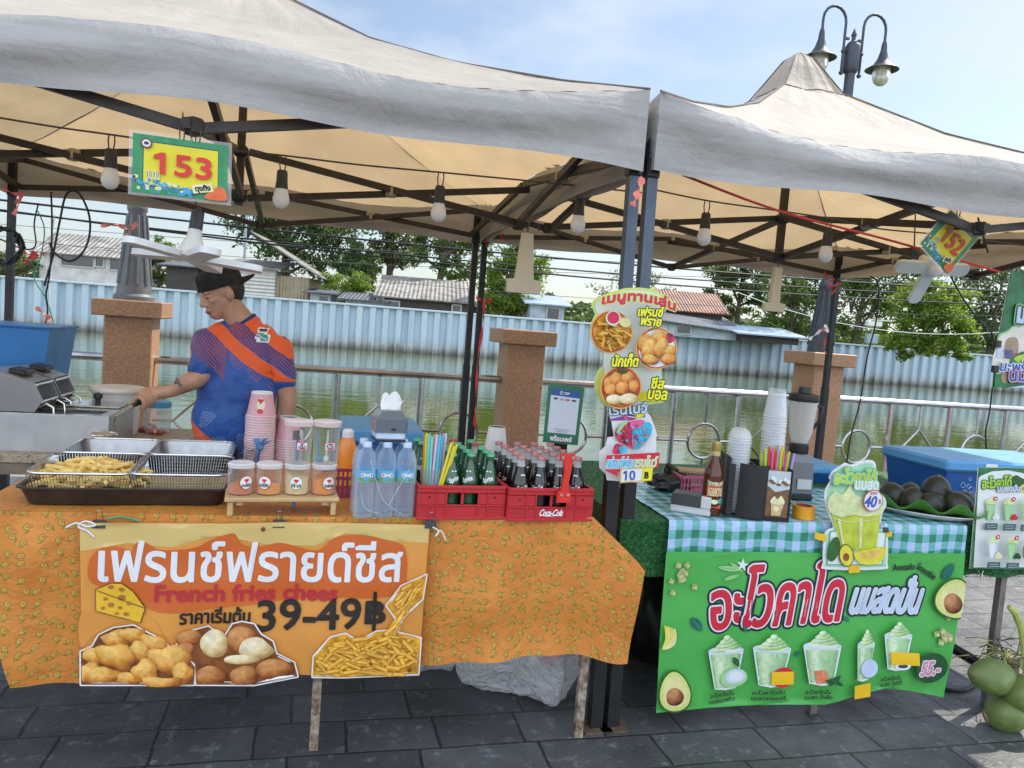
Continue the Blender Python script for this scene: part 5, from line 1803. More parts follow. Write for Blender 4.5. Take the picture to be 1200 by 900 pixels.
mat('sticker_ring', (.45, .06, .02), .5)
mat('sticker_green', (.25, .34, .08), .5)
jr = rw / 4 / 2 - .003
JH = .102
def cyl_fn(r):
    return lambda x, y, k=0.0: V(((r + k) * math.sin(x / r), -(r + k) * math.cos(x / r), y))
for k, (pm, fill, ring, txt) in enumerate((('powder_red', .45, 'sticker_ring', 'ปาปริก้า'), ('powder_orange', .42, 'sticker_ring', 'บาร์บีคิว'), ('powder_cream', .78, 'sticker_green', 'ชีส'), ('powder_deep', .72, 'sticker_ring', 'วิงซ์แซ่บ'))):
    x = -rw / 2 + .002 + (2 * k + 1) * (jr + .0022)
    p = RM @ V((x, .06, SH + .0005))
    lab = ('clear jar a third full of reddish powder, first on the bamboo stand', 'clear jar of orange powder sloping to one side, second on the bamboo stand',
           'clear jar of pale cream powder with a green edged sticker', 'clear jar nearly full of deep orange powder, last on the bamboo stand')[k]
    th = thing('powder_jar', lab, 'jar', p, rd, 'powder jars on the bamboo stand')
    a = MB(); a.open_lathe([(jr - .004, .001), (jr - .001, .006), (jr - .001, JH - .016), (jr - .002, JH - .014)], 'jar_plastic', n=24); a.lathe([(jr - .004, .001), (0, .001)], 'jar_plastic', n=24); a.build('jar_body', th)
    a = MB(); rr = jr - .0035
    vs = [V((rr * math.cos(t), rr * math.sin(t), z + (.010 * math.cos(t + k * 2) if i == 1 else 0))) for i, z in ((0, .003), (1, fill * (JH - .02))) for t in [2 * math.pi * q / 24 for q in range(24)]]
    a.add(vs, [(j, (j + 1) % 24, 24 + (j + 1) % 24, 24 + j) for j in range(24)] + [tuple(range(24))[::-1], tuple(range(24, 48))], pm); a.build('powder', th, 30)
    a = MB(); a.lathe([(.0, JH - .0155), (jr, JH - .0155), (jr + .001, JH - .004), (jr - .004, JH), (0, JH - .001)], 'jar_lid', n=24); a.build('lid', th)
    a = MB(); ar = Art(a, cyl_fn(jr - .001), .0006, grid=.008)
    cxs = (.018, -.016, -.004, .014)[k]
    ar.ell(cxs, .042, .0215, .0225, ring); ar.ell(cxs, .042, .0195, .0205, 'sign_white')
    ar.poly([(cxs + .008 * math.sin(t) ** 3 * 1.0, .049 + .007 * (math.cos(t) - .35 * math.cos(2 * t))) for t in [2 * math.pi * q / 20 for q in range(20)]], 'sign_red')
    ar.text(txt, (cxs - .0155, .028, cxs + .0155, .040), 'ink', .0004, grid=.006)
    a.build('sticker', th, 60)
for k, (x, lab) in enumerate(((.25, 'tall clear canister standing on the cream powder jar'), (.75, 'tall clear canister with spoons in it, on the deep orange jar'))):
    p = RM @ V((rw / 2 * x - .003, .06, SH + JH + .001))
    th = thing('canister', lab, 'canister', p, rd, 'tall canisters on the jars')
    h = .145; r0, r1 = .040, .0465
    a = MB(); a.open_lathe([(r0, .001), (r1, h - .018), (r1 - .001, h - .018)], 'jar_plastic', n=24); a.lathe([(r0, .001), (0, .001)], 'jar_plastic', n=24); a.build('canister_body', th)
    a = MB(); a.lathe([(0, h - .0175), (r1 + .001, h - .0175), (r1 + .0025, h - .003), (r1 - .004, h), (0, h - .002)], 'lid_pink', n=24) if 'lid_pink' in MATS else a.lathe([(0, h - .0175), (r1 + .001, h - .0175), (r1 + .0025, h - .003), (r1 - .004, h), (0, h - .002)], clear('lid_pink', (.88, .74, .72), .55, .3).name, n=24)
    a.build('lid', th)
    a = MB(); ar = Art(a, cyl_fn(.0435), .0012, grid=.008)
    ar.rect(-.008, .050, .028, .076, 'sign_red', .004); ar.rect(-.006, .052, .026, .074, 'sign_white', .003); ar.text('หวาน' if k else 'เค็ม', (-.002, .055, .022, .071), 'sign_navy', .0004, grid=.006)
    a.build('sticker', th, 60)
    if k:
        for m_, x0 in (('lid_blue', -.03), ('white_plastic', .006)):
            a = MB(); a.tube([(x0 * .6, .01, .004), (x0, .012, .11)], .0035, m_, 6); a.ball((x0 * .6, .01, .012), .01, m_, 8, 6, (1, .5, 1.2)); a.build('spoon', th)
q = RM @ V((.035 + rw * .0, .10, 0))
a = MB(); a.tube([(0, 0, 0), (.0, .004, .235)], .006, 'lid_blue', 7); a.tube([(-.004, .004, .232), (-.006, .006, .262)], [.014, .012], 'black_plastic', 10); a.ball((.012, .004, .25), .013, 'sign_white', 10, 6, (.6, .6, 1.3))
o = a.build('brush'); o.location = (q.x, q.y + .02, ZC); tag(o, 'blue handled brush with a striped head standing behind the canisters', 'brush')

# ---- stacks of paper cups, mouth down
mat('cup_pink', (.72, .38, .45), .5, var=.06)
mat('cup_white', (.78, .77, .76), .5, var=.03)
mat('heart_red', (.62, .04, .05), .5, var=.2)
cp = on_z(303, 541, T1 + .0);
def cup_mesh(top):
    a = MB()
    r0, r1, h = .0455, .062, .105
    a.open_lathe([(r1 - .002, .004), (r1 + .0025, .0035), (r1 + .0025, .0), (r1, .0005), (r0, h - .008), (r0 - .001, h), (r0 - .004, h), (r0 - .004, h - .007)], 'cup_pink', n=26)
    a.lathe([(r0 - .004, h - .007), (0, h - .007)], 'cup_white', n=26)
    me = a.mesh('paper_cup')
    me.materials.append(MATS['cup_white'])
    wi = [i for i, m_ in enumerate(me.materials) if m_ == MATS['cup_white']][0]
    for p in me.polygons:
        c = p.center
        if c.z < .0042 or c.z > h - .0075: p.material_index = wi
    return me
cm = cup_mesh(True)
CUPS = V((cp.x, cp.y, T1))
NC, STEP = 19, .0112
cbase = on_z(303, 540, T1 + .005)
kk = scale_at(cbase)
for i in range(NC):
    o = bpy.data.objects.new('paper_cup', cm); COL.objects.link(o)
    o.location = V((cbase.x + rnd.gauss(0, .0007), cbase.y, T1 + .004 + i * STEP)); o.rotation_euler = (0, 0, rnd.uniform(0, 6))
    tag(o, 'pink and white paper cup nested upside down in the tall stack' if i < NC - 1 else 'topmost pink paper cup with a printed heart on the tall cup stack', 'paper cup', 'paper cups in the tall stack' if i < NC - 1 else None)
    if i == NC - 1:
        o.rotation_euler = (0, 0, .15)
        a = MB(); fn_ = lambda x, y, k=0.0: V(((.062 - .157 * y + k) * math.sin(x / .052), -(.062 - .157 * y + k) * math.cos(x / .052), y))
        ar = Art(a, fn_, .001, grid=.006)
        ar.ell(.006, .052, .017, .030, 'sign_cream'); ar.poly([(.004 + .013 * math.sin(t) ** 3, .070 + .011 * (math.cos(t) - .35 * math.cos(2 * t))) for t in [2 * math.pi * q / 20 for q in range(20)]], 'heart_red')
        ar.ell(.010, .045, .009, .012, 'cup_white'); ar.ell(.004, .026, .011, .010, 'heart_red')
        a.build('printed_heart', o, 60)
c2b = on_z(331, 541, T1 + .005)
for i in range(9):
    o = bpy.data.objects.new('paper_cup', cm); COL.objects.link(o)
    o.location = V((c2b.x, c2b.y + .07, T1 + .004 + i * STEP)); o.rotation_euler = (0, 0, rnd.uniform(0, 6))
    tag(o, 'white rimmed paper cup in the shorter stack behind the tall cup stack', 'paper cup', 'paper cups in the shorter stack')
mat('cloth_blue', (.10, .24, .52), .7, var=.25, scale=40)
a = MB()
for k, (dx, dz, tx, tz) in enumerate(((0, .06, -.012, -.07), (.0, .06, -.04, -.02), (.0, .06, .02, .04), (.0, .06, .038, .03), (.0, .06, -.02, .035))):
    a.sheet(lambda u, v_: V((dx + tx * v_ + (.012 + .012 * v_) * (u - .5), -.010 * math.sin(v_ * 3) - .006 * math.sin(u * 6), dz + tz * v_ + .008 * (u - .5))), 5, 8, 'cloth_blue', .0015)
a.ball((0, -.004, .06), .016, 'cloth_blue', 10, 7, (1.1, .8, 1))
o = a.build('blue_cloth'); o.location = (cbase.x + .028, cbase.y - .075, T1 + .02); tag(o, 'blue cloth tied in a knot on the front of the paper cup stack', 'cloth')
# sauce bottle, maroon basket, yellow packet
q = L1(405, 556)
th = thing('sauce_bottle', 'orange sauce bottle with a white cap behind the canisters', 'bottle', V((q.x, q.y, T1)), 0)
mat('sauce_orange', (.80, .27, .03), .25, var=.08, spec=.6)
a = MB(); a.lathe([(.0, 0), (.036, 0), (.038, .02), (.038, .125), (.028, .155), (.024, .163), (0, .163)], 'sauce_orange', n=18); a.build('bottle_body', th)
a = MB(); a.lathe([(0, .1635), (.025, .1635), (.024, .19), (.016, .198), (0, .2)], 'white_plastic', n=16); a.build('cap', th)
qa, qb = L1(388, 582), L1(416, 582)
mat('basket_maroon', (.30, .035, .075), .45, var=.12)
th = thing('plastic_basket', 'maroon plastic basket between the canisters and the water bottles', 'basket', V(((qa.x + qb.x) / 2, qa.y, T1 + .004)), rd)
def lattice_basket(th, w, d, h, m):
    a = MB(); a.box((0, d / 2, .004), (w - .01, d - .01, .006), m); a.build('basket_floor', th, 0)
    a = MB()
    for x0, y0, x1, y1 in ((-w / 2, 0, w / 2, 0), (w / 2, 0, w / 2, d), (w / 2, d, -w / 2, d), (-w / 2, d, -w / 2, 0)):
        L_ = math.hypot(x1 - x0, y1 - y0); n_ = max(3, int(L_ / .016))
        for i in range(n_):
            t = (i + .5) / n_; p = V((x0 + (x1 - x0) * t, y0 + (y1 - y0) * t, 0))
            a.bar(p + Z * .006, p + Z * (h - .006), .007, .0026, m, V((y1 - y0, x0 - x1, 0)))
        for z in (.005, h * .5, h - .006):
            a.bar((x0, y0, z), (x1, y1, z), .004, .012 if z != h * .5 else .005, m)
    a.build('basket_wall', th, 0)
lattice_basket(th, .12, .15, .078, 'basket_maroon')

# ---- shrink wrapped water
clear('pet_blue', (.58, .76, .92), .2, .08)
clear('film', (.86, .90, .95), .05, .07, .9)
mat('water_label', (.12, .46, .68), .4, var=.12, scale=20)
mat('label_green', (.20, .42, .05), .4, var=.4, scale=60)
mat('cap_white', (.50, .60, .76), .45)
clear('pet_fill', (.72, .86, .98), .09, .06, .9)
wa, wb = L1(415, 609), L1(486, 608)
wd = math.atan2(wb.y - wa.y, wb.x - wa.x); ww = (wb - wa).length
th = thing('water_pack', 'shrink wrapped pack of blue tinted water bottles', 'water pack', V(((wa.x + wb.x) / 2, (wa.y + wb.y) / 2, ZC)), wd)
br = ww / 6
BH = .255
prof = [(br * .7, .001), (br * .96, .006)]
for i in range(6):
    z = .014 + i * .0175
    prof += [(br * .97, z), (br * .90, z + .008), (br * .97, z + .0165)]
prof += [(br * .97, .122), (br * .97, .158), (br * .99, .165), (br * .96, .190), (br * .82, .215), (br * .50, .234), (br * .42, .240), (0, .240)]
for j in range(2):
    for i in range(3):
        x, y = (i - 1) * br * 2, br + j * br * 2
        a = MB(); a.lathe(prof, 'pet_fill', (x, y, 0), 20); bo = a.build('bottle', th)
        a = MB(); a.open_lathe([(br * .985, .124), (br * .99, .128), (br * .99, .160), (br * .985, .163)], 'water_label', (x, y, 0), 24)
        ar = Art(a, lambda u, v_, k=0.0, x=x, y=y: V((x + (br + k) * math.sin(u / br), y - (br + k) * math.cos(u / br), v_)), .0005, grid=.01)
        ar.poly([(-.04, .126), (.04, .126), (.03, .133), (.012, .137), (-.004, .132), (-.02, .138), (-.035, .134)], 'label_green', 3)
        ar.rect(-.020, .141, .020, .155, 'sign_white', .004); ar.rect(-.016, .144, .016, .152, 'heart_red', .002)
        a.build('label', bo, 60)
        a = MB(); a.lathe([(0, .238), (br * .47, .238), (br * .47, BH - .004), (br * .4, BH), (0, BH)], 'cap_white', (x, y, 0), 14); a.build('cap', bo)
a = MB()
def film(p, q):
    t = p * 2 * math.pi
    W_, D_ = br * 3.03, br * 2.04
    c_, s_ = math.cos(t), math.sin(t)
    e = .28
    x = W_ * math.copysign(abs(c_) ** e, c_); y = br * 2 + D_ * math.copysign(abs(s_) ** e, s_)
    pinch = 1 - max(0, (q - .72) / .28) ** 2 * .10
    w_ = 1 + .010 * noise.noise(V((x * 30, y * 30, q * 7)))
    return V((x * pinch * w_, br * 2 + (y - br * 2) * pinch * w_, .002 + q * .225))
a.sheet(film, 60, 14, 'film'); a.build('shrink_film', th, 60)
a = MB()
for pts in (((-.06, -.003, .20), (-.03, -.004, .11), (0, -.004, .055), (.06, -.004, .015)), ((.07, -.004, .17), (.03, -.004, .09), (.01, -.004, .05)), ((-.085, -.004, .09), (-.07, -.004, .04), (-.02, -.004, .02))):
    a.tube([V(p) for p in cat_rom(pts, 5, False)], .0006, 'sign_white', 4)
a.build('film_crease', th)
# napkin box standing on the pack
WM = Matrix.Translation(V(((wa.x + wb.x) / 2, (wa.y + wb.y) / 2, ZC))) @ Matrix.Rotation(wd, 4, 'Z')
clear('smoke_plastic', (.18, .20, .22), .55, .1)
mat('tissue', (.82, .82, .81), .8, var=.03)
p = WM @ V((.008, .075, BH + .001))
th = thing('napkin_dispenser', 'napkin dispenser with a tissue sticking out, standing on the water bottles', 'napkin box', p, wd)
a = MB(); a.box((0, 0, .038), (.098, .090, .062), 'cap_white', bev=.004); a.build('box', th, 0)
a = MB(); a.hull([(-.052, -.048, .03), (.054, -.048, .03), (-.052, .05, .03), (.054, .05, .03), (-.030, -.04, .105), (.034, -.04, .105), (-.03, .04, .105), (.034, .04, .105), (-.052, -.048, .075), (.054, -.048, .075), (-.052, .05, .075), (.054, .05, .075)], 'smoke_plastic'); a.build('cover', th, 0)
a = MB(); a.box((0, 0, .0035), (.104, .096, .007), 'black_plastic', bev=.002); a.build('base', th, 0)
a = MB(); a.box((.008, -.0465, .042), (.018, .003, .008), 'black_plastic', bev=.001); a.build('slot', th, 0)
a = MB()
a.sheet(lambda u, v_: V((-.030 + .064 * u - .004 * math.sin(v_ * 4), -.02 + .022 * math.sin(u * 3 + v_) + .01 * v_, .095 + .058 * v_ * (1 - .35 * u) + .012 * math.sin(u * 7) * v_)), 8, 8, 'tissue')
a.sheet(lambda u, v_: V((-.015 + .05 * u, .005 - .02 * math.sin(u * 2.6), .10 + .068 * v_ * (.55 + .45 * math.sin(u * 3)))), 8, 8, 'tissue')
a.build('tissue', th, 60)

# ---- red drink crates
mat('crate_red', (.52, .022, .03), .38, var=.10, scale=7, spec=.5)
mat('crate_dark', (.05, .004, .006), .5)
def crate(label, pa, pb, logo):
    d_ = math.atan2(pb.y - pa.y, pb.x - pa.x); w = (pb - pa).length - .004
    O = V(((pa.x + pb.x) / 2, (pa.y + pb.y) / 2, ZC))
    th = thing('drink_crate', label, 'crate', O, d_, 'red drink crates')
    D, H_, t = .42, .118, .008
    a = MB()
    # front wall with window openings, built from bands
    def wall(x0, x1, z0, z1, y, th_=t):
        a.box(((x0 + x1) / 2, y, (z0 + z1) / 2), (x1 - x0, th_, z1 - z0), 'crate_red', bev=.0015)
    for y, front in ((t / 2, True), (D - t / 2, False)):
        wall(-w / 2, w / 2, 0, .052, y); wall(-w / 2, w / 2, .092, H_, y)
        wall(-w / 2, -w * .18, .0525, .0915, y); wall(w * .18, w / 2, .0525, .0915, y); wall(-.005, .005, .0525, .0915, y)
    for x in (-w / 2 + t / 2, w / 2 - t / 2):
        a.box((x, D / 2, H_ / 2), (t, D - 2 * t - .001, H_), 'crate_red', bev=.0015)
    a.box((0, D / 2, .006), (w - 2 * t - .001, D - 2 * t - .001, .008), 'crate_red')
    f_ = -.0022
    for z, hh_ in ((H_ - .005, .010), (.097, .004), (.050, .004), (.005, .008)):
        a.box((0, f_, z), (w - .002, .006, hh_), 'crate_red', bev=.0012)
    for x in (-w * .29, w * .29, -w * .18, w * .18):
        a.box((x, f_ + .0004, H_ / 2), (.005, .005, H_ - .014), 'crate_red', bev=.001)
    for sx in (-1, 1):
        for q in range(4):
            a.box((sx * (w * .335 + q * .011), -.0008, .042), (.0045, .003, .03), 'crate_red', bev=.001)
        a.box((sx * w * .395, -.0006, .018), (w * .19, .003, .004), 'crate_red'); a.box((sx * w * .395, -.0006, .027), (w * .19, .003, .003), 'crate_red')
        a.lathe([(.0, .0012), (.0042, .0012), (.0042, 0), (0, 0)], 'crate_dark', (sx * w * .37, -.0002, .078), 8, Matrix.Rotation(R(90), 3, 'X'))
    a.build('crate_body', th, 0)
    if logo:
        b_ = MB(); ar = Art(b_, lambda x, y, k=0.0: V((x, -.0012 - k, y)), .0005, grid=0)
        ar.text('Coca-Cola', (-.040, .020, .046, .043), 'sign_white', .0009, shear=.35)
        ar.line([(-.030, .022), (-.010, .019), (.02, .0215)], .0022, 'sign_white', 4)
        b_.build('logo', th, 0)
    return Matrix.Translation(O) @ Matrix.Rotation(d_, 4, 'Z'), w, d_
ca, cb_, cc_, cd = L1(487, 609), L1(591.5, 609), L1(593, 611), L1(694, 611)
CM1, cw1, cd1 = crate('left red drink crate holding green bottles and the straws', ca, cb_, False)
CM2, cw2, cd2 = crate('right red drink crate with a white script drink logo holding cola bottles', cc_, cd, True)
# bottles
m, n, l, b = newmat('glass_green')
b.inputs['Base Color'].default_value = (.005, .065, .018, 1); b.inputs['Roughness'].default_value = .05; b.inputs['Specular IOR Level'].default_value = .8
b.inputs['Coat Weight'].default_value = .4
m, n, l, b = newmat('glass_cola')
b.inputs['Base Color'].default_value = (.010, .006, .006, 1); b.inputs['Roughness'].default_value = .05; b.inputs['Specular IOR Level'].default_value = .8
m, n, l, b = newmat('glass_red')
b.inputs['Base Color'].default_value = (.30, .010, .008, 1); b.inputs['Roughness'].default_value = .06; b.inputs['Specular IOR Level'].default_value = .8
clear('glass_neck', (.75, .80, .80), .38, .05)
mat('cap_red', (.42, .07, .07), .4, .3, var=.2); mat('cap_green', (.10, .42, .22), .4, .2, var=.2); mat('cap_pink', (.55, .20, .20), .4, .3, var=.2)
BPROF = [(.027, .001), (.030, .006), (.0295, .03), (.0265, .055), (.0268, .075), (.0302, .098), (.0300, .112), (.0265, .135), (.0195, .158), (.0150, .176)]
NPROF = [(.0150, .176), (.0132, .192), (.0128, .204), (.0, .204)]
def drink(label, group, p, rz, gm, neck, cap, mark):
    th = thing('drink_bottle', label, 'bottle', p, rz, group)
    a = MB(); a.lathe(BPROF + [(0, .1762)], gm, n=16); a.build('bottle_glass', th)
    a = MB(); a.lathe([(0, .1764)] + NPROF[0:1] + NPROF[1:], neck, n=14); a.build('neck', th)
    a = MB(); a.lathe([(0, .201), (.0145, .201), (.0158, .203), (.0145, .212), (.0, .2135)], cap, n=18); a.build('cap', th)
    a = MB(); ar = Art(a, cyl_fn(.0303), .0004, grid=.01)
    fnp = ar.fn
    def bf(x, y, k=0.0):
        r_ = .0303
        for (r0, z0_), (r1, z1_) in zip(BPROF, BPROF[1:]):
            if z0_ <= y <= z1_:
                r_ = r0 + (r1 - r0) * (y - z0_) / (z1_ - z0_)
        return V(((r_ + k) * math.sin(x / .03), -(r_ + k) * math.cos(x / .03), y))
    ar.fn = bf
    if mark == 'green':
        ar.text('Sprite', (-.019, .113, .019, .134), 'sign_white', .0006, rot=.35, grid=.006); ar.rect(-.012, .150, .012, .154, 'sign_white')
    else:
        ar.text('Coca-Cola', (-.021, .098, .021, .113), 'sign_white', .0005, shear=.3, rot=.12, grid=.006); ar.rect(-.010, .146, .010, .150, 'sign_white')
    a.build('printed_mark', th, 60)
    return th
GL, GG = 'green soda bottle with a green cap standing in the left red crate', 'green soda bottles in the left crate'
g0 = None
cells = []
rr = random.Random(9)
for j in range(5):
    for i in range(4):
        cells.append((i, j))
def cell(M_, w, i, j, nx, dep=.42):
    return M_ @ V((-w / 2 + .018 + (i + .5) * (w - .036) / nx + rr.uniform(-.003, .003), .045 + j * (dep - .08) / 4.6 + rr.uniform(-.003, .003), .011))
r0_ = None
for i, j in cells:
    if i == 0 and j < 3:
        continue
    p = cell(CM1, cw1, i, j, 4)
    if (i, j) in ((1, 3), (3, 3), (2, 4), (1, 4)):
        if r0_ is None:
            r0_ = drink('red soda bottle with a red cap at the back of the left crate', 'red soda bottles in the left crate', p, cd1 + .3, 'glass_red', 'glass_neck', 'cap_red', 'cola')
        else:
            copy_tree(r0_, loc=p, rz=cd1 + rr.uniform(-.6, .6))
    elif g0 is None:
        g0 = drink(GL, GG, p, cd1 + .2, 'glass_green', 'glass_green', 'cap_green', 'green')
    else:
        copy_tree(g0, loc=p, rz=cd1 + rr.uniform(-.5, .7))
k0 = None
for j in range(5):
    for i in range(4):
        p = cell(CM2, cw2, i, j, 4)
        if k0 is None:
            k0 = drink('small cola bottle with a dull red cap standing in the right red crate', 'cola bottles in the right crate', p, cd2 + .1, 'glass_cola', 'glass_neck', 'cap_pink', 'cola')
        else:
            copy_tree(k0, loc=p, rz=cd2 + rr.uniform(-.7, .7))
# opener clipped on the crate
mat('opener_red', (.72, .03, .02), .4, var=.06)
p = CM2 @ V((.0, -.004, 0))
oq = CM2 @ V((-cw2 / 2 + (655 - 592) / 102 * cw2, -.008, .095))
th = thing('bottle_opener', 'bright red bottle opener hooked upright on the right crate', 'bottle opener', oq, cd2)
a = MB()
pts = [(-.028, 0), (.027, 0), (.027, .034), (.016, .040), (.014, .075), (.020, .120), (.024, .150), (.030, .152), (.030, .172), (-.026, .172), (-.026, .152), (-.014, .148), (-.006, .110), (-.010, .075), (-.014, .042), (-.028, .034)]
a.prism([(x * .92, y - .022) for x, y in pts], lambda x, y, d: V((x, -d - .004, y)), .012, 'opener_red'); a.build('opener_body', th, 30)
for x, z in ((-.012, .006), (.012, .006), (-.018, .138), (.02, .138)):
    a = MB(); a.lathe([(0, .003), (.005, .003), (.0055, 0), (0, 0)], 'steel', (x, -.0165, z), 10, Matrix.Rotation(R(90), 3, 'X')); a.build('screw', th)
# straws in a clear cup
p = cell(CM1, cw1, 0, 0, 4) + V((.0, .03, 0))
SC = p
th = thing('straw_cup', 'clear plastic cup holding long straws in the left crate', 'cup', p, cd1)
a = MB(); a.open_lathe([(.036, .001), (.043, .15), (.0445, .151), (.0445, .154), (.041, .154), (.035, .004)], 'jar_plastic', n=20); a.lathe([(0, .002), (.035, .002)], 'jar_plastic', n=20); a.build('cup_body', th)
SCOL = {'orange': (.80, .36, .10), 'yellow': (.78, .66, .05), 'mint': (.22, .62, .55), 'aqua': (.12, .52, .68), 'lilac': (.62, .48, .72)}
for k, c in SCOL.items():
    mat('straw_' + k, c, .3, var=.05)
straws = [('orange', -.030, 0, -.034, 0), ('yellow', -.022, -.014, -.026, -.02), ('mint', -.014, -.022, -.016, -.026), ('mint', -.004, -.026, -.006, -.03), ('lilac', .002, -.028, .010, -.03), ('aqua', .014, -.024, .020, -.026), ('aqua', .020, -.012, .027, -.016), ('lilac', .026, -.002, .038, 0),
          ('lilac', .016, .012, .030, .010), ('mint', -.018, .012, -.02, .014), ('orange', 0, .02, -.004, .024), ('yellow', .012, -.03, .062, -.036), ('yellow', .018, -.03, .073, -.03), ('yellow', .022, -.026, .08, -.024), ('orange', .02, -.014, .066, -.012)]
for k, (c, x0, y0, x1, y1) in enumerate(straws):
    ht = .265 + (k * 37 % 10) * .0012 if abs(x1 - x0) < .03 else .238 + (k % 3) * .006
    a = MB()
    a.open_lathe([(.0048, 0), (.0048, 1), (.0040, 1), (.0040, 0)], 'straw_' + c, n=10)
    p0, p1 = V((x0, y0, .008)), V((x1, y1, ht))
    d_ = p1 - p0
    rot = d_.to_track_quat('Z', 'Y').to_matrix()
    a.v = [rot @ V((q.x, q.y, q.z * d_.length)) for q in a.v]
    o = a.build('straw'); o.location = SC + p0
    tag(o, {'orange': 'pale orange', 'yellow': 'yellow', 'mint': 'mint green', 'aqua': 'aqua blue', 'lilac': 'lilac'}[c] + (' straw leaning to the right' if abs(x1 - x0) > .03 else ' straw upright') + ' in the clear straw cup of the left crate', 'straw', c + (' leaning' if abs(x1 - x0) > .03 else '') + ' straws in the left crate')
# white cups behind, payment sign, black box, blue cooler behind
q = L1(624, 552)
clear('cup_frost', (.84, .84, .82), .66, .3)
CF = MB(); CF.open_lathe([(.034, 0), (.050, .115), (.053, .116), (.053, .120), (.049, .120), (.033, .004)], 'cup_frost', n=22); CF.lathe([(0, .002), (.033, .002)], 'cup_frost', n=22)
cfm = CF.mesh('plastic_cup')
qq = CM2 @ V((-.075, .50, 0))
for i in range(12):
    o = bpy.data.objects.new('plastic_cup', cfm); COL.objects.link(o)
    o.rotation_euler = (math.pi, 0, 0); o.location = V((qq.x, qq.y, T1 + .128 + i * .0125))
    tag(o, 'white plastic cup nested upside down in the stack behind the cola crate', 'plastic cup', 'white plastic cups behind the cola crate')
p = on_z(640, 560, T1)
b0, b1, b2, b3 = [on_y(x, y, CM2.translation.y + .47) for x, y in ((636, 518), (677, 522), (685, 454), (643, 448))]
O = V((b0.x, b0.y + .02, T1))
th = thing('payment_sign', 'green framed payment sign standing behind the cola bottles', 'sign', O, 0)
fn_ = quad_fn(b0 - O, b1 - O, b2 - O, b3 - O, .18, .26)
a = MB(); ar = Art(a, fn_, .001, grid=0)
a.add([fn_(x, y, -.006) for x, y in ((0, 0), (.18, 0), (.18, .26), (0, .26))] + [fn_(x, y, 0) for x, y in ((0, 0), (.18, 0), (.18, .26), (0, .26))], [(0, 1, 2, 3), (4, 5, 6, 7), (0, 1, 5, 4), (1, 2, 6, 5), (2, 3, 7, 6), (3, 0, 4, 7)], 'sign_green2' if 'sign_green2' in MATS else mat('sign_green2', (.035, .17, .10), .35).name)
ar.rect(.018, .045, .162, .236, 'paper_white' if 'paper_white' in MATS else mat('paper_white', (.66, .70, .78), .5, var=.03).name)
ar.rect(.018, .208, .162, .236, 'pay_blue' if 'pay_blue' in MATS else mat('pay_blue', (.03, .10, .33), .4).name)
ar.ell(.070, .222, .008, .008, 'sign_white', n=14); ar.ell(.07, .222, .005, .005, 'pay_blue', n=12); ar.rect(.084, .223, .112, .227, 'sign_white'); ar.rect(.084, .217, .106, .220, 'sign_white')
for x, mm in ((.034, 'ink'), (.066, 'paper_grey'), (.094, 'sign_red'), (.126, 'ink')):
    ar.rect(x, .192, x + .018, .199, mm if mm in MATS else mat(mm, (.4, .42, .45), .5).name)
ar.rect(.05, .062, .128, .066, 'paper_grey'); ar.rect(.06, .053, .118, .056, 'paper_grey')
ar.text('พร้อมเพย์', (.035, .012, .145, .036), 'sign_white', .0012)
a.build('sign_board', th, 0)
a = MB(); bt = (b0 + b1) / 2 - O
a.bar((bt.x, .02, 0), bt + (b3 - b0) * .5 + V((0, .012, 0)), .06, .006, 'black_plastic', V((0, 1, 0))); a.box((bt.x, .02, .004), (.12, .09, .008), 'black_plastic', bev=.002); a.build('stand', th, 0)
q = CM2 @ V((.165, .46, 0))
th = thing('card_machine', 'black box standing behind the right end of the cola crate', 'box', V((q.x, q.y, T1)), cd2)
a = MB(); a.hull([(-.05, -.05, 0), (.05, -.05, 0), (-.05, .06, 0), (.05, .06, 0), (-.045, -.02, .155), (.045, -.02, .155), (-.045, .05, .16), (.045, .05, .16)], 'black_plastic'); a.build('case', th, 0)
a = MB(); a.box((0, -.03, .135), (.05, .01, .012), 'sign_white', Matrix.Rotation(R(-12), 3, 'X')); a.build('label_strip', th, 0)
def cooler(name, label, p, rz, w, d, h, m, mlid, lidh=.07, over=.02, hasp=True):
    th = thing(name, label, 'cooler', p, rz)
    a = MB(); a.hull([(x * (w / 2 - .02 * (1 - z)), d / 2 + y * (d / 2 - .02 * (1 - z)), z * (h - lidh)) for x in (-1, 1) for y in (-1, 1) for z in (0, 1)], m); a.build('cooler_body', th, 0)
    a = MB(); a.box((0, d / 2, h - lidh / 2 + .0015), (w + over * 2, d + over * 2, lidh), mlid, bev=.012); lid = a.build('lid', th, 30)
    if hasp:
        for x in (-w * .22, w * .22):
            b_ = MB(); b_.box((x, -over - .006, h - lidh * .6), (.07, .012, .05), 'white_plastic', bev=.005); b_.build('latch', lid, 0)
    return th
mat('cooler_blue', (.015, .10, .36), .4, var=.1, scale=3)
mat('cooler_lid', (.10, .33, .66), .42, var=.12, scale=4)
q = on_row(398, 545, az=A1, p=O1 + N1 * 1.3)
ql, qr = on_row(402, 510, az=A1, p=O1 + N1 * 1.3), on_row(492, 512, az=A1, p=O1 + N1 * 1.3)
w_ = (qr - ql).length
mid = (ql + qr) / 2
cooler('cooler_box', 'low blue cooler with a pale blue lid behind the water bottles', V((mid.x, mid.y, 0)), A1, w_, .5, mid.z + .03, 'cooler_blue', 'cooler_lid', hasp=False)

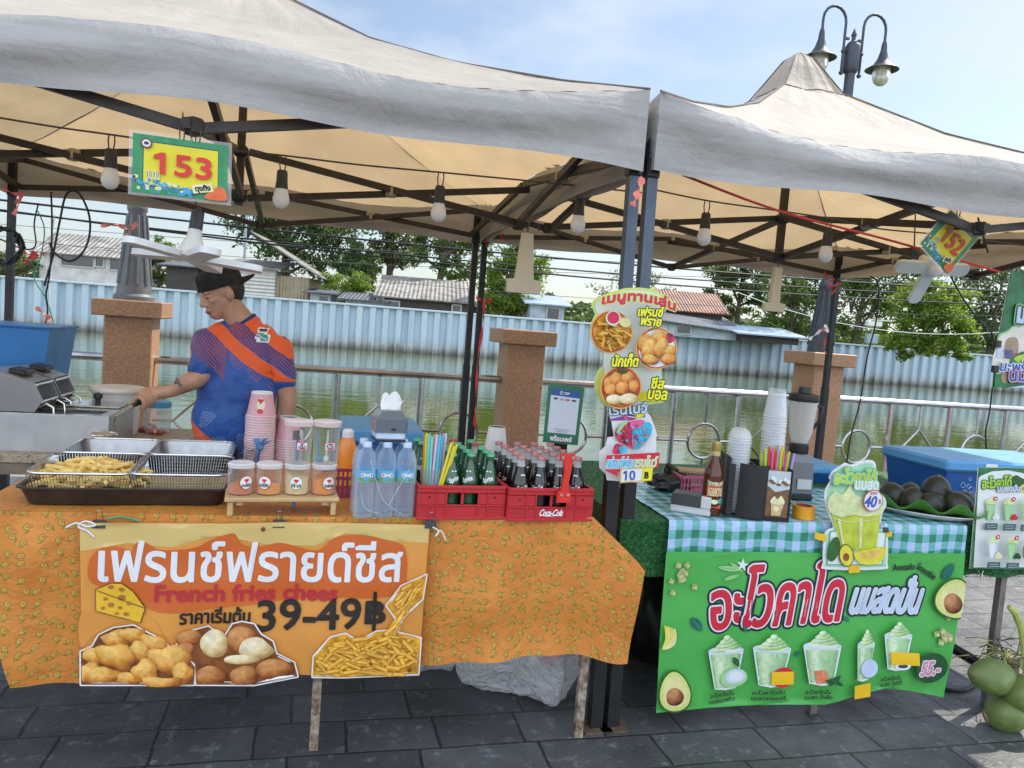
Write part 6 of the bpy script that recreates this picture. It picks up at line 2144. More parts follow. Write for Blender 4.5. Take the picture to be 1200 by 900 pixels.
# ---- bags under the tables
m = clear('bag_white', (.97, .98, 1.0), .34, .10, 1.0)
n, l = _nodes(m)
l.new(bumpn(n, l, nz(n, l, coord(n, l), 11, 3, .5, 2.6), 1.0, .03), n['Principled BSDF'].inputs['Normal'])
mat('rubbish', (.42, .40, .40), .7, var=.6, scale=9)
mat('bag_black', (.012, .012, .013), .35, bump=.7, bscale=16)
mat('bag_print', (.62, .12, .10), .5)
def bag(name, label, c, sz, m, seed, pinch=.55, corners=()):
    a = MB()
    def fn_(p, q):
        t = 2 * math.pi * p; f_ = math.pi * q
        d = V((math.sin(f_) * math.cos(t), math.sin(f_) * math.sin(t), -math.cos(f_)))
        e = .62
        d = V([math.copysign(abs(k) ** e, k) for k in d])
        dq = V((d.x * 3.2, d.y * 3.2, d.z * 1.2))
        nn = noise.noise(d * 1.7 + V((seed, 0, 0))) * .18 + (noise.voronoi(dq * .62 + V((seed, 3, 0)))[0][0] - .4) * .34 + (noise.voronoi(dq * 1.5 + V((seed, 7, 0)))[0][0] - .4) * .13
        r_ = 1 + nn
        nn += .055 * abs(math.sin(4.5 * t + 3 * noise.noise(V((t * 1.5, q * 2, seed))))) * math.sin(f_) * (.4 + .6 * q) + .02 * math.sin(17 * t + 6 * q + seed) * q
        up = max(0, d.z)
        x, y, z = d.x * sz[0] * r_ * (1 - pinch * up ** 2), d.y * sz[1] * r_ * (1 - pinch * up ** 2), d.z * sz[2] * r_
        return V((x, y, max(-sz[2] * .97, z)))
    a.sheet(fn_, 80, 44, m)
    a.tube([(0, 0, sz[2] * .9), (.02, .01, sz[2] * 1.08), (-.01, .03, sz[2] * 1.18)], [.03, .018, .035], m, 8)
    if m == 'bag_white':
        q_ = random.Random(seed)
        for _ in range(16):
            a.box((q_.uniform(-.55, .55) * sz[0], q_.uniform(-.3, .35) * sz[1], q_.uniform(-.6, .2) * sz[2]), (q_.uniform(.05, .13), q_.uniform(.05, .1), q_.uniform(.03, .09)), q_.choice(['tissue', 'sign_white', 'tissue', 'cup_white', 'cup_pink', 'bag_print']), Matrix.Rotation(q_.uniform(0, 3), 3, V((q_.random(), q_.random(), q_.random() + .1))), bev=.012)
    o = a.build(name, smooth=0)
    for p in o.data.polygons: p.use_smooth = True
    o.location = V(c) + Z * sz[2] * .97
    return tag(o, label, 'bag')
g = on_z(610, 822, 0)
bag('plastic_bag', 'large pale plastic bag under the right half of the orange tablecloth', (g.x + .0, g.y + .14, .01), (.235, .19, .25), 'bag_white', 2, .3)
g = on_z(508, 797, 0)
bag('plastic_bag', 'smaller pale plastic bag under the table left of the large bag', (g.x + .0, g.y + .15, .01), (.15, .14, .22), 'bag_white', 8, .3)
g = on_z(757, 782, 0)
bag('black_bag', 'crumpled black rubbish bag on the ground between the two stalls', (g.x + .03, g.y + .12, .01), (.17, .17, .26), 'bag_black', 5, .5)

# ================================================================== RIGHT STALL
O2 = V((1.364, 3.04, 0))
T2 = .812
def front2(px, py, off=0.0):
    return on_row(px, py, az=A1, p=O2 - N1 * off)
def s2(px, py):
    p = front2(px, py)
    return ((p - O2).dot(U1), p.z)
def L2(px, py, z=None):
    return on_z(px, py, T2 + .008 if z is None else z)
sA, sB = s2(726, 620)[0], s2(1262, 640)[0]
DEP2 = 1.2
legx = s2(960, 835)[0]
table(O2, U1, N1, A1, sA + .03, sB - .03, DEP2, T2, 'long table of the smoothie stall under green turf', ((legx, .05), (s2(1183, 700)[0], .05), (sA + .08, .5), (legx, DEP2 - .05), (sB - .1, DEP2 - .05)), 'leg_grey' if 'leg_grey' in MATS else mat('leg_grey', (.20, .18, .165), .6, .3, var=.35, scale=16).name)
# artificial turf
m, n, l, b = newmat('turf')
co = coord(n, l)
oi = n.new('ShaderNodeNewGeometry')
c = ramp(n, l, nz(n, l, co, 55, 5, .7), [(.32, (.006, .045, .014)), (.5, (.018, .12, .03)), (.68, (.06, .27, .075))])
l.new(c, b.inputs['Base Color']); b.inputs['Roughness'].default_value = .55
l.new(bumpn(n, l, nz(n, l, co, 110, 4, .7), 1.0, .012), b.inputs['Normal'])
m, n, l, b = newmat('turf_blade')
oi = n.new('ShaderNodeNewGeometry')
l.new(ramp(n, l, oi.outputs['Random Per Island'], [(0, (.008, .07, .018)), (.6, (.025, .17, .04)), (1, (.09, .36, .12))]), b.inputs['Base Color']); b.inputs['Roughness'].default_value = .45
a = MB()
zd = s2(740, 674)[1]
a.sheet(lambda p, q: V((sA + (sB - sA) * p, -.012 + (DEP2 + .02) * q, T2 + .004)), 12, 6, 'turf')
a.sheet(lambda p, q: V((sA + (sB - sA) * p, -.012 - .010 * q * math.sin(p * 40), T2 + .004 + (zd - T2) * q + .006 * math.sin(p * 60) * q)), 60, 6, 'turf')
a.sheet(lambda p, q: V((sA, -.012 + (DEP2 + .02) * p, T2 + .004 + (zd - T2) * q)), 8, 4, 'turf')
rr = random.Random(4); vs = []; fs = []
def blade(p, nrm):
    o = len(vs)
    d = (nrm + V((rr.gauss(0, .55), rr.gauss(0, .55), rr.gauss(0, .55)))).normalized() * rr.uniform(.007, .014)
    e = V((rr.gauss(0, 1), rr.gauss(0, 1), rr.gauss(0, 1))).cross(d).normalized() * .0011
    vs.extend([p - e, p + e, p + d]); fs.append((o, o + 1, o + 2))
xl = s2(800, 640)[0]; xr = s2(1105, 640)[0]
for _ in range(9000):
    f_ = rr.random() < .45
    x = rr.uniform(sA, xl) if f_ else rr.uniform(xr, sB)
    z = rr.uniform(zd, T2)
    blade(V((x, -.014, z)), V((0, -1, 0)))
for _ in range(9000):
    x = rr.uniform(sA, sA + .45) if rr.random() < .6 else rr.uniform(sA, sB)
    blade(V((x, rr.uniform(0, DEP2), T2 + .004)), V((0, 0, 1)))
a.add(vs, fs, 'turf_blade')
o = a.build('turf_cover', smooth=0); o.location = O2; o.rotation_euler = (0, 0, A1)
tag(o, 'green artificial turf covering the right table', 'turf cover')
# gingham tablecloth
m, n, l, b = newmat('gingham')
tcn = n.new('ShaderNodeTexCoord')
sx_ = n.new('ShaderNodeSeparateXYZ'); l.new(tcn.outputs['Object'], sx_.inputs[0])
vv = math_n(n, l, 'SUBTRACT', sx_.outputs['Y'], sx_.outputs['Z'])
def stripe(src, off):
    q = math_n(n, l, 'ADD', math_n(n, l, 'MULTIPLY', src, 1 / .066), off)
    fr_ = math_n(n, l, 'FRACT', q)
    return math_n(n, l, 'LESS_THAN', fr_, .5)
A_, B_ = stripe(sx_.outputs['X'], .1), stripe(vv, .35)
sm = math_n(n, l, 'MULTIPLY', math_n(n, l, 'ADD', A_, B_), .5)
c = ramp(n, l, sm, [(0, (.42, .55, .80)), (.5, (.15, .44, .45)), (1, (.035, .23, .13))])
n_r = [x for x in n if x.type == 'VALTORGB'][-1]; n_r.color_ramp.interpolation = 'CONSTANT'; n_r.color_ramp.elements[1].position = .4; n_r.color_ramp.elements[2].position = .9
l.new(c, b.inputs['Base Color']); b.inputs['Roughness'].default_value = .22; b.inputs['Specular IOR Level'].default_value = .6
l.new(bumpn(n, l, nz(n, l, tcn.outputs['Object'], 9, 5, .6, .8), .55, .02), b.inputs['Normal'])
gl, gr_ = s2(779, 625)[0], s2(1124, 640)[0]
zs_ = s2(950, 642)[1] - .02
a = MB()
def ging(p, q):
    x = gl + (gr_ - gl) * p
    D_ = .66
    t = q * (D_ + .14)
    if t < D_:
        return V((x, D_ - t - .024 + .004 - .022 * 0, T2 + .011 + .002 * noise.noise(V((x * 9, t * 9, 1)))))
    k = (t - D_) / .14
    return V((x, -.026 - .006 * math.sin(x * 22) * k - .004 * math.sin(min(1, k * 6) * 1.57), T2 + .009 - (T2 + .009 - zs_) * k))
a.sheet(ging, 70, 40, 'gingham', .0012)
o = a.build('gingham_cloth', smooth=60); o.location = O2; o.rotation_euler = (0, 0, A1)
tag(o, 'blue and green gingham plastic cloth on the right table', 'tablecloth')

# ---- green avocado smoothie banner
mat('q_green', (.075, .40, .075), .38, var=.08, scale=5)
mat('q_leaf', (.012, .13, .11), .42, var=.1)
mat('q_pale', (.34, .60, .26), .42)
mat('q_white', (.74, .76, .78), .42, var=.02)
mat('q_red', (.60, .02, .045), .42, var=.05)
mat('q_navy', (.012, .022, .04), .42)
mat('q_dark', (.012, .075, .022), .42)
mat('q_cup', (.38, .62, .34), .42, var=.12, scale=30)
mat('q_cream', (.62, .76, .42), .42, var=.12, scale=40)
mat('q_lilac', (.52, .62, .80), .42)
mat('q_skin', (.030, .11, .02), .42, var=.3, scale=40)
mat('q_flesh', (.60, .66, .20), .42, var=.1, scale=30)
mat('q_flesh2', (.72, .68, .30), .42, var=.1, scale=30)
mat('q_seed', (.26, .085, .03), .35, var=.3, scale=30)
mat('q_tan', (.42, .40, .20), .42, var=.3, scale=60)
mat('q_tape', (.82, .50, .01), .45, var=.05)
mat('q_pink', (.60, .26, .38), .42)
mat('q_mango', (.66, .20, .09), .42, var=.3, scale=50)
mat('q_yellow', (.72, .62, .05), .42, var=.15, scale=40)
def rip_b2(s, z):
    d = max(0, (T2 - .07 - z)) / .62
    return .003 + .014 * d * (.5 + .5 * math.sin(s * 8.5 + 2)) + .006 * math.sin(s * 21 + 1) * d + .006 * math.sin(s * 5) * math.sin(z * 9) + .004 * noise.noise(V((s * 6, z * 8, 9)))
def c2(x, y):
    return s2(760 + x * .30833, 600 + y * .30833)
a = MB()
fn = fall_fn(rip_b2, .036)
sh = Sheet(a, c2, fn, 0.0, step=.0006)
sh.poly([(50, 138), (400, 140), (800, 146), (1176, 146), (1160, 300), (1130, 480), (1086, 682), (1000, 668), (940, 655), (870, 650), (780, 672), (640, 706), (400, 712), (200, 722), (8, 738), (25, 450)], 'q_green', grid=.02)
red = dict(bold=.0045, outline=((.019, 'q_navy'), (.0085, 'q_white')))
sh.text('อะ', 218, 282, 348, 425, 'q_red', .0055, ((.015, 'q_navy'), (.006, 'q_white')), .08)
sh.text('โวคาโด', 345, 182, 712, 408, 'q_red', .0055, ((.015, 'q_navy'), (.006, 'q_white')), .06, shear=.16)
sh.text('นมสดปั่น', 752, 232, 1012, 368, 'q_lilac', .0035, ((.012, 'q_navy'), (.0035, 'q_white')), -.02, shear=.22)
sh.text('Avocado', 902, 184, 982, 208, 'ink', .0009, rot=.06); sh.text('Smoothie', 986, 200, 1070, 226, 'ink', .0009, rot=-.5)
sh.mark(); sh.art.step = .00016
def leaf(x, y, ln_, w, t, m_='q_leaf'):
    c_, s_ = math.cos(t), math.sin(t)
    pts = [(x + c_ * u_ * ln_ - s_ * v_ * w, y + s_ * u_ * ln_ + c_ * v_ * w) for u_, v_ in ((-1, 0), (-.5, .8), (.2, .9), (1, 0), (.2, -.9), (-.5, -.8))]
    sh.poly(pts, m_, 4)
    sh.line([(x - c_ * ln_ * .8, y - s_ * ln_ * .8), (x + c_ * ln_ * .9, y + s_ * ln_ * .9)], .0016, 'q_green')
leaf(160, 407, 30, 18, .9); leaf(345, 428, 14, 8, 1.2); leaf(537, 518, 15, 8, -.6); leaf(719, 386, 15, 8, .7); leaf(1108, 212, 36, 18, -1.0)
for x, y, ln_, w, t in ((285, 200, 45, 10, .12), (290, 232, 30, 7, -.3), (310, 195, 28, 7, .6)):
    leaf(x, y, ln_, w, t, 'q_pale')
sh.poly([(333 + (24 if i % 2 == 0 else 9) * math.cos(i * math.pi / 5 - 1.4), 186 + (26 if i % 2 == 0 else 9) * math.sin(i * math.pi / 5 - 1.4)) for i in range(10)], 'q_white')
rr = random.Random(6)
for cx, cy, sp_, n_ in ((112, 238, 34, 13), (1095, 448, 30, 12)):
    for i in range(n_):
        x, y, t = cx + rr.gauss(0, sp_ * .8), cy + rr.gauss(0, sp_ * .85), rr.uniform(0, 3)
        if cx > 1000: x = min(x, 1104)
        q = [(x + 13 * math.cos(t + k * 1.57 + .1), y + 14 * math.sin(t + k * 1.57 + .1)) for k in range(4)]
        sh.poly(q, 'q_tan'); sh.poly([(x + 4 + 6 * math.cos(t + k * 1.57), y + 3 + 6 * math.sin(t + k * 1.57)) for k in range(4)], 'q_flesh')
def avo(x, y, a_, b_, t, clipx=None):
    for k, (f_, mm) in enumerate(((1, 'q_skin'), (.92, 'q_flesh'), (.74, 'q_flesh2'))):
        pts = []
        for i in range(28):
            an = 2 * math.pi * i / 28
            rx = a_ * (1 - .22 * math.cos(an)) * math.sin(an); ry = -b_ * math.cos(an)
            px, py = x + f_ * (rx * math.cos(t) - ry * math.sin(t)), y + f_ * (rx * math.sin(t) + ry * math.cos(t))
            if clipx: px = min(px, clipx - (py - 250) * .17)
            pts.append((px, py))
        sh.poly(pts, mm)
    sh.blob(x - (a_ * .10 if clipx else 0), y + b_ * .25, a_ * (.46 if clipx else .54), a_ * .54, 0, ((.07, .02, .006), (.30, .10, .03), (.58, .28, .12)), .02, 1, (lambda p, q: (min(p, clipx - (q - 250) * .17 - 1), q)) if clipx else None)
avo(72, 652, 62, 80, -.05)
avo(1124, 310, 70, 78, .25, 1166)
for k in range(4):
    sh.poly([(36 + k * 12, 405 + k * 4), (60 + k * 7, 440), (52 + k * 7, 480), (24 + k * 3, 496), (38 + k * 8, 455)], ('q_yellow', 'q_flesh2')[k % 2], 3)
def cup_print(x0, x1, y0, y1, t=0.0, top='q_cream'):
    w = x1 - x0; xm = (x0 + x1) / 2; h = y1 - y0
    K = lambda x, y: (x + t * (y1 - y), y)
    sh.poly([K(x0, y0 + h * .26), K(x1, y0 + h * .26), K(x1 - w * .2, y1 - 6), K(xm, y1), K(x0 + w * .2, y1 - 6)], 'q_white', buf=.001)
    gq = ((.20, .42, .17), (.40, .62, .32), (.70, .82, .58)); sh.art.k += sh.art.step; vs_ = []; cl_ = []
    for r_ in range(6):
        for c_ in range(7):
            f_, g_ = c_ / 6, r_ / 5; ins = .06 + .16 * g_
            vs_.append(sh.art.fn(*sh.c(*K(x0 + w * (ins + (1 - 2 * ins) * f_), y0 + h * .34 + (h * .66 - 8) * g_)), sh.art.k)); cl_.append(mix3(gq, (.15, .75, .95, .6, .5, .4, .1)[c_] - .12 * g_))
    a.add(vs_, [(r_ * 7 + c_, r_ * 7 + c_ + 1, r_ * 7 + c_ + 8, r_ * 7 + c_ + 7) for r_ in range(5) for c_ in range(6)], 'print_photo', cl_)
    e = [K(*p) for p in ellp(xm, y0 + h * .27, w * .5, h * .085, 0, 24)]
    sh.poly(e, 'q_lilac'); sh.poly([K(*p) for p in ellp(xm, y0 + h * .27, w * .43, h * .06, 0, 24)], top)
    for f_, yy in ((.42, .21), (.33, .145), (.22, .085), (.11, .03)):
        sh.blob(*K(xm + w * .03 * (1 - f_), y0 + h * (yy + .02)), w * f_, h * .060, -.15, ((.22, .42, .16), (.50, .68, .34), (.78, .86, .62)), .02)
cup_print(197, 335, 446, 652, .0)
cup_print(363, 498, 440, 638, .04)
cup_print(547, 685, 428, 628, .03)
cup_print(737, 806, 424, 614, .10)
cup_print(846, 945, 398, 574, .10)
sh.ell(296, 605, 52, 36, 'q_pale'); sh.ell(302, 600, 38, 28, 'q_lilac'); sh.ell(304, 600, 28, 19, 'q_white'); leaf(305, 545, 22, 10, 1.0, 'q_dark')
sh.ell(475, 598, 42, 38, 'q_red')
sh.poly([(590, 575), (630, 570), (640, 612), (600, 622)], 'q_mango'); leaf(660, 605, 30, 10, -.7, 'q_dark'); leaf(668, 612, 26, 9, .5, 'q_dark'); leaf(645, 610, 20, 8, .1, 'q_dark')
sh.poly(ellp(795, 565, 33, 35, .3, 24), 'q_lilac')
sh.ell(918, 556, 28, 14, 'q_white'); sh.ell(918, 556, 18, 7, 'sign_navy')
for x0, x1, y0, y1, t in ((198, 300, 655, 692, 0), (360, 482, 646, 682, 0), (553, 648, 641, 676, 0), (834, 912, 593, 627, .08)):
    ym = (y0 + y1) / 2
    sh.text('อะโวคาโดปั่น', x0 + 4, y0, x1 - 4, ym - 2, 'ink', .0007, rot=.03 + t); sh.text({198: 'นมสดมะพร้าว', 360: 'นมสดสตอเบอรี่', 553: 'นมสด น้ำผึ้ง', 834: 'นมสด โอรีโอ้'}[x0], x0, ym + 2, x1, y1, 'ink', .0007, rot=.03 + t)
sh.ell(1026, 564, 60, 56, 'q_dark')
sh.text('55.-', 988, 540, 1060, 590, 'q_pink', .004, ((.0035, 'q_white'),), 0, shear=.18)
for x0, x1, y0, y1, t in ((430, 512, 576, 624, .03), (876, 980, 506, 552, -.06), (734, 798, 622, 672, .08)):
    sh.poly([(x0, y0 + t * 40), (x1, y0 - t * 40), (x1, y1 - t * 40), (x0, y1 + t * 40)], 'q_tape')
bn = a.build('banner', smooth=60); bn.location = O2; bn.rotation_euler = (0, 0, A1)
tag(bn, 'green avocado smoothie banner with red Thai lettering on the right table', 'banner')

# ---- cut-out avocado price card taped on the banner
def card(name, label, cat, outline, to_px, plane, draw, thick=.004, base='q_white', origin=None, back='q_white', tiltN=None):
    """stiff printed card: outline in survey units, drawn on an upright plane"""
    O, n_ = plane
    u_ = V((-n_.y, n_.x, 0)).normalized() * -1
    if u_.x < 0: u_ = -u_
    def sz(x, y):
        px, py = to_px(x, y)
        d = ray(px, py)
        p = EYEP + d * ((O - EYEP).dot(n_) / d.dot(n_))
        return ((p - O).dot(u_), p.z - O.z)
    th = thing(name, label, cat, O, 0)
    a = MB()
    pts = [sz(x, y) for x, y in outline]
    a.prism(pts, lambda x, y, d: u_ * x + Z * y - n_ * d, thick, base, back)
    sh_ = Sheet(a, sz, lambda x, y, k=0.0: u_ * x + Z * y - n_ * (thick + k), .0006, 0)
    draw(sh_)
    a.build('printed_card', th, 0)
    return th, u_
def cA(x, y):
    return 940 + x * .21667, 520 + y * .21667
mat('k_green', (.10, .42, .22), .4); mat('k_pale', (.36, .66, .42), .4, var=.15, scale=30); mat('k_lime', (.42, .62, .06), .4); mat('k_drink', (.50, .56, .05), .4, var=.25, scale=18); mat('k_foam', (.66, .70, .36), .4, var=.2, scale=30)
mat('k_blue', (.03, .08, .42), .4); mat('k_melon', (.80, .50, .12), .4, var=.3, scale=30)
def draw_a(s_):
    s_.poly([(160, 195), (165, 160), (205, 130), (235, 115), (262, 125), (330, 105), (368, 102), (382, 122), (392, 205), (400, 262), (430, 295), (438, 328), (420, 370), (410, 420), (395, 455), (445, 475), (446, 640), (425, 662), (135, 662), (124, 640), (130, 500), (150, 472), (175, 448), (140, 350), (130, 265)], 'k_pale', 3)
    s_.rect(134, 470, 440, 655, 'k_green', .006); s_.rect(140, 476, 434, 649, 'q_white', .005)
    s_.poly([(150, 372), (268, 378), (270, 575), (205, 575)], 'k_drink'); s_.poly([(262, 372), (418, 366), (392, 570), (270, 578)], 'k_drink')
    s_.poly([(300, 400), (320, 400), (312, 560), (300, 560)], 'k_foam'); s_.poly([(180, 400), (196, 400), (222, 560), (212, 560)], 'k_foam')
    s_.poly([(140, 365), (130, 300), (170, 255), (210, 270), (255, 215), (275, 270), (320, 290), (350, 330), (420, 330), (418, 375), (330, 390), (270, 380), (200, 392)], 'k_foam', 4)
    s_.line([(160, 400), (266, 420), (410, 400)], .003, 'k_foam', 4)
    s_.poly(ellp(160, 565, 30, 68, .25, 20), 'q_skin');
    s_.poly(ellp(226, 598, 40, 62, -.1, 20), 'q_skin'); s_.poly(ellp(226, 598, 35, 56, -.1, 20), 'q_yellow'); s_.poly(ellp(224, 606, 17, 22, 0, 16), 'q_seed')
    s_.poly([(266, 588), (330, 568), (432, 552), (428, 610), (380, 645), (300, 640)], 'q_yellow', 4); s_.poly([(282, 592), (340, 578), (405, 568), (400, 600), (340, 612)], 'k_melon', 4)
    s_.text('อะโวคาโด้', 160, 128, 385, 210, 'k_lime', .0025, ((.006, 'k_green'), (.0015, 'q_white')), 0, arc=-.008 * 0 + .006)
    s_.text('นมสด', 268, 196, 390, 240, 'q_white', .002, ((.004, 'k_pale'),))
    s_.ell(362, 300, 52, 58, 'q_red'); s_.ell(362, 300, 48, 54, 'q_white'); s_.text('40', 318, 276, 380, 334, 'k_blue', .0016, shear=.15); s_.text('B', 392, 292, 402, 316, 'q_red', .0004); s_.text('ราคา', 344, 252, 380, 268, 'q_red', .0003)
oc = front2(1003, 605, .055)
th, u_ = card('price_card', 'cut-out avocado smoothie price card marked 40 on the green banner', 'price card', cat_rom([(150, 200), (142, 185), (162, 148), (205, 118), (232, 102), (262, 112), (330, 92), (372, 88), (395, 112), (402, 200), (412, 258), (442, 288), (452, 330), (432, 372), (422, 420), (404, 456), (444, 462), (460, 488), (458, 642), (432, 678), (130, 678), (110, 642), (116, 498), (140, 462), (166, 446), (128, 350), (118, 262)], 3), cA, (oc, N1), draw_a)
for pts in (((70, 478), (130, 490), (128, 530), (68, 515)), ((428, 482), (484, 474), (486, 500), (430, 510)), ((252, 658), (312, 656), (312, 696), (252, 700))):
    a = MB(); V4 = []
    for x, y in pts:
        px, py = cA(x, y); d = ray(px, py); q = EYEP + d * ((oc - N1 * .006 - EYEP).dot(N1) / d.dot(N1)); V4.append(q - oc)
    a.add(V4, [(0, 1, 2, 3)], 'q_tape'); a.build('tape', th, 0)
q = front2(1036, 619, .05)
a = MB(); a.hull([q + U1 * x - N1 * y + Z * z for x, y, z in ((-.012, 0, -.012), (.012, 0, -.012), (-.012, .018, -.012), (.012, .018, -.012), (-.012, .008, .006), (.012, .008, .006))], 'black_plastic'); a.tube([q + Z * .006, q + U1 * .006 + Z * .024, q - U1 * .006 + Z * .024, q + Z * .006], .0012, 'steel', 5)
tag(a.build('binder_clip', origin=q), 'black binder clip at the right corner of the avocado price card', 'clip')

# ---- menu boards on the front posts
def cU(x, y):
    return 680 + x * .26667, 330 + y * .26667
def cL(x, y):
    return 695 + x * .1111, 470 + y * .1111
mat('m_cream', (.72, .76, .70), .4, var=.03); mat('m_lime', (.62, .70, .18), .4, var=.1); mat('m_red', (.62, .015, .07), .4); mat('m_yellow', (.82, .78, .02), .4); mat('m_amber', (.80, .48, .03), .4)
mat('m_pink', (.72, .12, .30), .4); mat('m_sky', (.05, .45, .70), .4, var=.5, scale=60); mat('m_berry', (.48, .02, .07), .4, var=.8, scale=60); mat('m_ink', (.03, .03, .12), .4); mat('m_purple', (.25, .06, .35), .4)
ORG = ((.30, .05, .006), (.70, .22, .03), (.88, .44, .11))
def food_disc(s_, x, y, r_, kind):
    s_.ell(x, y, r_ + 5, r_ + 8, 'm_amber'); s_.ell(x, y, r_, r_ + 3, 'm_red');
    s_.ell(x, y, r_ - 5, r_ - 2, {'fry': 'p_fry', 'nug': 'm_cream', 'ball': 'p_ball'}[kind])
    q = random.Random(int(x))
    R_ = r_ - 7
    if kind == 'fry':
        for i in range(46):
            while True:
                px, py = q.uniform(-1, 1), q.uniform(-.5, 1)
                if px * px + py * py < .66: break
            s_.stick(x + px * R_, y + py * R_, R_ * q.uniform(.18, .34), 5.5, q.gauss(.3, .7), FRY, q.uniform(.75, 1.1))
        s_.ell(x - 12, y - 60, 32, 32, 'm_cream'); s_.ell(x - 12, y - 62, 26, 26, 'm_red'); s_.poly(ellp(x + 38, y - 42, 26, 20, .3), 'q_flesh2')
    elif kind == 'nug':
        s_.poly(ellp(x + 52, y - 44, 26, 22), 'm_berry')
        for px, py, a_, b_, mm in ((-52, -22, 30, 42, 'p_ball2'), (12, -48, 34, 30, 'p_nug'), (-30, 4, 40, 46, 'p_nug2'), (18, 0, 32, 46, 'p_nug'), (56, 12, 26, 26, 'p_nug'), (50, 46, 34, 24, 'p_ball2'), (-30, 48, 36, 22, 'p_nug')):
            s_.blob(x + px, y + py, a_, b_, .2, NUG if mm != 'p_ball2' else ORG, .05, px)
    else:
        for px, py, a_, b_, mm in ((-50, -20, 26, 28, 'p_ball2'), (-20, -38, 30, 30, 'p_nug'), (30, -42, 30, 28, 'p_ball2'), (54, -6, 24, 28, 'p_ball'), (-46, 8, 28, 26, 'p_nug'), (4, 2, 30, 30, 'p_nug'), (-30, 50, 38, 22, 'p_cheese'), (30, 48, 44, 24, 'p_cheese')):
            s_.blob(x + px, y + py, a_, b_, 0, CHS if mm == 'p_cheese' else ORG, .03, px)
        s_.poly(ellp(x + 4, y - 70, 22, 8), 'q_dark')
def draw_u(s_):
    s_.poly([(60, 100), (112, 68), (200, 42), (260, 40), (320, 50), (374, 78), (362, 120), (335, 130), (338, 196), (300, 215), (120, 360), (100, 330), (96, 180), (74, 140)], 'm_cream', 2)
    s_.poly([(100, 180), (338, 140), (350, 380), (352, 520), (215, 525), (110, 520), (100, 380)], 'm_cream')
    s_.poly([(225, 490), (352, 470), (352, 522), (220, 526)], 'm_yellow')
    food_disc(s_, 132, 220, 86, 'fry'); food_disc(s_, 305, 290, 84, 'nug'); food_disc(s_, 147, 458, 84, 'ball')
    s_.text('เมนูทานเล่น', 64, 42, 378, 100, 'm_red', .0026, ((.004, 'm_lime'),), 0, arc=.022)
    yl = ((.0032, 'ink'),)
    s_.text('เฟรนช์', 216, 112, 322, 152, 'm_yellow', .0017, yl, .05, shear=.15); s_.text('ฟราย', 226, 152, 312, 192, 'm_yellow', .0017, yl, .0, shear=.15)
    s_.text('นักเก็ต', 104, 312, 214, 366, 'm_yellow', .0017, yl, .05, shear=.15)
    s_.text('ชีส', 270, 412, 324, 460, 'm_yellow', .0019, yl, 0, shear=.12); s_.text('บอล', 255, 468, 334, 506, 'm_yellow', .0019, yl, 0, shear=.12)
ou = POST - U * .02 - N * .045 + Z * 1.2
card('menu_board', 'cut-out snack menu board with three round food pictures on the front posts', 'menu board', [(46, 98), (62, 78), (105, 56), (150, 40), (200, 28), (260, 26), (305, 32), (318, 22), (332, 40), (372, 60), (390, 82), (372, 132), (347, 138), (347, 196), (376, 218), (393, 262), (392, 322), (366, 368), (356, 382), (362, 530), (300, 540), (200, 540), (118, 552), (84, 524), (62, 478), (60, 432), (74, 396), (100, 366), (94, 312), (62, 286), (43, 240), (44, 186), (64, 146)], cU, (ou, N), draw_u, .005, 'm_lime')
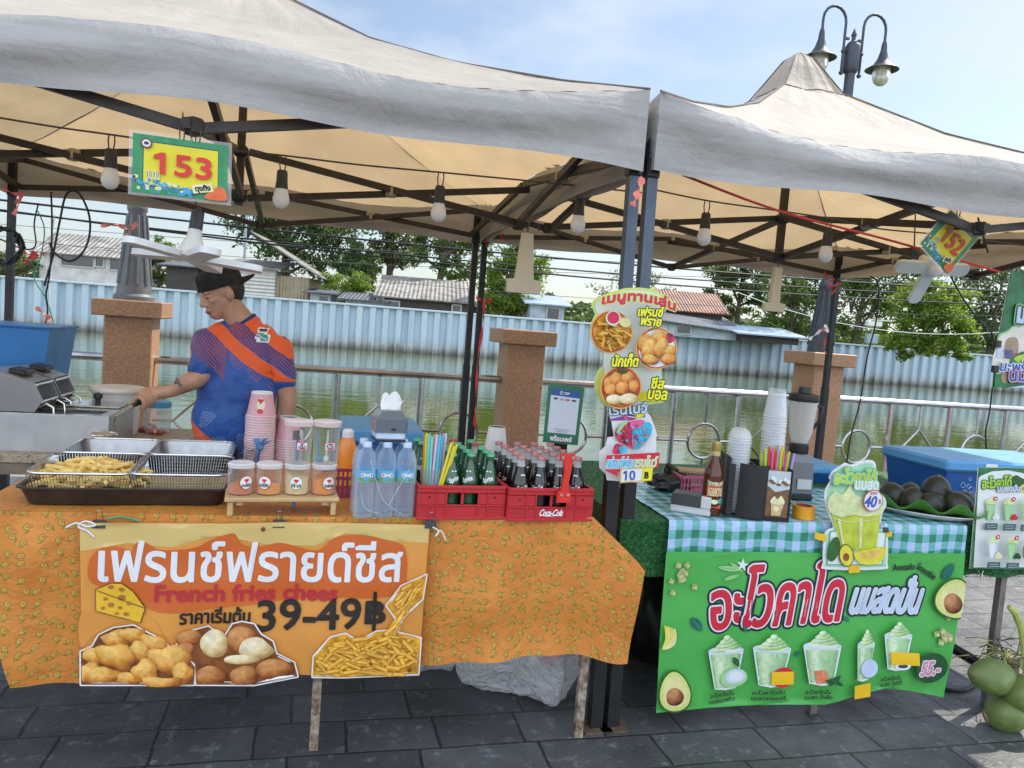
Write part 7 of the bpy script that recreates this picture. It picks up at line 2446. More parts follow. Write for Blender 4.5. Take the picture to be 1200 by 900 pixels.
def draw_l(s_):
    s_.poly([(165, 190), (380, 140), (530, 110), (545, 170), (470, 170), (400, 200), (180, 205)], 'm_purple'); s_.poly([(300, 125), (420, 115), (440, 175), (330, 195)], 'm_pink'); s_.poly([(440, 140), (550, 80), (520, 160), (450, 180)], 'm_yellow')
    for k, mm in enumerate(('q_red', 'q_white', 'm_ink', 'q_white', 'q_red')):
        y0 = 112 + (0, 11, 20, 38, 47)[k]; y1 = 112 + (11, 20, 38, 47, 58)[k]
        s_.poly([(342, y0), (445, y0 + 14), (440, y1 + 14), (346, y1)], mm)
    s_.text('เรนโบว์', 155, 15, 555, 130, 'q_white', .0010, ((.0030, 'm_ink'), (.0013, 'm_sky')), .12, arc=-.001)
    s_.poly([(215, 330), (250, 265), (330, 215), (400, 230), (395, 300), (410, 480), (340, 460), (250, 410)], 'm_berry', 3); s_.poly([(230, 320), (260, 255), (320, 210), (350, 220), (300, 265), (250, 330)], 'q_pale', 3)
    s_.poly([(395, 300), (470, 240), (560, 215), (600, 260), (590, 340), (540, 420), (470, 490), (400, 480)], 'm_sky', 3); s_.poly([(370, 215), (450, 190), (520, 200), (500, 250), (420, 290), (380, 270)], 'm_pink', 3)
    q = random.Random(3)
    for i in range(34):
        t, r_ = q.uniform(0, 6.28), q.random() ** .6
        s_.ell(405 + 170 * r_ * math.cos(t), 345 + 110 * r_ * math.sin(t), q.uniform(8, 20), q.uniform(7, 16), q.choice(['m_ink', 'm_berry', 'm_sky', 'm_pink', 'q_mango', 'm_purple']), n=8)
    s_.poly([(150, 520), (180, 430), (250, 440), (300, 500), (230, 530)], 'm_berry', 3); s_.poly([(220, 460), (290, 460), (300, 510), (230, 522)], 'm_sky', 3)
    s_.poly([(85, 545), (640, 515), (625, 670), (280, 690), (205, 715), (200, 765), (70, 700)], 'q_red')
    s_.text('เฟรนช์ฟราย', 90, 560, 390, 680, 'm_sky', .0006, ((.0020, 'q_white'),), .04, shear=.2); s_.text('เรนโบว์', 390, 550, 605, 665, 'm_lime', .0006, ((.0020, 'q_white'),), .04, shear=.2)
    s_.poly([(225, 685), (565, 665), (550, 805), (220, 830)], 'm_amber'); s_.poly([(235, 692), (455, 680), (440, 800), (232, 818)], 'q_white'); s_.poly([(458, 680), (555, 672), (542, 796), (445, 805)], 'm_yellow')
    s_.text('10', 255, 700, 375, 798, 'k_blue', .0008, rot=.05); s_.text('B', 474, 715, 512, 778, 'ink', .0016)
ol = POST - U * .02 - N * .056 + Z * .95
card('menu_board', 'cut-out rainbow fries card marked 10 below the snack menu board', 'menu board', [(140, 84), (180, 32), (330, -8), (520, 8), (576, 40), (560, 110), (602, 160), (642, 260), (666, 340), (660, 470), (646, 640), (592, 780), (520, 860), (350, 850), (142, 832), (132, 770), (64, 702), (60, 542), (130, 470), (150, 382), (216, 372), (190, 210)], cL, (ol, N), draw_l, .004, 'q_white')

# ---- right hand menu sign and coconut banner
def cM(x, y):
    return 1130 + x * .15556, 540 + y * .15556
mat('n_green', (.03, .17, .05), .4, var=.4, scale=30); mat('n_slate', (.05, .11, .12), .4); mat('n_white', (.74, .76, .76), .45, var=.02)
def draw_m(s_):
    s_.poly([(100, 130), (118, 110), (200, 78), (320, 70), (430, 90), (520, 120), (520, 800), (62, 800)], 'n_white')
    s_.poly([(340, 150), (380, 105), (440, 135), (520, 130), (520, 230), (400, 230)], 'q_skin', 3)
    s_.ell(435, 205, 28, 32, 'q_flesh'); s_.ell(437, 207, 14, 15, 'q_mango')
    s_.text('อะโวคาโด้', 124, 112, 340, 200, 'k_lime', .0016, ((.0042, 'n_green'),), .08)
    s_.text('นมสดปั่น', 234, 178, 402, 226, 'q_lilac', .0012, ((.0028, 'n_slate'), (.0010, 'q_white')), .04)
    def mini(x, y, fruit, pale=False):
        s_.poly([(x - 38, y - 66), (x + 38, y - 66), (x + 28, y + 54), (x, y + 58), (x - 26, y + 54)], 'q_lilac' if pale else 'k_drink' if False else 'q_pale'); s_.poly([(x - 32, y - 58), (x + 20, y - 58), (x + 8, y + 50), (x - 22, y + 50)], 'n_white' if pale else 'q_cup')
        s_.poly([(x - 40, y - 70), (x - 20, y - 100), (x + 20, y - 112), (x + 36, y - 86), (x + 40, y - 66)], 'k_foam', 3); s_.line([(x - 30, y - 78), (x + 30, y - 92)], .0016, 'k_lime')
        s_.ell(x + 32, y - 106, 16, 17, 'q_red'); s_.ell(x + 32, y - 106, 8, 7, 'n_white')
        for q in range(3):
            s_.ell(x + 22 + q * 10, y + 34 - (q % 2) * 14, 16, 17, fruit, n=10)
        s_.rect(x - 56, y + 76, x + 40, y + 126, 'n_slate', .002); s_.line([(x - 38, y + 93), (x + 24, y + 91)], .0014, 'n_white'); s_.line([(x - 42, y + 109), (x + 28, y + 107)], .0014, 'n_white')
    mini(178, 384, 'n_white'); mini(298, 384, 'q_red'); mini(412, 384, 'q_mango'); mini(148, 656, 'sign_cream', True); mini(272, 656, 'q_dark')
    s_.poly(ellp(430, 640, 46, 76, -.2, 20), 'q_skin'); s_.poly(ellp(380, 645, 46, 78, .1, 22), 'q_skin'); s_.poly(ellp(380, 645, 40, 71, .1, 22), 'q_yellow'); s_.poly(ellp(376, 668, 22, 27, 0, 16), 'q_mango')
    for x0, y0, x1, y1 in ((96, 52, 60, 800),):
        pass
om = front2(1170, 610, .03)
th, u_ = card('menu_sign', 'white and green avocado smoothie menu sheet standing at the right edge of the stall', 'menu sign', [(102, 48), (520, 56), (520, 818), (36, 812)], cM, (om, N1), draw_m, .004, 'n_green')
a = MB()
p = front2(1149, 672, .05) - om
a.tube([p + U1 * -.012 + Z * .012, p + Z * -.004, p + U1 * .004 + Z * -.028, p + U1 * .012 + Z * .012], .0016, 'steel', 5); a.build('wire_clip', th)
def cN(x, y):
    return 1130 + x * .2, 300 + y * .2
mat('coco_leaf', (.018, .16, .055), .4, var=.55, scale=14); mat('coco_flesh', (.74, .70, .64), .4, var=.12, scale=14); mat('coco_shell', (.36, .26, .17), .4, var=.3, scale=14); mat('coco_sky', (.52, .60, .72), .4, var=.1)
def draw_n(s_):
    s_.poly([(272, 95), (600, 90), (600, 760), (350, 772), (165, 768), (190, 500), (205, 420)], 'coco_leaf')
    s_.poly([(190, 480), (240, 440), (290, 400), (330, 370), (420, 360), (600, 340), (600, 700), (350, 700), (180, 690)], 'q_pale', 4)
    s_.poly([(195, 490), (245, 450), (295, 405), (340, 380), (430, 370), (600, 350), (600, 690), (185, 690)], 'coco_flesh', 4)
    s_.poly([(240, 490), (300, 480), (310, 540), (290, 600), (230, 590)], 'coco_shell', 4); s_.poly([(180, 520), (210, 505), (225, 590), (180, 600)], 'coco_sky')
    s_.poly([(260, 610), (330, 560), (420, 570), (420, 640), (280, 650)], 'n_green', 3); s_.poly([(280, 600), (340, 575), (400, 600), (330, 630)], 'k_lime', 3)
    s_.poly([(170, 690), (360, 690), (360, 770), (165, 768)], 'coco_leaf'); s_.poly([(205, 690), (240, 680), (240, 740), (210, 735)], 'coco_shell', 3); s_.poly([(240, 770), (600, 720), (600, 765), (350, 772)], 'coco_sky')
    s_.text('มะพร้าว', 300, 270, 560, 400, 'q_lilac', .006, ((.013, 'q_pale'), (.008, 'q_dark')))
    s_.text('30', 220, 548, 266, 600, 'k_blue', .0008); s_.line([(268, 580), (282, 572), (294, 568)], .004, 'q_red')
    s_.text('มะพร้าวปั่น', 192, 612, 500, 682, 'k_blue', .0016, ((.0044, 'q_white'),)); s_.text('นมสด', 244, 668, 440, 732, 'k_blue', .0022, ((.0058, 'q_red'), (.0030, 'q_white')), .05)
on_ = on_row(1180, 390, .35)
th, u_ = card('coconut_banner', 'hanging green coconut smoothie banner at the right edge', 'banner', [(270, 88), (600, 84), (600, 772), (345, 774), (160, 770), (190, 500), (205, 420)], cN, (on_, N), draw_n, .003, 'coco_leaf')
for x, y in ((195, 515), (180, 662)):
    px, py = cN(x, y); p = on_row(px, py, .34) - on_
    a = MB(); a.box(p, (.03, .02, .032), 'black_plastic', Matrix.Rotation(AZ, 3, 'Z'), bev=.003); a.build('clip', th, 0)

# ---- things on the gingham cloth
mat('grey_box', (.60, .61, .62), .45); mat('dark_box', (.03, .032, .036), .45)
q0, q1 = L2(787, 603), L2(833, 608)
npd = (q0 + q1) / 2
th = thing('napkin_dispenser', 'low black and white napkin dispenser lying on the gingham cloth', 'napkin box', V((npd.x - .0, npd.y + .03, T2 + .013)), R(-22))
a = MB(); a.box((0, .045, .010), (.155, .105, .02), 'grey_box', bev=.004); a.box((0, .045, .024 + .0), (.15, .10, .006), 'grey_box'); a.build('base', th, 0)
a = MB(); a.hull([(-.077, -.005, .0275), (.038, -.005, .0275), (-.077, .098, .0275), (.038, .098, .0275), (-.074, .0, .072), (.038, .0, .072), (-.074, .094, .072), (.038, .094, .072)], 'dark_box'); a.build('cover', th, 0)
a = MB(); a.box((.058, .046, .051), (.038, .102, .046), 'grey_box', bev=.003); a.build('end_plate', th, 0)
q = L2(832, 604)
th = thing('syrup_bottle', 'brown glass syrup bottle with a gold cap and a red and teal label', 'bottle', V((q.x, q.y, T2 + .013)), 0)
m, n, l, b = newmat('glass_brown'); b.inputs['Base Color'].default_value = (.14, .035, .010, 1); b.inputs['Roughness'].default_value = .06; b.inputs['Specular IOR Level'].default_value = .7; b.inputs['Transmission Weight'].default_value = .35
mat('gold_cap', (.52, .38, .10), .3, .6, var=.1); mat('syr_red', (.60, .10, .06), .45, var=.2, scale=50); mat('syr_teal', (.06, .33, .34), .45, var=.2, scale=50)
BR = .038
a = MB(); a.lathe([(0, 0), (BR - .003, 0), (BR, .006), (BR, .155), (BR * .92, .178), (BR * .62, .205), (BR * .42, .225), (BR * .38, .262), (0, .262)], 'glass_brown', n=24); a.build('bottle_glass', th)
a = MB(); a.lathe([(0, .252), (.0165, .252), (.0175, .256), (.017, .284), (.014, .288), (0, .288)], 'gold_cap', n=18); a.lathe([(.0152, .232), (.0166, .236), (.0166, .2515), (.0, .2518)], 'syr_gold' if 'syr_gold' in MATS else mat('syr_gold', (.60, .48, .22), .4).name, n=16); a.build('cap', th)
a = MB(); ar = Art(a, cyl_fn(BR), .0007, grid=.01)
ar.rect(-.032, .075, .036, .142, 'syr_red'); ar.rect(-.030, .118, .034, .139, 'syr_teal'); ar.rect(-.032, .045, .036, .073, 'syr_teal'); ar.rect(-.032, .028, .030, .044, 'syr_red')
ar.text('SYRUP', (-.024, .121, .028, .135), 'sign_cream', .0008, grid=.008); ar.text('หอมหวาน', (-.024, .080, .028, .112), 'sign_cream', .0006, grid=.008); ar.ell(.0, .058, .014, .009, 'sign_cream')
a.build('label', th, 60)
q = L2(822, 582)
mat('basket_pink', (.62, .16, .26), .45, var=.1)
th = thing('plastic_basket', 'pink plastic basket behind the brown syrup bottle', 'basket', V((q.x, q.y, T2 + .013)), A1)
lattice_basket(th, .19, .14, .085, 'basket_pink')
a = MB(); a.box((-.03, .09, .092), (.13, .09, .012), 'cardboard' if 'cardboard' in MATS else mat('cardboard', (.42, .29, .18), .8).name, bev=.002); o = a.build('card_piece', smooth=0); o.location = (q.x, q.y, T2 + .013); tag(o, 'brown cardboard piece lying across the pink basket', 'cardboard')
q = L2(786, 577)
th0 = bag('black_bag', 'small crumpled black bag beside the napkin dispenser', (q.x, q.y + .05, T2 + .013), (.085, .09, .038), 'bag_black', 11, .2)
# organiser with lids, straws and cups
qa, qb = L2(849, 607), L2(924, 614)
od = math.atan2(qb.y - qa.y, qb.x - qa.x); ow = (qb - qa).length
OO = (qa + qb) / 2
th = thing('organiser', 'black organiser box with a coffee picture on its front on the gingham cloth', 'organiser', V((OO.x, OO.y, T2 + .013)), od)
OM = Matrix.Translation(V((OO.x, OO.y, T2 + .013))) @ Matrix.Rotation(od, 4, 'Z')
mat('org_black', (.016, .016, .018), .5, var=.3, bump=.35, bscale=240)
a = MB()
xa, xb, xc, xd = -ow / 2, -ow / 2 + ow * .40, -ow / 2 + ow * .58, ow / 2
OD = .19
a.box(((xa + xd) / 2, OD / 2, .004), (xd - xa, OD, .008), 'org_black')
for x0, x1, h in ((xa, xa + .006, .235), (xb - .003, xb + .003, .215), (xd - .006, xd, .205)):
    a.box(((x0 + x1) / 2, OD / 2, .008 + (h - .008) / 2), (x1 - x0, OD, h - .008), 'org_black', bev=.002)
a.box((xa + (xb - xa) * .12 + .003, .004, .11), ((xb - xa) * .22, .006, .2), 'org_black', bev=.001)
a.sheet(lambda p, q_: V((xb - .055 + (xc + .012 - xb + .055) * p, .006 - .028 * math.sin(math.pi * p), .009 + .206 * q_)), 12, 2, 'org_black', -.004)
a.box(((xc + xd) / 2 + .004, .004, .008 + .095), (xd - xc - .02, .006, .19), 'org_black', bev=.001)
a.box(((xa + xd) / 2, OD - .004, .11), (xd - xa - .014, .006, .2), 'org_black')
a.build('box', th, 40)
a = MB(); cx = (xc + xd) / 2 - .002; cw = (xd - xc) * .42
ar = Art(a, lambda x, y, k=0.0: V((cx + x, -.0005 - k, y)), .0006, grid=0)
mat('pic_brown', (.20, .10, .05), .4, var=.4, scale=60); mat('pic_tan', (.62, .44, .22), .4, var=.3, scale=60); mat('pic_sky', (.52, .58, .62), .4, var=.1)
ar.rect(-cw, .018, cw, .198, 'pic_brown'); ar.poly([(-cw, .140), (-cw * .2, .115), (cw, .130), (cw, .198), (-cw, .198)], 'pic_sky', 0)
for x, y in ((-.02, .150), (0, .145), (.018, .155), (.03, .148), (-.03, .158)):
    ar.ell(x, y, .010, .006, 'pic_brown', n=10); ar.ell(x + .006, y + .012, .007, .009, 'sign_white', n=8)
ar.poly([(-cw * .55, .072), (cw * .6, .072), (cw * .4, .024), (-cw * .4, .024)], 'pic_tan'); ar.poly([(-cw * .6, .072), (-cw * .3, .1), (0, .088), (cw * .3, .104), (cw * .65, .072)], 'sign_cream', 3); ar.ell(0, .05, .012, .010, 'sign_cream', n=10)
a.build('picture', th, 0)
clear('lid_clear', (.92, .94, .96), .2, .08, .9)
lm = MB(); lm.open_lathe([(.047, 0), (.0475, .004), (.044, .005), (.041, .016), (.033, .030), (.018, .038), (.012, .039)], 'lid_clear', n=24)
lmesh = lm.mesh('dome_lid')
lp = OM @ V((xa + (xb - xa) * .46, .075, .012))
for i in range(26):
    o = bpy.data.objects.new('dome_lid', lmesh); COL.objects.link(o); o.location = lp + Z * (i * .0118)
    tag(o, 'clear plastic dome lid in the tall stack at the left of the organiser', 'cup lid', 'dome lids in the organiser')
clear('cup_clear', (.94, .95, .96), .15, .10, .9)
cm2 = MB(); cm2.open_lathe([(.047, 0), (.049, .002), (.049, .004), (.046, .005), (.0455, .012), (.032, .112), (.030, .115)], 'cup_clear', n=24); cm2.lathe([(.030, .115), (.0, .1152)], 'cup_clear', n=24)
cmm = cm2.mesh('clear_cup')
cpz = OM @ V((xd - .050, .135, .012))
for i in range(24):
    o = bpy.data.objects.new('clear_cup', cmm); COL.objects.link(o); o.location = cpz + Z * (.10 + i * .0122) + V((rnd.gauss(0, .0006) - .0003 * i, 0, 0))
    tag(o, 'clear plastic cup nested upside down in the tall stack at the right of the organiser', 'plastic cup', 'clear cups in the organiser')
for k, c in {'pink': (.80, .10, .34), 'red': (.74, .06, .03), 'lime': (.46, .66, .05), 'amber': (.82, .48, .04), 'grape': (.44, .30, .62)}.items():
    mat('straw_' + k, c, .3, var=.05)
rr = random.Random(12)
sc0 = OM @ V(((xc + xd) / 2 - .006, .055, .012))
SN = ['lime', 'lime', 'amber', 'red', 'pink', 'pink', 'red', 'lime', 'grape', 'grape', 'lime', 'amber', 'amber', 'pink', 'lime', 'grape']
for k, c in enumerate(SN):
    t = (k - 7.5) / 7.5
    a = MB(); a.open_lathe([(.0046, 0), (.0046, 1), (.0038, 1), (.0038, 0)], 'straw_' + c, n=8)
    p0 = V((t * .036, rr.uniform(-.02, .03), 0)); p1 = p0 + V((t * .022 + rr.uniform(-.006, .006), rr.uniform(-.01, .012), rr.uniform(.258, .288) - .02 * abs(t)))
    d_ = p1 - p0; rot = d_.to_track_quat('Z', 'Y').to_matrix()
    a.v = [rot @ V((q_.x, q_.y, q_.z * d_.length)) for q_ in a.v]
    o = a.build('straw'); o.location = sc0 + p0; o.rotation_euler = (0, 0, od)
    tag(o, {'lime': 'lime green', 'amber': 'amber yellow', 'red': 'red', 'pink': 'bright pink', 'grape': 'grape coloured'}[c] + ' straw in the black organiser', 'straw', c + ' straws in the organiser')
# blender
q = L2(937, 589, T2 + .004)
bd = R(6)
th = thing('blender', 'grey electric blender with a clear jug and black lid, beside the organiser', 'blender', V((q.x, q.y, T2 + .012)), bd)
mat('blend_grey', (.17, .18, .20), .4, .2, var=.08); clear('jug_clear', (.88, .86, .84), .26, .08)
a = MB(); a.box((0, .06, .016), (.118, .13, .03), 'black_plastic', bev=.008); a.build('foot', th, 30)
a = MB(); a.hull([(x * (.056 if z < .1 else .050 if z < .2 else .036), .06 + y * (.060 if z < .1 else .052 if z < .2 else .036), z) for x in (-1, 1) for y in (-1, 1) for z in (.032, .17, .205)], 'blend_grey'); a.build('motor_base', th, 20)
a = MB(); a.box((.012, -.002, .075), (.066, .004, .045), 'grey_box', bev=.001); a.build('control_panel', th, 0)
a = MB(); a.lathe([(0, .206), (.04, .206), (.042, .212), (.042, .245), (.036, .25), (0, .25)], 'black_plastic', (0, .06, 0), 20); a.build('jug_collar', th)
a = MB(); a.open_lathe([(.034, .252), (.050, .30), (.062, .44), (.0605, .44), (.048, .30), (.032, .255)], 'jug_clear', (0, .06, 0), 4 * 6); a.lathe([(.032, .256), (0, .256)], 'jug_clear', (0, .06, 0), 24); ju = a.build('jug', th)
a = MB(); a.tube([(.060, .06, .425), (.085, .05, .42), (.080, .05, .36), (.055, .06, .32)], .008, 'black_plastic', 8); a.build('handle', ju)
a = MB(); a.lathe([(0, .441), (.064, .441), (.067, .448), (.064, .472), (.045, .478), (.030, .480), (.026, .505), (0, .507)], 'black_plastic', (0, .06, 0), 24); a.build('lid', th)
q = L2(944, 610)
th = thing('tape_roll', 'orange roll of tape with a dark red core on the gingham cloth', 'tape roll', V((q.x, q.y + .03, T2 + .0125)), 0)
mat('tape_orange', (.82, .36, .02), .4, var=.05); mat('tape_core', (.42, .06, .07), .6, var=.35, scale=50)
a = MB(); a.lathe([(.034, .0), (.0435, .0), (.0435, .05), (.034, .05), (.034, .0)], 'tape_orange', n=26);
a.f = a.f[:]; a.build('tape', th, 30)
a = MB(); a.lathe([(.030, .0005), (.0339, .0005), (.0339, .0505), (.030, .0505), (.030, .0005)], 'tape_core', n=26); a.build('core', th, 30)
# tray of avocados on a leaf
qa, qb = L2(1040, 598), L2(1136, 620)
tcn_ = V(((qa.x + qb.x) / 2 + .02, (qa.y + qb.y) / 2 + .06, T2 + .013))
th = thing('oval_plate', 'oval white plate lined with a banana leaf under the avocados', 'plate', tcn_, R(-20))
mat('plate_white', (.72, .70, .66), .5, var=.1)
a = MB(); a.lathe([(0, .004), (.15, .004), (.19, .016), (.215, .026), (.213, .029), (.185, .021), (.148, .009), (0, .008)], 'plate_white', n=36, sy=.62); a.build('plate', th)
m, n, l, b = newmat('banana_leaf')
co = coord(n, l)
w_ = n.new('ShaderNodeTexWave'); w_.inputs['Scale'].default_value = 28; w_.inputs['Distortion'].default_value = 1.5; l.new(co, w_.inputs['Vector'])
l.new(mixc(n, l, math_n(n, l, 'MULTIPLY', w_.outputs[1], .25), ramp(n, l, nz(n, l, co, 6, 4), [(.3, (.06, .24, .025)), (.7, (.14, .40, .05))]), (.03, .14, .02)), b.inputs['Base Color']); b.inputs['Roughness'].default_value = .35
a = MB(); a.sheet(lambda p, q_: V(((p - .5) * .44, (q_ - .5) * .30 * (1 - .5 * (2 * p - 1) ** 4), .024 + .022 * math.sin(p * 19) * (2 * q_ - 1) ** 2 + .055 * abs(2 * q_ - 1) ** 3 * .8)), 40, 14, 'banana_leaf', .001); a.build('leaf_liner', th, 60)
m, n, l, b = newmat('avocado_skin')
co = coord(n, l)
l.new(ramp(n, l, nz(n, l, co, 24, 6, .7), [(.3, (.008, .009, .008)), (.55, (.017, .022, .014)), (.8, (.045, .065, .024))]), b.inputs['Base Color']); b.inputs['Roughness'].default_value = .38
l.new(bumpn(n, l, nz(n, l, co, 90, 3), .25, .004), b.inputs['Normal'])
mat('stem_brown', (.16, .11, .06), .8)
TMx = Matrix.Translation(tcn_) @ Matrix.Rotation(R(-20), 4, 'Z')
avs = [(-.125, .03, .062, .9, 1.9, 1.0, 'leftmost avocado on the leaf, lying on its side'), (-.055, -.025, .060, .3, .6, .95, 'smaller avocado at the front left of the leaf'), (.02, -.035, .058, 1.2, .3, .98, 'dull avocado at the front centre of the leaf'),
       (.04, .035, .105, .5, .9, 1.12, 'large round avocado on top of the heap'), (.115, -.02, .064, 1.0, 2.2, 1.06, 'avocado at the front right of the leaf with its stem end up'), (.145, .045, .062, .8, .3, .98, 'avocado at the back right of the leaf'), (-.05, .075, .062, .7, 1.2, 1.0, 'avocado half hidden at the back of the heap')]
for x, y, z, t1, t2, sc, lab in avs:
    th = thing('avocado', 'black ' + lab, 'avocado', TMx @ V((x, y, z)), t2, 'avocados on the leaf plate')
    rm = Matrix.Rotation(t1, 3, 'Y')
    a = MB(); a.lathe([(max(0.0, .052 * sc * math.sin(f_) * (1 + .10 * math.cos(f_)) * (1 + .05 * math.sin(f_))), -.064 * sc * math.cos(f_)) for f_ in [math.pi * i / 14 for i in range(15)]], 'avocado_skin', n=22, rot=rm)
    a.build('fruit', th, 80)
    a = MB(); a.lathe([(.006, 0), (.0065, .003), (.005, .005), (0, .005)], 'stem_brown', rm @ V((0, 0, .0645 * sc)), 8, rm); a.build('stem', th)
# big blue cooler
pc = L2(1101, 592, T2 + .006)
CH = on_y(1101, 540, 3.62).z - T2
c0 = on_y(1101, 590, 3.62)
cooler('cooler_box', 'big blue cooler with a pale lid and white latches on the turf, behind the avocados', V((c0.x, 3.62, T2 + .006)) + U1 * .42, A1, .80, .42, CH, 'cooler_blue', 'cooler_lid', .055)
CB = V((c0.x, 3.62, T2 + .006)) + U1 * .42
a = MB(); fnc = lambda x, y, k=0.0: V((x, -.001 - k, y))
for x, y, r_ in ((-.30, .09, .012), (-.27, .085, .01), (-.285, .06, .008), (-.25, .07, .013), (-.265, .12, .007), (-.235, .045, .009)):
    a.tube([V((x + r_ * math.cos(t), -.0015, y + r_ * math.sin(t))) for t in [2 * math.pi * i / 12 for i in range(12)]], .0012, 'coco_sky', 4, close=True)
o_ = a.build('bubble_print', [o for o in bpy.data.objects if o.name.startswith('cooler_box') and o.type == 'EMPTY'][-1], 0)
q = on_z(962, 552, T2 + .006)
ca_, cb2 = on_row(948, 552, az=A1, p=O2 + N1 * .80), on_row(985, 556, az=A1, p=O2 + N1 * .80)
cooler('ice_box', 'low pale blue box lid showing behind the tape roll and price card', V(((ca_.x + cb2.x) / 2, ca_.y, T2 + .006)), A1, .24, .3, max(.08, ca_.z - T2 + .02), 'cooler_blue', 'cooler_lid', .04, .01, False)

# ---- coconuts and bits on the ground
m, n, l, b = newmat('coconut')
co = coord(n, l)
l.new(ramp(n, l, nz(n, l, co, 7, 6, .65), [(.27, (.20, .13, .06)), (.40, (.13, .155, .05)), (.55, (.12, .18, .045)), (.72, (.25, .29, .10))]), b.inputs['Base Color']); b.inputs['Roughness'].default_value = .42
l.new(bumpn(n, l, nz(n, l, co, 20, 5), .2, .01), b.inputs['Normal'])
mat('coco_cap', (.22, .19, .09), .8, var=.4, scale=40); mat('stalk', (.34, .38, .10), .55, var=.25, scale=20); mat('fibre', (.07, .06, .035), .9)
def coconut(label, px, py, rpx, y, rotx, roty, sc=(1, 1, 1.22)):
    c = on_y(px, py, y); r_ = rpx * y / F * 1.02
    th = thing('coconut', label, 'coconut', c, 0, 'green coconuts on the ground')
    rm = Matrix.Rotation(roty, 3, 'Y') @ Matrix.Rotation(rotx, 3, 'X')
    a = MB()
    def f_(p, q_):
        t, g_ = 2 * math.pi * p, math.pi * q_
        k = 1 + .06 * math.cos(3 * t) * math.sin(g_) ** 2
        zz = -math.cos(g_)
        tip = 1 - .16 * max(0, zz) ** 2
        return rm @ V((r_ * math.sin(g_) * math.cos(t) * k * tip, r_ * math.sin(g_) * math.sin(t) * k * tip, r_ * zz * sc[2] * (1 + .10 * max(0, zz) ** 6)))
    a.sheet(f_, 30, 18, 'coconut'); a.build('husk', th, 80)
    a = MB(); a.lathe([(r_ * .34, -r_ * sc[2] * .95), (r_ * .30, -r_ * sc[2] * 1.03), (r_ * .12, -r_ * sc[2] * 1.06), (0, -r_ * sc[2] * 1.05)], 'coco_cap', n=14, rot=rm); a.build('calyx', th)
    return c
g = on_z(1180, 857, 0)
coconut('green coconut lying on the ground at the bottom of the pile', 1180, 836, 22, g.y + .02, .2, 1.2, (1, 1, 1.1))
coconut('green coconut with its pointed end to the left, on top of the pile', 1163, 793, 21, g.y + .04, .1, -1.45, (1, 1, 1.32))
coconut('green coconut at the right edge of the pile', 1200, 814, 22, g.y + .0, .4, .9, (1, 1, 1.1))
coconut('green coconut at the back of the pile against the ground', 1222, 838, 26, g.y + .10, .9, .5, (1, 1, 1.1))
gy = g.y + .04
a = MB(); a.tube([on_y(x, y, gy) for x, y in ((1182, 711), (1190, 718), (1197, 738), (1200, 762), (1202, 790))], [.010, .016, .013, .012, .011], 'stalk', 8)
tag(a.build('coconut_stalk', origin=on_y(1200, 762, gy)), 'thick yellow green coconut stalk rising from the coconut pile', 'stalk')
a = MB(); rr = random.Random(2)
o0 = on_y(1185, 768, gy + .06)
for i in range(70):
    p = o0 + V((rr.gauss(0, .05), rr.gauss(0, .04), rr.gauss(.0, .03)))
    d = V((rr.gauss(-.4, .8), rr.gauss(0, .5), rr.gauss(-.2, .5))).normalized() * rr.uniform(.05, .13)
    a.tube([p, p + d * .5 + V((0, 0, .01)), p + d], .0022, 'fibre' if rr.random() < .6 else 'stalk', 4)
a.tube([o0, o0 + V((.0, 0, -.05)), o0 + V((.02, 0, -.22))], .035, 'coco_cap', 8)
tag(a.build('coconut_twigs', origin=o0), 'dry dark twigs and fibres among the coconuts', 'twigs')
pA, pB = on_z(1098, 746, .02), on_z(1150, 777, .02)
cable('thick black pipe lying on the paving behind the coconuts', (pA - (pB - pA) * .5, pB + (pB - pA) * .2), .022, 'black_rubber', name='pipe', cat='pipe')
cable('black cable lying on the paving left of the coconuts', [on_z(x, y, .008) for x, y in ((1060, 790), (1092, 802), (1112, 808), (1132, 808), (1143, 800))], .008)

# ================================================================== THE VENDOR
YP = 3.5
PO = on_y(280, 440, YP)                       # chest
PS = YP / F
def pj(px, py, dy=0.0):
    return on_y(px, py, YP + dy) - PO
m, n, l, b = newmat('skin')
co = coord(n, l)
l.new(ramp(n, l, nz(n, l, co, 9, 5), [(.25, (.34, .175, .11)), (.5, (.47, .26, .17)), (.75, (.56, .33, .225))]), b.inputs['Base Color']); b.inputs['Roughness'].default_value = .48
b.inputs['Subsurface Weight'].default_value = .12; b.inputs['Subsurface Radius'].default_value = (.02, .008, .004); b.inputs['Subsurface Scale'].default_value = .3
mat('hair_black', (.012, .010, .009), .6, var=.3, bump=.5, bscale=120)
mat('cap_black', (.008, .008, .009), .8, bump=.25, bscale=160)
mat('jeans', (.03, .04, .07), .8, bump=.3, bscale=60)
mat('eye_white', (.42, .39, .37), .3); mat('lip', (.30, .105, .085), .45)
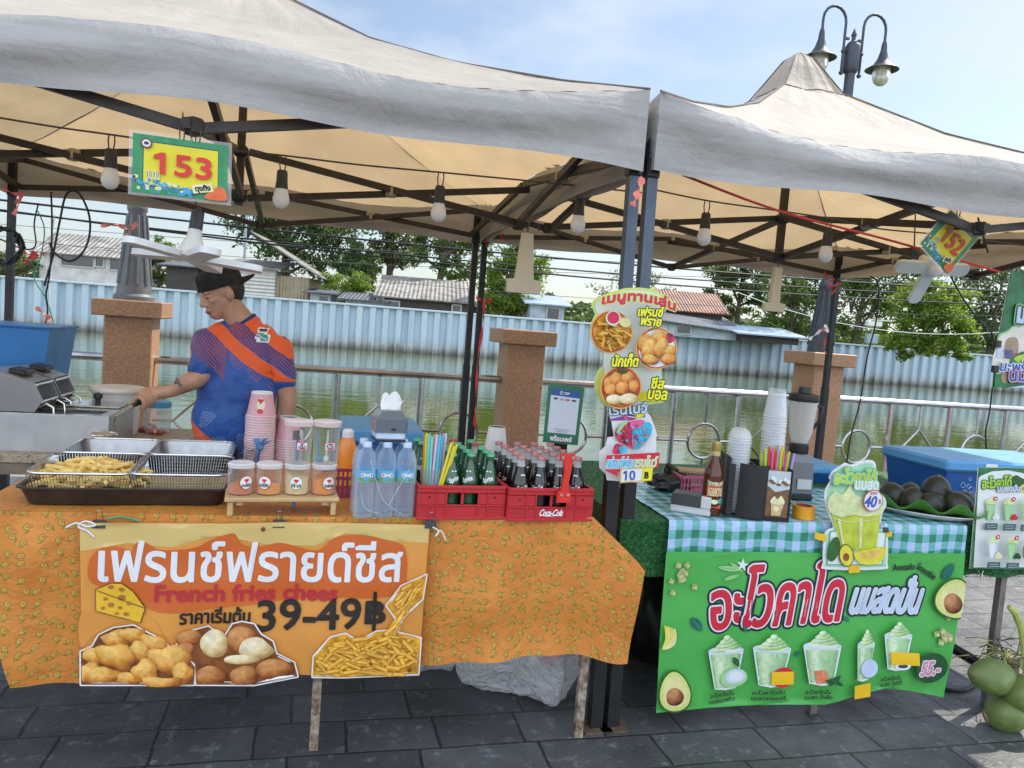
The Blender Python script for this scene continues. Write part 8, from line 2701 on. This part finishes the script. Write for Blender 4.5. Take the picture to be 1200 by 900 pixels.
# sports shirt
m, n, l, b = newmat('shirt')
co = coord(n, l)
sx_ = n.new('ShaderNodeSeparateXYZ'); l.new(co, sx_.inputs[0])
X_, Z_ = sx_.outputs['X'], sx_.outputs['Z']
wv = math_n(n, l, 'MULTIPLY', math_n(n, l, 'SUBTRACT', nz(n, l, co, 3, 2), .5), .03)
dd = math_n(n, l, 'ADD', math_n(n, l, 'ADD', math_n(n, l, 'MULTIPLY', X_, .569), math_n(n, l, 'MULTIPLY', Z_, .822)), wv)
def band(c_, hw, extra=()):
    k = math_n(n, l, 'LESS_THAN', math_n(n, l, 'ABSOLUTE', math_n(n, l, 'SUBTRACT', dd, c_)), hw)
    for e in extra:
        k = math_n(n, l, 'MULTIPLY', k, e)
    return k
gt = lambda a_, v: math_n(n, l, 'GREATER_THAN', a_, v)
lt = lambda a_, v: math_n(n, l, 'LESS_THAN', a_, v)
blue = ramp(n, l, nz(n, l, co, 7, 5), [(.3, (.007, .050, .24)), (.7, (.012, .098, .40))])
deep = (.014, .02, .14)
# half-tone dots
q45 = n.new('ShaderNodeMapping'); q45.inputs['Rotation'].default_value = (0, R(40), 0); q45.inputs['Scale'].default_value = (300, 300, 300); l.new(co, q45.inputs[0])
s45 = n.new('ShaderNodeSeparateXYZ'); l.new(q45.outputs[0], s45.inputs[0])
dots = math_n(n, l, 'MULTIPLY', math_n(n, l, 'SINE', s45.outputs['X']), math_n(n, l, 'SINE', s45.outputs['Z']))
dots = math_n(n, l, 'ABSOLUTE', dots)
reg1 = math_n(n, l, 'MULTIPLY', math_n(n, l, 'MULTIPLY', gt(dd, -.02), lt(dd, .09)), lt(X_, -.02))
reg2 = math_n(n, l, 'MULTIPLY', gt(dd, .15), gt(X_, -.05))
fade = math_n(n, l, 'ADD', nz(n, l, co, 6, 3), .12)
dm = gt(dots, fade)
c = mixc(n, l, math_n(n, l, 'MULTIPLY', reg1, .55), blue, deep); c = mixc(n, l, math_n(n, l, 'MULTIPLY', reg2, .7), c, deep)
c = mixc(n, l, math_n(n, l, 'MULTIPLY', dm, math_n(n, l, 'MAXIMUM', reg1, reg2)), c, (.52, .09, .05))
reg3 = math_n(n, l, 'MULTIPLY', math_n(n, l, 'MULTIPLY', gt(dd, .055), lt(dd, .09)), gt(X_, -.02))
c = mixc(n, l, math_n(n, l, 'MULTIPLY', math_n(n, l, 'MULTIPLY', dm, reg3), gt(nz(n, l, co, 14, 2), .52)), c, (.5, .08, .06))
org = (.80, .105, .012)
for k in (band(.118, .027, (gt(Z_, -.01),)), band(.238, .028, (gt(X_, .03),)), band(-.05, .026, (lt(X_, -.185),)), band(-.30, .034, (lt(X_, -.06),)), band(.30, .02, (gt(X_, .1),))):
    c = mixc(n, l, k, c, org)
w45 = n.new('ShaderNodeMapping'); w45.inputs['Scale'].default_value = (420, 420, 420); l.new(co, w45.inputs[0])
sw = n.new('ShaderNodeSeparateXYZ'); l.new(w45.outputs[0], sw.inputs[0])
wd_ = gt(math_n(n, l, 'MULTIPLY', math_n(n, l, 'SINE', sw.outputs['X']), math_n(n, l, 'SINE', sw.outputs['Z'])), .62)
wreg = math_n(n, l, 'MULTIPLY', math_n(n, l, 'MULTIPLY', lt(Z_, -.16), gt(X_, -.14)), gt(nz(n, l, co, 11, 2), .5))
c = mixc(n, l, math_n(n, l, 'MULTIPLY', wd_, wreg), c, (.45, .55, .75))
l.new(c, b.inputs['Base Color']); b.inputs['Roughness'].default_value = .55; b.inputs['Sheen Weight'].default_value = .2
l.new(bumpn(n, l, math_n(n, l, 'ADD', nz(n, l, co, 8, 4, .5, .9), math_n(n, l, 'MULTIPLY', nz(n, l, co, 300, 2), .05)), .38, .03), b.inputs['Normal'])

class Body(MB):
    def ell(s, c, r, mt=None, m='skin'):
        return s.ball(c, 1, m, 20, 14, r, mt)
    def limb(s, pts, rs, m='skin'):
        P = cat_rom([tuple(p) for p in pts], 5, False)
        Rr = [v[0] for v in cat_rom([(q, 0) for q in rs], 5, False)]
        s.tube(P, Rr, m, 16)
        s.ball(P[0], Rr[0], m, 12, 8); s.ball(P[-1], Rr[-1], m, 12, 8)
        return s
def fuse(mb, name, parent, voxel, m, smooth_it=4, fac=.5):
    """one continuous surface from the overlapping masses"""
    me = mb.mesh(name, 0)
    o = bpy.data.objects.new(name, me); COL.objects.link(o)
    k = o.modifiers.new('r', 'REMESH'); k.mode = 'VOXEL'; k.voxel_size = voxel
    if smooth_it:
        k2 = o.modifiers.new('s', 'SMOOTH'); k2.iterations = smooth_it; k2.factor = fac
    me2 = bpy.data.meshes.new_from_object(o.evaluated_get(bpy.context.evaluated_depsgraph_get()))
    bpy.data.objects.remove(o)
    me2.name = name
    me2.materials.clear(); me2.materials.append(MATS[m]); me2.shade_smooth()
    o = bpy.data.objects.new(name, me2); COL.objects.link(o); o.parent = parent
    return o
pth = thing('person', 'man in a blue and orange sports shirt and backwards black cap at the fryer', 'person', PO, 0)
zf = -PO.z                                       # ground in body measures
# joints (body frame, metres): his right side is at the left
neck0, neck1 = pj(285, 381, .02), pj(270, 360, .0)
shR, shL = pj(243, 402, -.02), pj(326, 409, .02)
chest, belly = pj(283, 425), pj(273, 490, -.02)
pelvis = V((-.03, .0, belly.z - .20))
elR, wrR = pj(236, 440, -.09), pj(200, 459, -.15)
elL, wrL = pj(336, 468, .03), pj(326, 528, -.02)
hipR, hipL = pelvis + V((-.095, 0, -.02)), pelvis + V((.095, 0, -.02))
knR, knL = V((hipR.x - .02, -.03, (hipR.z + zf) * .5)), V((hipL.x + .02, -.03, (hipL.z + zf) * .5))
anR, anL = V((knR.x - .01, .03, zf + .08)), V((knL.x + .01, .03, zf + .08))
HC = pj(259, 343, -.01)                         # centre of the head
fw = V((-.68, -.62, -.42)).normalized()
sd0 = fw.cross(Z).normalized(); up = sd0.cross(fw).normalized()
HR = Matrix((sd0, fw, up)).transposed()          # head frame: x his right.. , y forward, z up
H = lambda x, y, z: HC + HR @ V((x, y, z))
bd_ = Body()
bd_.ell(chest + V((0, .01, -.02)), (.145, .095, .16)); bd_.ell(belly + V((0, 0, 0)), (.140, .095, .15)); bd_.ell(pelvis, (.155, .115, .13))
bd_.limb((neck0 + V((0, .01, -.05)), neck0, neck1, HC + V((.01, .01, -.03))), (.075, .062, .056, .05))
bd_.limb((neck0 + V((0, .01, -.045)), shR - Z * .01), (.05, .044)); bd_.limb((neck0 + V((0, .01, -.045)), shL - Z * .01), (.05, .044))
bd_.limb((shR, (shR + elR) / 2, elR, (elR * 1.2 + wrR) / 2.2, wrR), (.060, .050, .042, .041, .027))
bd_.limb((shL, (shL + elL) / 2, elL, (elL * 1.2 + wrL) / 2.2, wrL), (.060, .052, .044, .041, .028))
for h_, k_, a_ in ((hipR, knR, anR), (hipL, knL, anL)):
    bd_.limb((h_, (h_ + k_) / 2, k_, k_.lerp(a_, .35), a_), (.088, .076, .055, .054, .036)); bd_.limb((a_, a_ + V((0, -.10, -.045)), a_ + V((0, -.15, -.052))), (.036, .032, .025))
# head
bd_.ell(H(0, -.012, .022), (.074, .092, .090), HR); bd_.ell(H(0, .022, -.028), (.063, .066, .075), HR)
bd_.ell(H(0, .050, -.078), (.040, .036, .032), HR); bd_.ell(H(0, .036, -.058), (.055, .046, .040), HR)
for sx in (-1, 1):
    bd_.ell(H(sx * .036, .058, -.012), (.026, .022, .022), HR); bd_.ell(H(sx * .028, .076, .026), (.026, .012, .009), HR)
    bd_.ell(H(sx * .078, -.006, -.006), (.010, .020, .033), HR @ Matrix.Rotation(sx * .25, 3, 'Z')); bd_.ell(H(sx * .052, .0, -.045), (.018, .04, .03), HR)
    bd_.ell(H(sx * .012, .089, -.030), (.009, .010, .008), HR)
bd_.limb((H(0, .080, .026), H(0, .090, -.002), H(0, .098, -.022)), (.011, .0115, .0145))
bd_.ell(H(0, .081, -.054), (.024, .012, .007), HR); bd_.ell(H(0, .079, -.066), (.021, .012, .008), HR); bd_.ell(H(0, .075, -.045), (.020, .012, .010), HR)
# gripping right hand: the handle runs along hx
g0, g1 = pj(146, 479, -.30), pj(182, 464, -.13)
GH = pj(168, 470, -.195)
hx = (g1 - g0).normalized()
hup = (Z - hx * hx.z).normalized(); hfr = hx.cross(hup).normalized()
if hfr.y > 0: hfr = -hfr
Q = lambda a_, u_, f_: GH + hx * a_ + hup * u_ + hfr * f_
bd_.limb((wrR, Q(.045, .020, -.005), Q(.012, .026, .0)), (.027, .030, .024))
bd_.ell(Q(.018, .022, .002), (.046, .030, .020), Matrix((hx, hfr, hup)).transposed())
for i, (a_, ln_) in enumerate(((-.030, .95), (-.009, 1.05), (.012, 1.0), (.031, .85))):
    r_ = .0255 * ln_
    pts = [Q(a_ + .006, .028, .002), Q(a_, .022, .026), Q(a_ - .002, .002, .0325), Q(a_ - .002, -.018, .024), Q(a_ - .001, -.024, .006)]
    bd_.limb(pts, (.0105, .0108, .0098, .0090, .0078))
bd_.limb((Q(.03, .018, -.022), Q(.0, .010, -.030), Q(-.03, .0, -.024), Q(-.050, -.003, -.010)), (.013, .012, .0105, .009))
# relaxed left hand
w2 = wrL; dn = (wrL - elL).normalized(); fr2 = V((-.25, -.95, 0)).normalized(); sd2 = dn.cross(fr2).normalized()
bd_.ell(w2 + dn * .05, (.040, .022, .052), Matrix((sd2, fr2, dn)).transposed()); bd_.limb((w2, w2 + dn * .045), (.027, .026))
for i, ln_ in enumerate((.068, .080, .076, .060)):
    b0_ = w2 + dn * .085 + sd2 * (-.030 + .020 * i)
    bd_.limb((b0_, b0_ + dn * ln_ * .5 + fr2 * .010, b0_ + dn * ln_ * .85 + fr2 * .032), (.0098, .009, .0075))
bd_.limb((w2 + dn * .025 - sd2 * .034, w2 + dn * .055 - sd2 * .056 + fr2 * .012, w2 + dn * .088 - sd2 * .058 + fr2 * .024), (.013, .011, .0088))
body = fuse(bd_, 'body', pth, .0048, 'skin', 5, .5)
# shirt
nk0 = (neck1 - neck0).normalized()
sh_ = Body()
sh_.ell(chest + V((0, .01, -.01)), (.170, .118, .20), None, 'shirt'); sh_.ell(belly + V((.0, 0, -.01)), (.180, .124, .20), None, 'shirt'); sh_.ell(pelvis + V((0, 0, .04)), (.176, .135, .11), None, 'shirt')
sh_.ell((chest + belly) / 2 + V((0, 0, -.02)), (.178, .122, .17), None, 'shirt'); sh_.limb((chest, belly, pelvis + V((0, 0, .02))), (.118, .12, .12), 'shirt')
sh_.limb((neck0 + V((-.01, .015, -.052)), shR + V((.005, 0, .002))), (.070, .062), 'shirt'); sh_.limb((neck0 + V((0.01, .015, -.052)), shL + V((-.005, 0, .002))), (.070, .062), 'shirt')
slR = shR.lerp(elR, .72); slL = shL.lerp(elL, .56)
sh_.limb((neck0 + V((.01, .012, -.09)), neck0 + V((.004, .004, -.02)), neck0 - nk0 * .012 + V((.004, .012, 0))), (.085, .074, .068), 'shirt'); sh_.limb((neck0 + V((-.0, .012, -.03)), shR.lerp(neck0, .35) + V((0, .006, .004))), (.066, .058), 'shirt'); sh_.limb((neck0 + V((.0, .012, -.03)), shL.lerp(neck0, .35) + V((0, .006, .004))), (.066, .058), 'shirt')
sh_.limb((shR, shR.lerp(elR, .4), slR), (.064, .063, .062), 'shirt'); sh_.limb((shL, shL.lerp(elL, .3), slL), (.066, .066, .066), 'shirt')
so2 = fuse(sh_, 'shirt', pth, .008, 'shirt', 6, .5)
# soft folds
for v in so2.data.vertices:
    c = v.co
    q_ = V((c.x * 5 + c.z * 3, c.y * 3, c.z * 9 - c.x * 4)); k = noise.noise(q_) * .008 + (.5 - abs(noise.noise(q_ * 1.7 + V((3, 1, 0))))) * .012 - .004 + (.4 - abs(noise.noise(V((c.x * 16 + c.z * 9, 3, c.z * 12 - c.x * 9))))) * .006 + .004
    v.co = c + v.normal * k
a = MB()
nk = (neck1 - neck0).normalized(); e1, e2 = frame(nk, V((0, 1, 0)))
cen = neck0 + nk * .013 + V((.002, .006, 0))
a.tube([cen + e1 * (.0625 * math.cos(t)) + e2 * (.0625 * math.sin(t)) for t in [2 * math.pi * i / 30 for i in range(30)]], .0095, 'collar' if 'collar' in MATS else mat('collar', (.012, .03, .16), .6).name, 8, close=True)
a.build('collar', so2)
a = MB(); cq = pj(300, 393, -.128)
def on_front(x, z):
    return V((x, -.25, z))
mat('emblem_teal', (.10, .36, .40), .5, var=.4, scale=120)
hitb = []
import mathutils.bvhtree as bvht
bv = bvht.BVHTree.FromPolygons([v.co.copy() for v in so2.data.vertices], [tuple(p.vertices) for p in so2.data.polygons])
def drape(tree):
    def f_(x, y, k=0.0):
        h = tree.ray_cast(V((x, -1, y)), V((0, 1, 0)))
        return (h[0] + V((0, -.001 - k, 0))) if h[0] is not None else V((x, -.15 - k, y))
    return f_
ar = Art(a, drape(bv), .0006, grid=.006)
ex, ez = cq.x, cq.z
ar.polys([rrect(ex - .026, ez - .020, ex + .018, ez + .034, .004), rrect(ex - .018, ez - .032, ex + .032, ez + .004, .004)], 'sign_white')
ar.rect(ex - .020, ez + .016, ex + .012, ez + .028, 'sign_navy', .002); ar.rect(ex - .022, ez - .010, ex + .004, ez + .010, 'emblem_teal', .002); ar.rect(ex - .004, ez - .026, ex + .026, ez - .008, 'emblem_teal', .002); ar.ell(ex + .012, ez - .004, .009, .007, 'sign_green'); ar.line([(ex - .018, ez + .003), (ex + .018, ez - .020)], .003, 'sign_white')
a.build('emblem', so2, 60)
# trousers, shoes
tr = Body()
tr.ell(pelvis + V((0, 0, -.01)), (.168, .125, .135), None, 'jeans')
for h_, k_, a_ in ((hipR, knR, anR), (hipL, knL, anL)):
    tr.limb((h_, (h_ + k_) / 2, k_, a_ + Z * .02), (.10, .088, .070, .060), 'jeans')
fuse(tr, 'trousers', pth, .012, 'jeans', 5)
for a_ in (anR, anL):
    a = Body(); a.limb((a_ + V((0, .045, -.045)), a_ + V((0, -.05, -.046)), a_ + V((0, -.17, -.052))), (.036, .043, .036), 'cap_black')
    a.ell(a_ + V((0, .0, -.01)), (.045, .055, .045), None, 'cap_black'); a.build('shoe', pth)
# hair, brows, beard shade, eyes
hb = Body()
hb.ell(H(0, -.030, .010), (.0775, .080, .088), HR, 'hair_black')
ho = fuse(hb, 'hair', pth, .006, 'hair_black', 2)
for sx in (-1, 1):
    a = MB(); a.tube([H(sx * .012, .0865, .0315), H(sx * .028, .0865, .036), H(sx * .046, .074, .030)], [.0042, .0048, .003], 'hair_black', 6); a.build('eyebrow', pth)
    a = MB(); a.ball(H(sx * .030, .0690, .0075), .0122, 'eye_white', 12, 8); eo = a.build('eye', pth)
    a = MB(); a.ball(H(sx * .030, .0768, .0030), .0064, 'hair_black', 10, 6); a.build('iris', eo)
    a = MB(); a.tube([H(sx * .017, .0815, .0095), H(sx * .030, .0830, .0112), H(sx * .044, .0765, .0080)], [.0036, .0060, .0036], 'skin', 6); a.build('eyelid', eo)
    a = MB(); a.tube([H(sx * .018, .0830, .0070), H(sx * .030, .0855, .0085), H(sx * .043, .0785, .0055)], [.0012, .0017, .0012], 'hair_black', 5); a.build('eyelash', eo)
a = MB(); a.tube([H(-.023, .085, -.0595), H(-.008, .0935, -.0585), H(.008, .0935, -.0585), H(.023, .085, -.0595)], [.0022, .0046, .0046, .0022], 'lip', 7); a.tube([H(-.019, .083, -.066), H(0, .0905, -.0675), H(.019, .083, -.066)], [.0022, .0055, .0022], 'lip', 7); a.build('mouth', pth)
# cap worn backwards
a = Body()
cz = HR @ Matrix.Rotation(R(6), 3, 'X')
CP = lambda x, y, z: HC + HR @ V((x, y, z))
def capf(p, q):
    t = 2 * math.pi * p
    prof = [(1.02, .036), (1.03, .060), (1.0, .085), (.93, .103), (.72, .113), (.35, .117), (0, .118)]
    k = q * (len(prof) - 1); i = min(int(k), len(prof) - 2); f_ = k - i
    r_ = prof[i][0] * (1 - f_) + prof[i + 1][0] * f_; z = prof[i][1] * (1 - f_) + prof[i + 1][1] * f_
    y = -.012 + .098 * r_ * math.sin(t)
    return CP(.082 * r_ * math.cos(t), y, z - .004 + .10 * (y + .012) * (.12 if q < .5 else .05))
a = MB(); a.sheet(capf, 40, 24, 'cap_black'); a.sheet(lambda p, q: capf(p, .0).lerp(CP(0, -.012, .05), .02 + .05 * q) - up * .001, 40, 2, 'cap_black')
co2 = a.build('cap', pth, 60)
a = MB()
def brim(p, q):
    x = (p - .5) * 2
    ln_ = .080 * (1 - x * x * .55)
    y0 = -.012 - .098 * math.sqrt(max(0, 1 - (x * .86) ** 2))
    return CP(x * .070 * (1 - .10 * q), y0 + .012 - ln_ * q, .036 - .006 * q - .014 * x * x - .004)
a.sheet(brim, 16, 8, 'cap_black', .004); a.build('brim', co2, 60)
a = MB(); a.ball(CP(0, -.012, .119), .007, 'cap_black', 8, 6); a.build('button', co2)
# forearm tattoo
bb = bvht.BVHTree.FromPolygons([v.co.copy() for v in body.data.vertices], [tuple(p.vertices) for p in body.data.polygons])
mat('tattoo', (.10, .065, .05), .5, var=.5, scale=120)
tt_ = pj(209, 449, -.16)
a = MB(); ar = Art(a, drape(bb), .0002, grid=.004)
for x, z, aa, b_, t in ((0, 0, .017, .004, -.3), (-.005, .012, .016, .003, -.5), (.010, -.008, .008, .006, .4), (-.014, .004, .005, .008, .2)):
    ar.polys([ellp(tt_.x + x, tt_.z + z, aa, b_, t, 14)], 'tattoo')
a.build('tattoo', body, 60)
# the tool in his hand: black grip, steel rod into the fryer
rz0 = PO + GH - hx * .075
a = MB(); W0 = PO + GH
a.tube([W0 - hx * .060, W0 - hx * .02, W0 + hx * .052], [.0095, .0115, .0105], 'black_plastic', 10); a.ball(W0 + hx * .058, .0155, 'black_plastic', 10, 8)
th = thing('skimmer', 'fryer skimmer with a black grip held in the vendor hand', 'skimmer', W0, 0)
a.v = [v - W0 for v in a.v]; a.build('grip', th)
tip = W0 - hx * .16 - Z * .045
a = MB(); a.tube([V((0, 0, 0)) - hx * .058, (tip - W0) + V((0, 0, .03)), tip - W0 + V((-.02, .02, -.02))], .0035, 'steel', 6); a.build('rod', th)
a = MB(); cc_ = tip - W0 + V((-.07, .04, -.055))
a.tube([cc_ + V((.055 * math.cos(t), .055 * math.sin(t), 0)) for t in [2 * math.pi * i / 20 for i in range(20)]], .003, 'steel', 6, close=True)
for i in range(-4, 5):
    w_ = math.sqrt(max(0, .055 ** 2 - (i * .0115) ** 2))
    a.tube([cc_ + V((-w_, i * .0115, 0)), cc_ + V((w_, i * .0115, 0))], .0012, 'steel', 4); a.tube([cc_ + V((i * .0115, -w_, -.001)), cc_ + V((i * .0115, w_, -.001))], .0012, 'steel', 4)
a.build('net', th)
